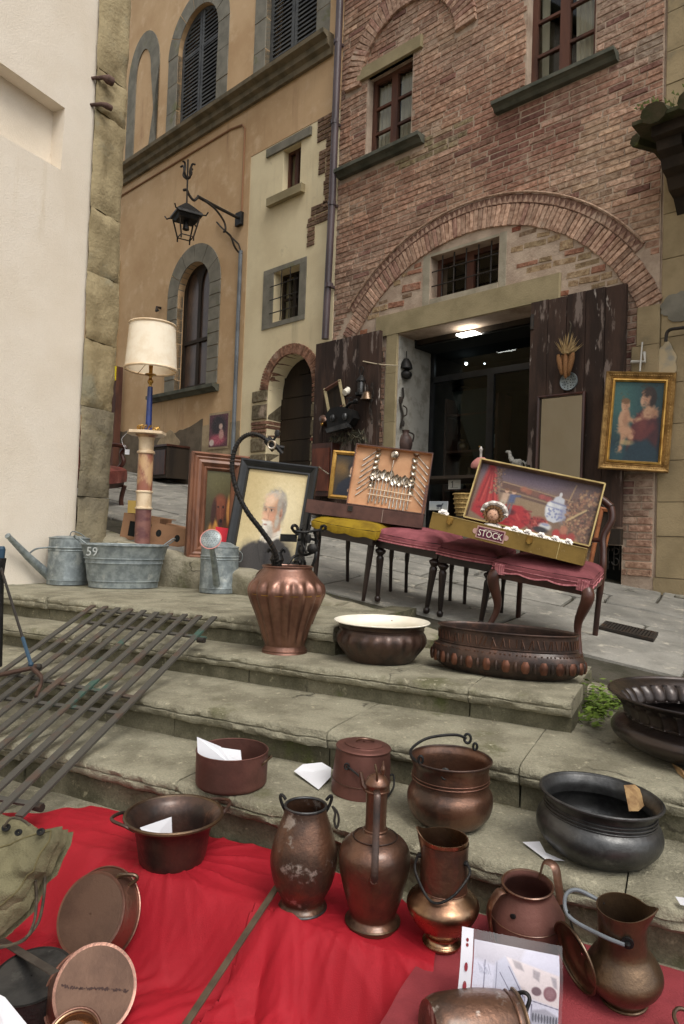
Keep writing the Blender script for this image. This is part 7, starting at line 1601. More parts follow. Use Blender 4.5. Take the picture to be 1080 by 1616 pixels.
c3 = seat('balloon_back_chair', 'rose velvet chair with cabriole legs and curved mahogany back under the STOCK suitcase', 'chair', P3, .52, .46, .435, VELVETD, 'cab', TRIM, .012, True, MAHOG)
d = .46; w = .52
for s_ in (-1, 1):
    m = MB(); x = s_*w/2*.88; m.tube(spline([(x, d+.08, 0), (x, d+.02, .22), (x, d-.01, .40), (x*.93, d+.02, .50), (x*.86, d+.05, .58), (x*.98, d+.08, .68), (x*.90, d+.10, .75)], 5), [.016]*6+[.019]*5+[.021]*20, 10); m.build('back_stile', MAHOG, c3, local=True, smooth=True)
m = MB(); m.tube(spline([(-w/2*.88*.9, d+.10, .75), (-w*.24, d+.12, .795), (0, d+.13, .81), (w*.24, d+.12, .795), (w/2*.88*.9, d+.10, .75)], 6), .023, 10); m.build('top_rail', MAHOG, c3, local=True, smooth=True)
m = MB(); m.tube(spline([(-w/2*.8, d+.04, .56), (0, d+.05, .54), (w/2*.8, d+.04, .56)], 6), .014, 8); m.build('cross_splat', MAHOG, c3, local=True, smooth=True)
for s_ in (-.9, .9):
    m = MB()
    for k in range(7): a = -1.2+.4*k; x0 = s_*(w/2-.02); m.tube([(x0+.03*math.sin(a), -.005-.03*math.cos(a)*.5, .40), (x0+.026*math.sin(a), -.005-.024*math.cos(a)*.5, .345)], .006, 5)
    m.build('gathered_corner', TRIM, c3, local=True, smooth=True)
# ------------------------------------------------------------ suitcases
def case(name, label, BL, BR, yl, yr, depth, hb, lidh, lidd, lean, mo, mi, group=None, edge=None, tipback=.0, lx0=0.):
    a = YP(*BL, yl); b = YP(*BR, yr); x = (b-a); w = x.length; x.normalize(); z = (Vector((0, 0, 1))-x*x.z).normalized(); y = z.cross(x)
    z = (z*math.cos(tipback)-y*math.sin(tipback)*-1).normalized(); y = z.cross(x)
    M_ = frameM(a, x, y, z); t = thing(name, label, 'suitcase', M_, group); th = .006
    lx0 *= w
    def tray(dx, dy, hz, mm, nmo, nmi):
        m = MB(); m.box(0, dx, 0, th, 0, hz, mm); m.box(0, dx, dy-th, dy, 0, hz, mm); m.box(0, th, th, dy-th, 0, hz, mm); m.box(dx-th, dx, th, dy-th, 0, hz, mm); m.box(th, dx-th, th, dy-th, 0, th, mm)
        o = m.build(nmo, mo, t, local=True)
        m = MB(); e = th+.0008; m.box(th, dx-th, th, dy-th, th+.0005, th+.002, mm); m.box(th+.0004, e+.001, th, dy-th, th+.002, hz-.004, mm); m.box(dx-e-.001, dx-th-.0004, th, dy-th, th+.002, hz-.004, mm); m.box(e+.001, dx-e-.001, th+.0004, e+.001, th+.002, hz-.004, mm); m.box(e+.001, dx-e-.001, dy-e-.001, dy-th-.0004, th+.002, hz-.004, mm)
        m.build(nmi, mi, o, local=True); return o
    tray(w, depth, hb, Matrix.Identity(4), 'base_tray', 'base_lining')
    LM = Matrix.Translation((0, depth+.002, hb)) @ Matrix.Rotation(R_(90+lean), 4, 'X')     # lid local: x right, y up, z outwards to the viewer
    LM = Matrix.Translation((0, depth+lidd+.002, hb)) @ Matrix.Rotation(R_(90-lean), 4, 'X')
    tray(w-lx0, lidh, lidd, LM @ Matrix.Translation((lx0, 0, 0)), 'lid', 'lid_lining')
    if edge:
        m = MB(); g = .004
        m.box(lx0, w, -g, g, lidd, lidd+.004, LM); m.box(lx0, w, lidh-g, lidh+g, lidd, lidd+.004, LM); m.box(lx0-g, lx0+g, 0, lidh, lidd, lidd+.004, LM); m.box(w-g, w+g, 0, lidh, lidd, lidd+.004, LM)
        m.box(0, w, -.002, .006, hb, hb+.003); m.build('edge_binding', edge, t, local=True)
    return t, w, LM
# brown suitcase of spoons
bs, bw, BLM = case('brown_suitcase', 'brown suitcase standing open with silver spoons strapped inside its tan lid', (482, 808), (666, 834), 4.34, 4.24, .26, .085, .43, .05, 12, CASEB, LINING, lx0=.29)
m = MB(); m.box(bw*.655, bw*.66, -.002, -.0002, .002, .083); m.build('corner_seam', mat('worn_edge', S(150, 132, 120), rough=.8), bs, local=True)
m = MB(); m.box(.36*bw, .40*bw, -.008, -.0005, .045, .078); m.build('lock', IRON, bs, local=True)
m = MB(); sa = Vector((bw-.012, .02, .08)); sb_ = BLM @ Vector((bw-.014, .20, .048)); m.tube([sa, sb_], .006, 6, flat=.4); m.build('lid_stay', CASEB, bs, local=True)
BW = W[bs.name] @ BLM
def spoonmesh(L_, bw_, bl):
    m = MB(); n = 8
    m.tube([(0, 0, .004), (0, L_*.25, .003), (0, L_*.55, .005), (0, L_-bl*.95, .004)], [.0055, .0045, .0028, .003], 6, flat=.5)
    vs = []; nu, nv = 9, 10
    def f(u_, v_):
        t_ = v_; wv_ = bw_*.5*math.sin(math.pi*min(1, t_**.8))**.75; x = (u_*2-1)*wv_; dpt = .011*math.sin(math.pi*t_)*(1-(u_*2-1)**2); return (x, L_-bl+bl*t_, .008-dpt)
    m.grid(f, nu, nv); me = m.mesh('spoon', True); me.materials.append(SILVER); return me
SPM = spoonmesh(.235, .048, .075); SPS = spoonmesh(.16, .036, .05)
inner_x0 = .37*bw if False else .06
def place(me, label, x, y, ang, z=.014, name='spoon', group='silver spoons strapped in the brown suitcase lid'):
    o = bpy.data.objects.new(name, me); COL.objects.link(o); o.matrix_world = BW @ Matrix.Translation((x, y, z)) @ Matrix.Rotation(ang, 4, 'Z'); W[o.name] = o.matrix_world.copy(); tag(o, label, 'spoon', group); return o
X0 = bw*.33; XW = bw-X0
ORD = ['first', 'second', 'third', 'fourth', 'fifth', 'sixth', 'seventh', 'eighth', 'ninth', 'tenth', 'eleventh', 'twelfth']
for i in range(12):
    place(SPM, ORD[i]+' upright silver tablespoon from the left in the suitcase lid middle row', X0+XW*(.225+.048*i), (.035 if i < 6 else .012)+.012*(i % 2), random.uniform(-.04, .04))
for i in range(7):
    place(SPS, ORD[6-i]+' small silver teaspoon from the top slanting at the left of the suitcase lid', X0+XW*(.035+.005*i), .075+.042*i, -.82, .012)
    place(SPS, ORD[6-i]+' small silver teaspoon from the top slanting at the right of the suitcase lid', X0+XW*(.965-.0*i), .055+.045*i, .82, .012)
lm = MB(); lm.tube([(0, 0, .006), (0, .12, .006)], .004, 6); lm.ball((0, .15, .016), (.032, .034, .018), 14); lm.ball((.004, .15, .036), (.016, .018, .008), 10); me = lm.mesh('ladle', True); me.materials.append(SILVER)
o = place(me, 'round silver ladle pinned alone above the row of spoons', X0+XW*.47, .24, -.05, .012, 'ladle')
for z_ in (.135, .095):
    m = MB(); m.tube([BLM @ Vector((X0+XW*.2, z_+.0, .020)), BLM @ Vector((X0+XW*.8, z_-.01, .020))], .0035, 6); m.build('spoon_strap', CREAMST, bs, local=True)
# small gilt portrait standing in the tray's left end
fn_ = (-CF+CU*.16-CR*.12).normalized()
gp_, w, h = frame_at((527, 711), (589, 716), (518, 786), YP(545, 760, 4.92), fn_, 'small_portrait', 'small gilt framed portrait of a dark robed figure standing left of the spoon lid', 'painting')
moulding(gp_, w, h, [(0, 0), (0, .015), (.012, .022), (.026, .012), (.03, 0)], GOLDP)
cv = Cv(60, 80, (44, 38, 32)); cv.ell(.18, .36, .26, .22, (128, 96, 46), 1.2, op=.8); cv.ell(.1, .75, .2, .3, (70, 56, 36), 1.2, op=.7); cv.poly([(.06, 1), (.14, .72), (.38, .56), (.56, .52), (.84, .62), (1, 1)], (34, 38, 50), .06); cv.ell(.66, .78, .16, .2, (24, 26, 36), 1.1, op=.8); cv.ell(.58, .30, .17, .15, (40, 32, 28), .35); cv.ell(.55, .37, .085, .115, (204, 162, 130), .3, .1); cv.ell(.59, .40, .05, .08, (162, 118, 92), 1., op=.7); [cv.line(x, .36, x+.05, .36, .008, (84, 60, 50), .8) for x in (.50, .575)]; cv.line(.535, .37, .53, .41, .008, (166, 120, 94), .7); cv.line(.52, .435, .56, .435, .007, (140, 82, 72), .8); cv.ell(.52, .50, .07, .03, (188, 180, 168), .6); cv.ell(.50, .86, .06, .05, (190, 150, 118), .5); cv.noise(4); cv.build(gp_, .028, w-.028, .028, h-.028, -.003)
m = MB(); m.box(0, w, 0, .012, 0, h); m.build('backing', WINWOOD, gp_, local=True)
# olive suitcase with the STOCK label
os_, ow, OLM = case('olive_suitcase', 'olive brown cardboard suitcase labelled STOCK, open lid lined with a still life picture', (677, 833), (920, 893), 3.80, 3.50, .24, .088, .37, .05, 16, CASEO, mat('case_inside', S(122, 100, 84), S(96, 80, 70), 10, rough=.8), edge=EDGEY, lx0=.15)
m = MB(); m.box(ow*.835, ow*.84, -.002, -.0002, .002, .086); m.build('corner_seam', EDGEY, os_, local=True)
for f in (.13, .655):
    m = MB(); m.box(ow*f-.016, ow*f+.016, -.010, -.0005, .052, .084, ch=.002); m.box(ow*f-.008, ow*f+.008, -.014, -.0102, .045, .066); m.build('clasp', BRASS, os_, local=True)
lx0, lx1 = ow*.315, ow*.50
m = MB(); c = (lx0+lx1)/2; hl = (lx1-lx0)/2
m.box(lx0, lx1, -.003, -.0006, .012, .078); m.lathe([(.015, -.0005), (.015, .002)], 12, Matrix.Translation((lx0-.006, -.001, .045)) @ Matrix.Rotation(R_(90), 4, 'X')); m.lathe([(.015, -.0005), (.015, .002)], 12, Matrix.Translation((lx1+.006, -.001, .045)) @ Matrix.Rotation(R_(90), 4, 'X'))
lb = m.build('label_plate', mat('label_pink', S(188, 150, 140), rough=.6), os_, local=True)
m = MB(); m.box(lx0+.007, lx1-.007, -.0042, -.0031, .018, .072); m.build('label_field', mat('label_maroon', S(92, 40, 60), rough=.6), lb, local=True)
me = text_mesh('STOCK', .047, .0004); me.materials.append(mat('label_white', S(232, 222, 206), rough=.6)); me.transform(Matrix.Diagonal((1.0, 1.05, 1, 1)))
bbx = max(v.co.x for v in me.vertices)-min(v.co.x for v in me.vertices); k_ = (lx1-lx0-.022)/bbx
piece('label_lettering', me, lb, Matrix.Translation((c, -.0050, .041)) @ Matrix.Rotation(R_(90), 4, 'X') @ Matrix.Diagonal((k_, 1, 1, 1)))
me2 = MB(); me2.box(c-hl*.5, c+hl*.5, -.0050, -.0043, .063, .066); me2.build('label_line', mat('label_line', S(200, 180, 170), rough=.6), lb, local=True)
cv = paint_still(); cv.a *= np.array([.88, .88, .84])
sub = bpy.data.objects.new('tmp', None); W['tmp'] = Matrix.Identity(4)
o = cv.build(os_, 0, 1, 0, 1, 0, 'still_life_picture')
me = o.data; OB = OLM
for v_ in me.vertices: v_.co = OB @ Vector((ow*.15+.010+(ow*.85-.020)*v_.co.x, .012+(.37-.024)*v_.co.z, .0105+.0005))
bpy.data.objects.remove(sub)
OW_ = W[os_.name]
def inbase(f, dy, z): return OW_ @ Vector((ow*f, dy, z))
# white porcelain rosettes along the tray, a doll in a bonnet, a red figure
def rosette(p, r, lab):
    m = MB()
    for q in range(3):
        n = 7-q*2
        for i in range(n):
            a = 2*math.pi*i/n+q*.4; R0 = r*(.72-.26*q); m.ball((R0*math.cos(a), R0*math.sin(a), r*.2+q*r*.28), (r*.36, r*.36, r*.24), 7)
    m.ball((0, 0, r*.9), r*.3, 7); me = m.mesh('porcelain_rose', True); me.materials.append(PORC); o = bpy.data.objects.new('porcelain_rose', me); COL.objects.link(o)
    z = (STN*.6-CF*.8).normalized(); o.matrix_world = upM(p, z); return tag(o, lab, 'ornament', 'white porcelain roses along the olive suitcase')
for i, f in enumerate((.50, .54, .58, .625, .67, .71, .755, .80, .84, .88)): rosette(inbase(f, .030+.035*(i % 2), .084+.012*(i % 2)), .0235, ORD[i]+' white porcelain rose from the doll along the front of the STOCK suitcase')
rosette(inbase(.06, .05, .09), .03, 'white porcelain rose alone at the left end of the STOCK suitcase')
dl = thing('doll', 'small doll with curled hair and white lace bonnet sitting in the STOCK suitcase', 'doll', frameM(inbase(.37, .145, .03), OW_.col[0].xyz, OW_.col[1].xyz, OW_.col[2].xyz) @ Matrix.Scale(1.05, 4))
m = MB(); m.ball((0, 0, .115), (.042, .040, .046), 16); m.ball((0, -.040, .112), (.006, .008, .008), 6); m.build('head', SKINP, dl, local=True, smooth=True)
m = MB()
for i in range(16):
    a = 2*math.pi*i/16; m.ball(((.040 if math.sin(a) > .2 else .045)*math.cos(a), -.022, .117+.040*math.sin(a)), (.014, .020, .013), 7)
m.build('curls', HAIRB, dl, local=True, smooth=True)
m = MB(); m.tube([(.062*math.cos(a), .0+.006*math.sin(a*9), .128+.050*math.sin(a)) for a in [-.15+3.45*i/24 for i in range(25)]], .013, 7); m.ball((0, .025, .128), (.062, .035, .056), 14); m.build('bonnet', PORC, dl, local=True, smooth=True)
m = MB(); m.lathe([(.075, 0), (.07, .03), (.045, .06), (.022, .075)], 22, Matrix.Translation((.01, 0, 0)), fn=lambda i, r, z, a: (r*(1+.10*math.sin(a*9)), z)); m.build('dress', PORC, dl, local=True, smooth=True)
m = MB()
for s_ in (-1, 1): m.ball((s_*.014, -.0385, .120), (.0032, .003, .003), 6)
m.ball((0, -.0385, .100), (.005, .003, .0022), 6); m.build('face_features', mat('doll_paint', S(110, 60, 56), rough=.5), dl, local=True)
# ------------------------------------------------------------ pictures on the kerb, left
bn = (-CF*.97+CU*.18-CR*.14).normalized()
of, w, h = frame_at((383, 724), (503, 741), (352, 920), YP(430, 830, 4.72), bn, 'old_man_portrait', 'black framed portrait of a white bearded man, tilted behind the copper pot', 'painting')
moulding(of, w, h, [(0, 0), (0, .03), (.012, .04), (.03, .032), (.05, .018), (.062, .02), (.068, 0)], BLACKF)
m = MB(); m.box(0, w, 0, .015, 0, h); m.build('backing', WINWOOD, of, local=True)
cv = paint_man(); cv.build(of, .066, w-.066, .066, h-.066, -.004)
dn_ = (-CF*.9+CU*.10+CR*.35).normalized()
df, w, h = frame_at((302, 713), (392, 728), (304, 882), YP(345, 790, 5.1), dn_, 'dog_portrait', 'broad brown moulded frame with a painted brown hound, half behind the black frame', 'painting')
moulding(df, w, h, [(0, -.06), (0, .045), (.015, .06), (.03, .045), (.04, .05), (.055, .04), (.075, .046), (.10, .02), (.112, .028), (.125, .012), (.13, -.01)], BROWNF)
cv = paint_dog(); cv.build(df, .128, w-.128, .128, h-.128, -.004)
m = MB(); m.box(0, w, .0, .03, 0, h); m.build('backing', WINWOOD, df, local=True)
a = YP(827, 1, 1)
rc_ = thing('red_booklet', 'small bright red card tucked between the hound painting and the black frame', 'card', YP(350, 862, 4.82))
m = MB(); q = [YP(340, 831, 4.85), YP(362, 834, 4.85), YP(360, 864, 4.82), YP(346, 862, 4.82)]; m.add(q+[p+Vector((0, .006, 0)) for p in q], [(0, 1, 2, 3), (7, 6, 5, 4), (0, 4, 5, 1), (1, 5, 6, 2), (2, 6, 7, 3), (3, 7, 4, 0)]); m.build('cover', REDP, rc_)
# gooseneck pipe rising from the copper pot
pz = W[bpy.data.objects['fluted_pot'].name].translation
gy = pz.y+.02
path = [(437, 905), (437, 884), (430, 862), (412, 836), (392, 810), (377, 782), (368, 752), (367, 728), (373, 704), (384, 690), (398, 685), (412, 688), (424, 697)]
gk = thing('gooseneck_pipe', 'dark ribbed gooseneck pipe with a brass tap curving up out of the copper pot', 'pipe', YP(437, 900, gy))
pts = spline([YP(x, y, gy-.10*(1 if i > 3 else i/4)) for i, (x, y) in enumerate(path)], 8); n = len(pts)
m = MB(); m.tube(pts, [.0125-.004*i/n for i in range(n)], 10); m.build('tube', BLACKIRON, gk, smooth=True)
m = MB(); vs = []
hel = []; turns = 52; N_h = turns*7
for i in range(N_h+1):
    f = i/N_h*(n-1); k = min(int(f), n-2); p = pts[k].lerp(pts[k+1], f-k); t_ = (pts[k+1]-pts[k]).normalized(); u_ = t_.cross(Vector((0, 1, 0))).normalized(); v_ = t_.cross(u_); a = 2*math.pi*turns*i/N_h; r_ = .0128-.004*f/n; hel.append(p+u_*r_*math.cos(a)+v_*r_*math.sin(a))
m.tube(hel, .0027, 4); m.build('spiral_wire', IRON, gk, smooth=True)
e = YP(428, 702, gy-.1); m = MB(); m.tube([YP(420, 694, gy-.1), YP(434, 708, gy-.1)], [.016, .022], 10); m.tube([YP(424, 690, gy-.1), YP(446, 716, gy-.11)], .010, 8); m.ball(YP(438, 684, gy-.1), (.014, .012, .022), 8); m.tube([YP(430, 697, gy-.1), YP(438, 686, gy-.1)], .006, 6); m.tube([YP(432, 705, gy-.08), YP(449, 707, gy-.08)], [.014, .010], 8); m.build('tap', BLACKIRON, gk, smooth=True)
m = MB(); c = YP(429, 702, gy-.125); mm = upM(c, (-.1, -1, .1)); m.tube([mm @ Vector((.017*math.cos(a), .017*math.sin(a), 0)) for a in [2*math.pi*i/16 for i in range(16)]], .005, 6, closed=True); m.build('nozzle_ring', SILVER, gk, smooth=True)
m = MB(); 
for s_ in (-1, 1): m.tube(spline([YP(437, 880, gy), YP(437+s_*6, 872, gy), YP(437+s_*11, 866, gy), YP(437+s_*14, 872, gy)], 4), .008, 6)
m.lathe([(.03, -.05), (.024, 0), (.034, .02), (.02, .06)], 12, Matrix.Translation(YP(437, 890, gy))); m.build('socket', BLACKIRON, gk, smooth=True)
# wrought iron bracket of scrolls next to it
iy = gy+.10
ib = thing('scroll_iron', 'black iron scrollwork fitting standing behind the copper pot, right of the portrait', 'ironwork', YP(484, 905, iy))
def ip(x, y, d_=0): return YP(x, y, iy+d_)
m = MB()
for P_ in ([(470, 843), (464, 838), (461, 833), (464, 829), (469, 831), (470, 836)], [(510, 838), (514, 835), (513, 830), (508, 831), (506, 838), (505, 848)], [(466, 838), (480, 840), (494, 838), (508, 836)], [(470, 852), (488, 850), (503, 854)], [(474, 860), (472, 868), (480, 876), (494, 872)], [(497, 838), (500, 860), (498, 880), (490, 900)], [(478, 842), (478, 858), (484, 872)], [(455, 890), (462, 880), (472, 876), (480, 884), (482, 898)], [(462, 892), (466, 886), (472, 886), (474, 893), (470, 897)], [(476, 836), (478, 828)], [(488, 836), (490, 828)]):
    m.tube(spline([ip(x, y, random.uniform(-.03, .03)) for x, y in P_], 4), .0075, 6)
m.ball(ip(494, 866), (.03, .025, .028), 10); m.ball(ip(486, 850), (.018, .018, .03), 8); m.box(ip(484, 0).x-.03, ip(484, 0).x+.05, iy-.01, iy+.01, ip(484, 856).z, ip(484, 844).z); m.build('scrolls', BLACKIRON, ib, smooth=True)
# ------------------------------------------------------------ boxes and armchair behind
def carton(label, fl, fr, y, dpt, h, holes, open_=False, yaw=None):
    a = YP(*fl, y); b = YP(*fr, y+ (yaw or 0)); x = (b-a); x.z *= 1; w = x.length; x.normalize(); z = (Vector((0, 0, 1))-x*x.z).normalized(); yv = z.cross(x); t = thing('cardboard_box', label, 'box', frameM(a, x, yv, z), 'cardboard fruit boxes behind the tub'); th = .006
    m = MB(); m.box(0, th, th, dpt-th, 0, h); m.box(w-th, w, th, dpt-th, 0, h); m.box(0, w, dpt-th, dpt, 0, h); m.box(0, w, 0, dpt, -.006, 0)
    if open_: m.box(0, w, 0, th, 0, h*.12); m.box(0, w*.2, 0, th, h*.12, h); m.box(w*.2, w, 0, th, h*.72, h)
    else: m.box(0, w, 0, th, 0, h)
    m.build('walls', CARD, t, local=True)
    m = MB(); m.box(th, w-th, th+.001, dpt-th-.001, .0, .004 if not open_ else h*.7); m.build('box_inside', CARDD if not open_ else VOID, t, local=True)  # open box: a dark block stands in for the shade within
    m = MB(); m.box(0, w, dpt, dpt+.14, h-.006, h, Matrix.Translation((0, 0, 0))); m.build('flap', CARD, t, local=True)
    for (fx, fz, side) in holes:
        m = MB(); M_ = Matrix.Translation((w*fx, -.0008, h*fz)) @ Matrix.Rotation(R_(90), 4, 'X') if side == 0 else Matrix.Translation((-.0008, dpt*fx, h*fz)) @ Matrix.Rotation(R_(90), 4, 'Y'); m.lathe([(.001, 0), (.022, 0)], 14, M_ @ Matrix.Diagonal((1, 1.3, 1, 1)), caps=False); m.build('hand_hole', VOID if side == 0 else PAPER, t, local=True)
    return t
b1 = carton('brown cardboard box with a torn open front, nearest the house corner', (189, 848), (246, 858), 5.42, .38, .20, [(.45, .62, 1)], True)
b2 = carton('cardboard box with two round hand holes, between the onyx column and the hound painting', (233, 857), (300, 872), 5.34, .30, .17, [(.2, .55, 0), (.64, .5, 0)])
cx_ = ST(196, 806); ac = thing('armchair', 'worn red leather armchair with carved wooden arms, half hidden by the house corner', 'armchair', upM(cx_+Vector((-.16, .25, 0)), STN, R_(80)))
q = 1.0
m = MB(); cushion(m, .58, .52, .30, .45); 
for v_ in m.v: v_.x -= .12
m.build('seat', REDLEATH, ac, local=True, smooth=60)
m = MB(); m.box(-.40, .16, .02, .5, .24, .30); m.build('seat_rail', MAHOG, ac, local=True)
for x in (-.38, .14):
    m = MB(); m.tube(spline([(x, .0, 0), (x, .03, .1), (x, .0, .26)], 4), .025, 8); m.build('leg', MAHOG, ac, local=True, smooth=True); m = MB(); m.tube(spline([(x, .56, 0), (x, .5, .14), (x, .48, .26)], 4), .022, 8); m.build('leg', MAHOG, ac, local=True, smooth=True)
    m = MB(); m.tube(spline([(x, .12, .40), (x+.015, .04, .50), (x+.02, .07, .60), (x, .02, .66), (x, .10, .68), (x, .30, .67), (x, .52, .70)], 5), .024, 8); m.build('arm', MAHOG, ac, local=True, smooth=True)
m = MB(); m.grid(lambda a, b: (-.40+.56*a, .50+.10*b, .42+.60*b), 8, 8); m.grid(lambda a, b: (-.40+.56*a, .56+.10*b, .42+.60*b), 8, 8); m.build('back', REDLEATH, ac, local=True, smooth=True)
yl = MB(); p = ST(206, 816); yl.box(p.x-.03, p.x+.05, p.y, p.y+.01, p.z, p.z+.16); tag(yl.build('yellow_board', mat('yellow_ochre_card', S(196, 164, 92), rough=.9), loc=p), 'narrow yellowish board leaning beside the armchair behind the column', 'board')
# ------------------------------------------------------------ things hung on the left door leaf
def fl_(px, py, y=.16): return WL(px, py, y)
def hung(name, label, cat, px, py, y=.17, group=None):
    return onwall(name, label, cat, fl_(px, py, y), group)
# open wooden tray
p = fl_(513, 616), fl_(536, 602), fl_(543, 640), fl_(520, 655)
o = hung('wooden_tray', 'small tilted wooden tray frame hanging on the left door leaf', 'tray', 528, 628)
m = MB(); wi = W[o.name].inverted(); PP = [wi @ (FM @ q) for q in p]
for nm, i, j, mt in (('side', 0, 3, LINTEL), ('side', 1, 2, LINTEL), ('end', 0, 1, WINWOOD), ('end', 3, 2, WINWOOD)):
    m = MB(); m.tube([PP[i]+(PP[i]-PP[j])*.06, PP[j]+(PP[j]-PP[i])*.06], .020, 4, flat=1.3); m.build(nm, mt, o, local=True)
m = MB(); m.add([q-Vector((0, .03, 0)) for q in PP], [(0, 1, 2, 3)]); m.build('bottom', DARKWOOD, o, local=True)
# black sheet iron hood
o = hung('black_iron_scuttle', 'black sheet iron scuttle with two knobs hanging below the wooden tray', 'scuttle', 540, 660, .22)
m = MB(); m.prism([(-.22, -.02), (-.19, .07), (.0, .13), (.15, .12), (.22, .05), (.17, -.13), (-.15, -.10)], -.06, .05, FXZ); m.build('body', BLACKIRON, o, local=True)
m = MB(); m.prism([(-.19, -.13), (.15, -.17), (.18, -.12), (-.15, -.075)], .03, .09, FXZ); m.build('front_lip', TIN, o, local=True)
for x in (.09, -.1):
    m = MB(); m.ball((x, .06, .0), (.035, .03, .045), 10); m.build('knob', TIN, o, local=True, smooth=True)
def bell(name, label, cat, px, py, r, h, mt, y=.17, handle=True, up=1):
    o = hung(name, label, cat, px, py, y); m = MB(); m.lathe(shell(smoothp([(r, 0), (r*.92, h*.15), (r*.68, h*.6), (r*.5, h*.85), (r*.2, h)], 3), .004), 24, caps=False); m.build('body', mt, o, local=True, smooth=50)
    if handle: m = MB(); m.tube(spline([(r*.2, 0, h), (0, 0, h+r*.9), (-r*.2, 0, h)], 5), .006, 6); m.build('loop', IRON, o, local=True, smooth=True)
    return o
bell('brass_bell', 'dull brass bell hanging at the right of the left door leaf', 'bell', 579, 631, .075, .10, BRASSD)
o = hung('tin_cup', 'small white tin cup hung sideways on the left door leaf', 'cup', 544, 620); m = MB(); m.lathe(shell([(.035, 0), (.045, .08)], .004), 20, Matrix.Rotation(R_(60), 4, 'X'), caps=False); m.build('body', ENAMEL, o, local=True, smooth=40)
o = hung('hanging_lantern', 'rusty caged lantern hung by a ring on the left door leaf', 'lantern', 570, 606, .16)
for i in range(4):
    m = MB(); a = i*1.57; m.tube([(.05*math.cos(a), .05*math.sin(a), -.11), (.045*math.cos(a), .045*math.sin(a), .04), (.012*math.cos(a), .012*math.sin(a), .10)], .006, 5); m.build('cage_bar', IRON, o, local=True)
m = MB(); m.lathe([(.06, -.13), (.06, -.10), (.05, -.10)], 16); m.build('base', BLACKIRON, o, local=True)
m = MB(); m.lathe([(.055, .03), (.05, .05), (.012, .10)], 16); m.build('top_cap', BLACKIRON, o, local=True)
m = MB(); m.tube(spline([(.01, 0, .1), (.03, 0, .16), (0, 0, .20), (-.03, 0, .16), (-.01, 0, .1)], 5), .005, 5); m.build('hanging_ring', BLACKIRON, o, local=True)
m = MB(); m.lathe([(.035, -.1), (.04, 0), (.03, .04)], 14); m.build('chimney', TIN, o, local=True, smooth=True)
o = hung('copper_mug', 'dark copper mug hung at the lower left of the left door leaf', 'mug', 516, 668); m = MB(); m.lathe(shell(smoothp([(.05, 0), (.06, .05), (.045, .11)], 4), .004), 20, Matrix.Rotation(R_(50), 4, 'Y'), caps=False); m.build('body', COPO, o, local=True, smooth=40); m = MB(); m.ball((.02, .06, -.02), .02, 8); m.build('knob', BRASS, o, local=True)
o = hung('iron_tap', 'cluster of black iron taps hung beside the scuttle on the left door leaf', 'tap', 558, 640)
m = MB(); m.tube(spline([(-.08, .02, .03), (0, .05, .02), (.08, .03, -.02), (.10, .05, -.08)], 4), .018, 8); m.tube([(.02, .05, .02), (.02, .05, .08)], .01, 6); m.tube([(-.02, .05, .08), (.06, .05, .08)], .009, 6); m.ball((-.07, .04, .04), .03, 8); m.build('body', BLACKIRON, o, local=True, smooth=True)
o = hung('dried_sprays', 'dark dried leafy sprays fanning out below the iron scuttle', 'dried plants', 550, 690, .15)
m = MB()
for i in range(150):
    a = random.uniform(-2.8, .4); l = random.uniform(.06, .26); cx_ = random.uniform(-.30, .22); cz_ = random.uniform(-.03, .09); e = Vector((cx_+l*math.cos(a)*.7, random.uniform(.0, .09), cz_+l*math.sin(a)*.6)); b = Vector((cx_, .03, cz_)); w_ = Vector((random.uniform(.006, .016), 0, random.uniform(-.01, .01))); m.add([b, b.lerp(e, .6)+w_, e, b.lerp(e, .6)-w_], [(0, 1, 2, 3)])
tag(m.build('foliage', mat('withered_leaf', S(58, 58, 48), S(92, 84, 66), 30, rough=.85), o, local=True), kind='stuff')
o = hung('iron_chain', 'rusty chain with hooks hanging down the right side of the left door leaf', 'chain', 588, 640, .15)
for i in range(9):
    m = MB(); c = Vector((-.02*math.sin(i), .02, .22-.05*i)); M_ = Matrix.Translation(c) @ Matrix.Rotation(i*1.57, 4, 'Z'); m.tube([(.012*math.cos(a), 0, .03*math.sin(a)) for a in [2*math.pi*k/10 for k in range(10)]], .0045, 5, M_, closed=True); m.build('link', IRON, o, local=True, smooth=True)
a, b = WL(573, 570, .13), WL(629, 577, .06)
m = MB(); M_ = FM; m.tube(spline([FM @ a, FM @ (a.lerp(b, .5)-Vector((0, -.02, .015))), FM @ b], 6), .007, 6); m.tube(spline([FM @ a.lerp(b, .3), FM @ (a.lerp(b, .3)-Vector((0, 0, .05)))], 3), .005, 5); tag(m.build('tie_cord', mat('pale_cord', S(186, 172, 146), rough=.9), loc=FM @ a), 'pale cord tied from the left door leaf across to the jamb', 'cord')
# things hung on the white reveal at the left of the doorway
def rv(px, py, t=2.84):     # a point on the reveal side (plane t = const)
    q = PLN(px, py, FM @ Vector((t, 0, 0)), TD); return q
for nm, lab, cat, px, py, fn in (
    ('cow_bell', 'upper dark iron bell on the white reveal beside the doorway', 'bell', 641, 582, lambda m: m.lathe(shell(smoothp([(.075, 0), (.06, .06), (.03, .11)], 3), .004), 20, caps=False)),
    ('sheep_bell', 'lower rounder iron bell under the other on the white reveal', 'bell', 641, 597, lambda m: m.lathe(shell(smoothp([(.055, 0), (.068, .05), (.03, .09)], 3), .004), 20, caps=False))):
    q = rv(px, py); o = thing(nm, lab, cat, q); m = MB(); fn(m); m.tube([(0, 0, .1), (0, 0, .2)], .004, 5); m.build('body', BLACKIRON, o, local=True, smooth=50)
q = rv(635, 640); o = thing('hanging_scales', 'rusty iron steelyard scale hanging on the white reveal of the doorway', 'scales', q)
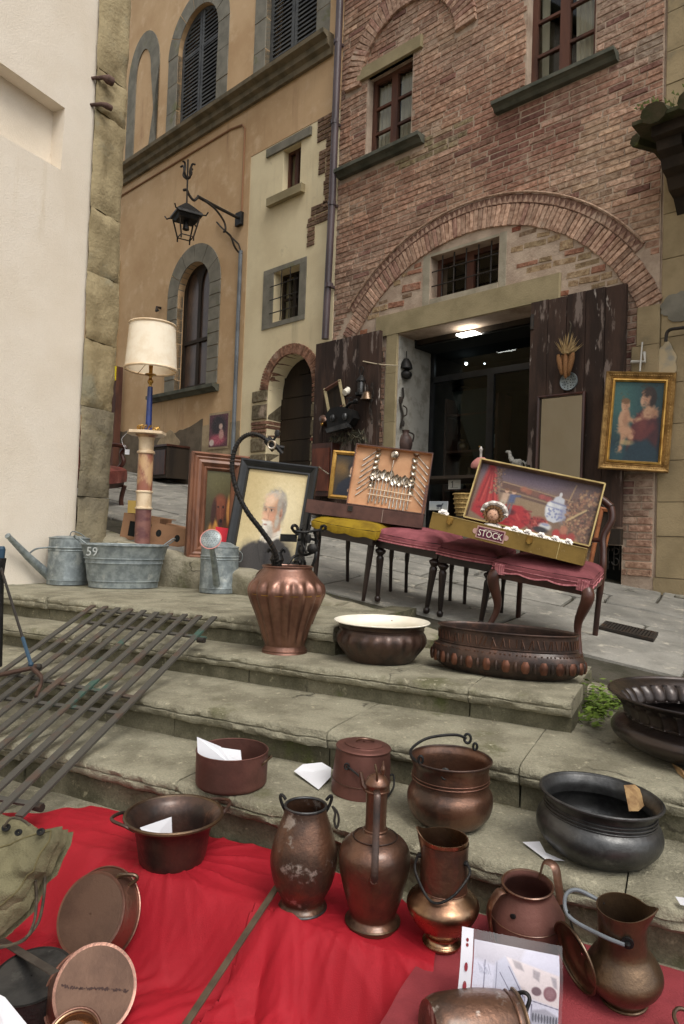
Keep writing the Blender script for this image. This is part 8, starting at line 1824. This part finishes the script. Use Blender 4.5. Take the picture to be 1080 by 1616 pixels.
m = MB(); m.tube(spline([(0, 0, .2), (.01, 0, .1), (-.02, .0, .02), (.01, 0, -.1), (-.01, 0, -.25)], 5), .012, 6); m.tube(spline([(.01, 0, 0), (.05, 0, -.03), (.05, 0, -.10), (.01, 0, -.12)], 5), .008, 6); m.ball((-.02, 0, .06), (.03, .03, .05), 8); m.ball((.01, 0, -.2), (.025, .025, .045), 8); m.build('beam', IRON, o, local=True, smooth=True)
q = rv(640, 700); o = thing('clay_jug', 'small dark clay jug on the reveal shelf left of the doorway', 'jug', q-Vector((0, 0, .1)))
m = MB(); m.lathe(shell(smoothp([(.05, 0), (.08, .08), (.07, .16), (.035, .21), (.045, .25)], 3), .005), 24, caps=False); m.build('body', mat('dark_clay', S(92, 72, 66), S(70, 56, 52), 9, rough=.5), o, local=True, smooth=50); m = MB(); m.tube(spline([(.035, 0, .23), (.09, 0, .2), (.08, 0, .12)], 5), .010, 6); m.build('handle', IRON, o, local=True, smooth=True)
# reddish cabinet beside the arched door
q0, q1 = WL(492, 770, .25), WL(492, 700, .25); q2 = WL(524, 698, .25)
o = thing('wall_cabinet', 'small reddish wooden cabinet between the arched door and the gilt portrait', 'cabinet', FM @ Matrix.Translation((q2.x, .05, q2.z-.62)))
wd_ = q1.x-q2.x; m = MB(); m.box(0, wd_, 0, .2, 0, .62, ch=.006); m.build('body', MAHOG, o, local=True); m = MB(); m.box(.03, wd_-.03, .201, .212, .06, .56); m.build('door_panel', mat('red_stained_wood', S(112, 64, 48), S(84, 48, 38), 8, stretch=(1, 1, .3), rough=.5), o, local=True)
m = MB(); m.tube([(.0, .23, .25), (.08, .25, .30), (.14, .26, .34)], .008, 6); m.build('key_hook', SILVER, o, local=True)
# dim things behind the shop glass
def inshop(t, y, z): return FM @ Matrix.Translation((t, y, z))
sf = thing('shop_shelf', 'tall dark shelf standing behind the left glass of the shop door', 'shelf', inshop(2.12, -1.15, .985))
for z in (.02, .5, .95, 1.38):
    m = MB(); m.box(0, .66, 0, .3, z, z+.025); m.build('shelf_board', WINWOOD, sf, local=True)
for x in (-.03, .66):
    m = MB(); m.box(x, x+.03, 0, .3, 0, 1.6); m.build('upright', WINWOOD, sf, local=True)
for i, (x, z, r, h) in enumerate(((.08, .526, .05, .2), (.24, .526, .07, .14), (.42, .526, .045, .26), (.56, .526, .06, .16), (.1, .976, .06, .18), (.3, .976, .05, .24), (.52, .976, .07, .15), (.16, 1.406, .06, .22), (.36, 1.406, .05, .14), (.55, 1.406, .045, .25))):
    m = MB(); m.lathe(shell(smoothp([(r*.7, 0), (r, h*.3), (r*.9, h*.6), (r*.4, h*.8), (r*.5, h)], 3), .004), 16, caps=False); o = m.build('jar', (ZINC, PORC, BRASSD, PIETRA)[i % 4], None, smooth=40, local=True); o.matrix_world = inshop(2.12+x, -1.0, .985+z); tag(o, ('%s jar from the left on the %s board of the shelf behind the shop glass' % (('first', 'second', 'third', 'fourth')[(0, 1, 2, 3, 0, 1, 2, 0, 1, 2)[i]], ('lower', 'lower', 'lower', 'lower', 'middle', 'middle', 'middle', 'upper', 'upper', 'upper')[i])), 'jar', 'jars on the shelf behind the shop glass')
for i, (t, z, w_, h_, lab) in enumerate(((1.62, 2.25, .26, .34, 'small dark blue picture hanging highest behind the right shop glass'), (1.32, 2.15, .22, .4, 'narrow blue picture hanging at the far right behind the shop glass'), (1.70, 1.75, .22, .28, 'oval topped dark frame hanging below the blue picture behind the shop glass'))):
    o = thing('hung_picture', lab, 'picture', inshop(t, -1.3, z)); moulding(o, w_, h_, [(0, 0), (0, .02), (.02, .02), (.025, 0)], DARKWOOD); m = MB(); m.box(.02, w_-.02, .002, .01, .02, h_-.02); m.build('picture_panel', mat('dim_blue_panel', S(62, 76, 92), S(44, 54, 66), 6, rough=.5), o, local=True)
    o.matrix_world = inshop(t+w_, -1.3, z) @ Matrix.Rotation(math.pi, 4, 'Z'); W[o.name] = o.matrix_world.copy()
m = MB(); m.grid(lambda a, b: (.5*a*(1-b*.75), 0, -.9*b), 6, 10); m.grid(lambda a, b: (.5*a*(1-b*.75), -.01, -.9*b), 6, 10); o = m.build('hanging_cloth', mat('dark_green_cloth', S(48, 54, 50), rough=.95), None, local=True); o.matrix_world = inshop(2.22, -.85, 2.66); tag(o, 'dark pointed cloth hanging behind the left shop glass above the shelf', 'cloth')
# ------------------------------------------------------------ display table in the doorway with little things
tb = thing('display_table', 'dark table in the shop doorway carrying small ornaments', 'table', FM @ Matrix.Translation((1.3, -.36, .985)))
m = MB(); m.box(0, 1.5, 0, .62, .54, .57, ch=.005); m.build('top', DARKWOOD, tb, local=True)
for x in (.05, 1.45):
    for y in (.05, .57): m = MB(); m.tube([(x, y, 0), (x, y, .54)], .03, 8); m.build('leg', DARKWOOD, tb, local=True)
TZ = .985+.571
def ont(px, y=.0): t, z = FT(px, 745, y); return Vector((t, y, TZ))
FIG = mat('pale_figurine', S(180, 178, 168), S(140, 138, 130), 30, rough=.35)
o = thing('horse_figurine', 'small pale rearing horse figurine on the display table', 'figurine', FM @ Matrix.Translation(ont(816)))
m = MB(); m.ball((0, 0, .13), (.06, .03, .035), 10); m.tube(spline([(.05, 0, .14), (.075, 0, .19), (.085, 0, .23)], 4), [.025]*4+[.018]*5, 8); m.ball((.10, 0, .235), (.03, .014, .016), 8); m.tube(spline([(-.06, 0, .14), (-.09, 0, .10), (-.085, 0, .06)], 4), .008, 6)
for x, y in ((.04, .015), (.04, -.015), (-.04, .015), (-.04, -.015)): m.tube([(x, y, .12), (x*1.2, y, .06), (x, y, 0)], .009, 6)
m.build('body', FIG, o, local=True, smooth=True)
o = thing('lady_figurine', 'small pale figurine of a lady in a wide skirt on the display table', 'figurine', FM @ Matrix.Translation(ont(838)))
m = MB(); m.lathe(smoothp([(.07, 0), (.06, .05), (.022, .11), (.03, .15), (.012, .17)], 3), 20); m.ball((0, 0, .19), .022, 10); m.tube([(-.03, 0, .15), (-.05, .02, .10)], .008, 6); m.tube([(.03, 0, .15), (.05, .02, .10)], .008, 6); m.build('body', FIG, o, local=True, smooth=True)
o = thing('shell_ornament', 'pink fan shell ornament with a knob on the display table', 'ornament', FM @ Matrix.Translation(ont(767)+Vector((0, .1, .0))))
m = MB(); m.lathe(smoothp([(.03, 0), (.03, .06), (.10, .08), (.10, .13), (.04, .18)], 3), 24, sy=.5, fn=lambda i, r, z, a: (r*(1+.05*math.sin(a*12)), z)); m.build('shell', ROSEM, o, local=True, smooth=True); m = MB(); m.lathe([(.012, .17), (.012, .24), (.02, .26), (.004, .29)], 12); m.build('knob', PORC, o, local=True, smooth=True)
def cardp(label, TL, TR, BL, y, paint):
    o, w, h = frame_at(TL, TR, BL, FA+NO*y, NO, 'display_card', label, 'card'); m = MB(); m.box(0, w, 0, .004, 0, h); m.build('card', PAPER, o, local=True); cv = Cv(44, 30, (206, 206, 200)); paint(cv); cv.build(o, .002, w-.002, .002, h-.002, -.001, 'print')
def pa(c): c.line(.35, .2, .35, .8, .03, (40, 40, 44)); c.line(.35, .2, .25, .3, .03, (40, 40, 44)); c.line(.2, .84, .8, .84, .012, (90, 90, 90)); c.line(.6, .3, .9, .3, .012, (120, 120, 120))
def pb_(c): c.vgrad((150, 160, 168), (186, 188, 182)); c.ell(.55, .5, .16, .14, (50, 54, 66), .3); c.poly([(.64, .42), (.72, .2), (.78, .24), (.7, .48)], (50, 54, 66), .03); [c.line(x, .55, x, .88, .018, (50, 54, 66)) for x in (.44, .5, .6, .66)]
cardp('white card with a black figure one propped in the shop doorway', (708, 757), (727, 757), (708, 772), .10, pa)
cardp('pale picture card of a dark horse propped between the two suitcases', (678, 791), (707, 793), (678, 805), .42, pb_)
wb = thing('wicker_basket', 'pale woven basket standing behind the left end of the STOCK suitcase', 'basket', FM @ Matrix.Translation(WL(737, 815, .75)))
m = MB(); m.lathe(shell([(.11, 0), (.125, .08), (.14, .18), (.145, .20)], .01), 40, sx=.75, fn=lambda i, r, z, a: (r*(1+.015*math.sin(a*26)), z), caps=False); m.build('body', WICK, wb, local=True, smooth=50)
for z in (.03, .07, .11, .15, .19):
    ringm(wb, 'weave_band', 1., z, .007, WICK, (.114+.16*z)*.78, (.114+.16*z)*1.03, 36)
st2 = thing('basket_stand', 'low dark stand under the woven basket in front of the shop', 'stand', W[wb.name] @ Matrix.Translation((0, 0, 0)))
zg = W[wb.name].translation; hgt = zg.z-sz(zg.x, zg.y)
m = MB(); m.box(-.2, .2, -.2, .2, -.03, -.008); m.build('top', DARKWOOD, st2, local=True)
for x in (-.17, .17):
    for y in (-.17, .17): m = MB(); m.tube([(x, y, -hgt-.02), (x, y, -.03)], .018, 6); m.build('leg', DARKWOOD, st2, local=True)
# picture frame leaning behind the chair at the right
fr_, w, h = frame_at((948, 800), (966, 804), (933, 905), YP(945, 870, 5.2), (-CF*.8-CR*.5+CU*.1).normalized(), 'orange_frame', 'empty bright orange wooden frame leaning on the wall behind the chair back', 'frame')
moulding(fr_, w*1.25, h, [(0, 0), (0, .02), (.012, .028), (.03, .02), (.03, 0)], mat('orange_wood', S(150, 92, 56), S(122, 72, 44), 9, rough=.4))
m = MB(); m.box(.03, w*1.25-.03, .004, .008, .03, h-.03); m.build('backing', DARKWOOD, fr_, local=True)
# small bits of stone and a stray leaf on the street
for (px, py, lab) in ((1072, 945, 'small dark stone lying on the street by the right edge'), ):
    p = ST(px, py); m = MB(); m.ball(p+STN*.015, (.045, .03, .022), 10); tag(m.build('loose_stone', PIETRA, loc=p), lab, 'stone')
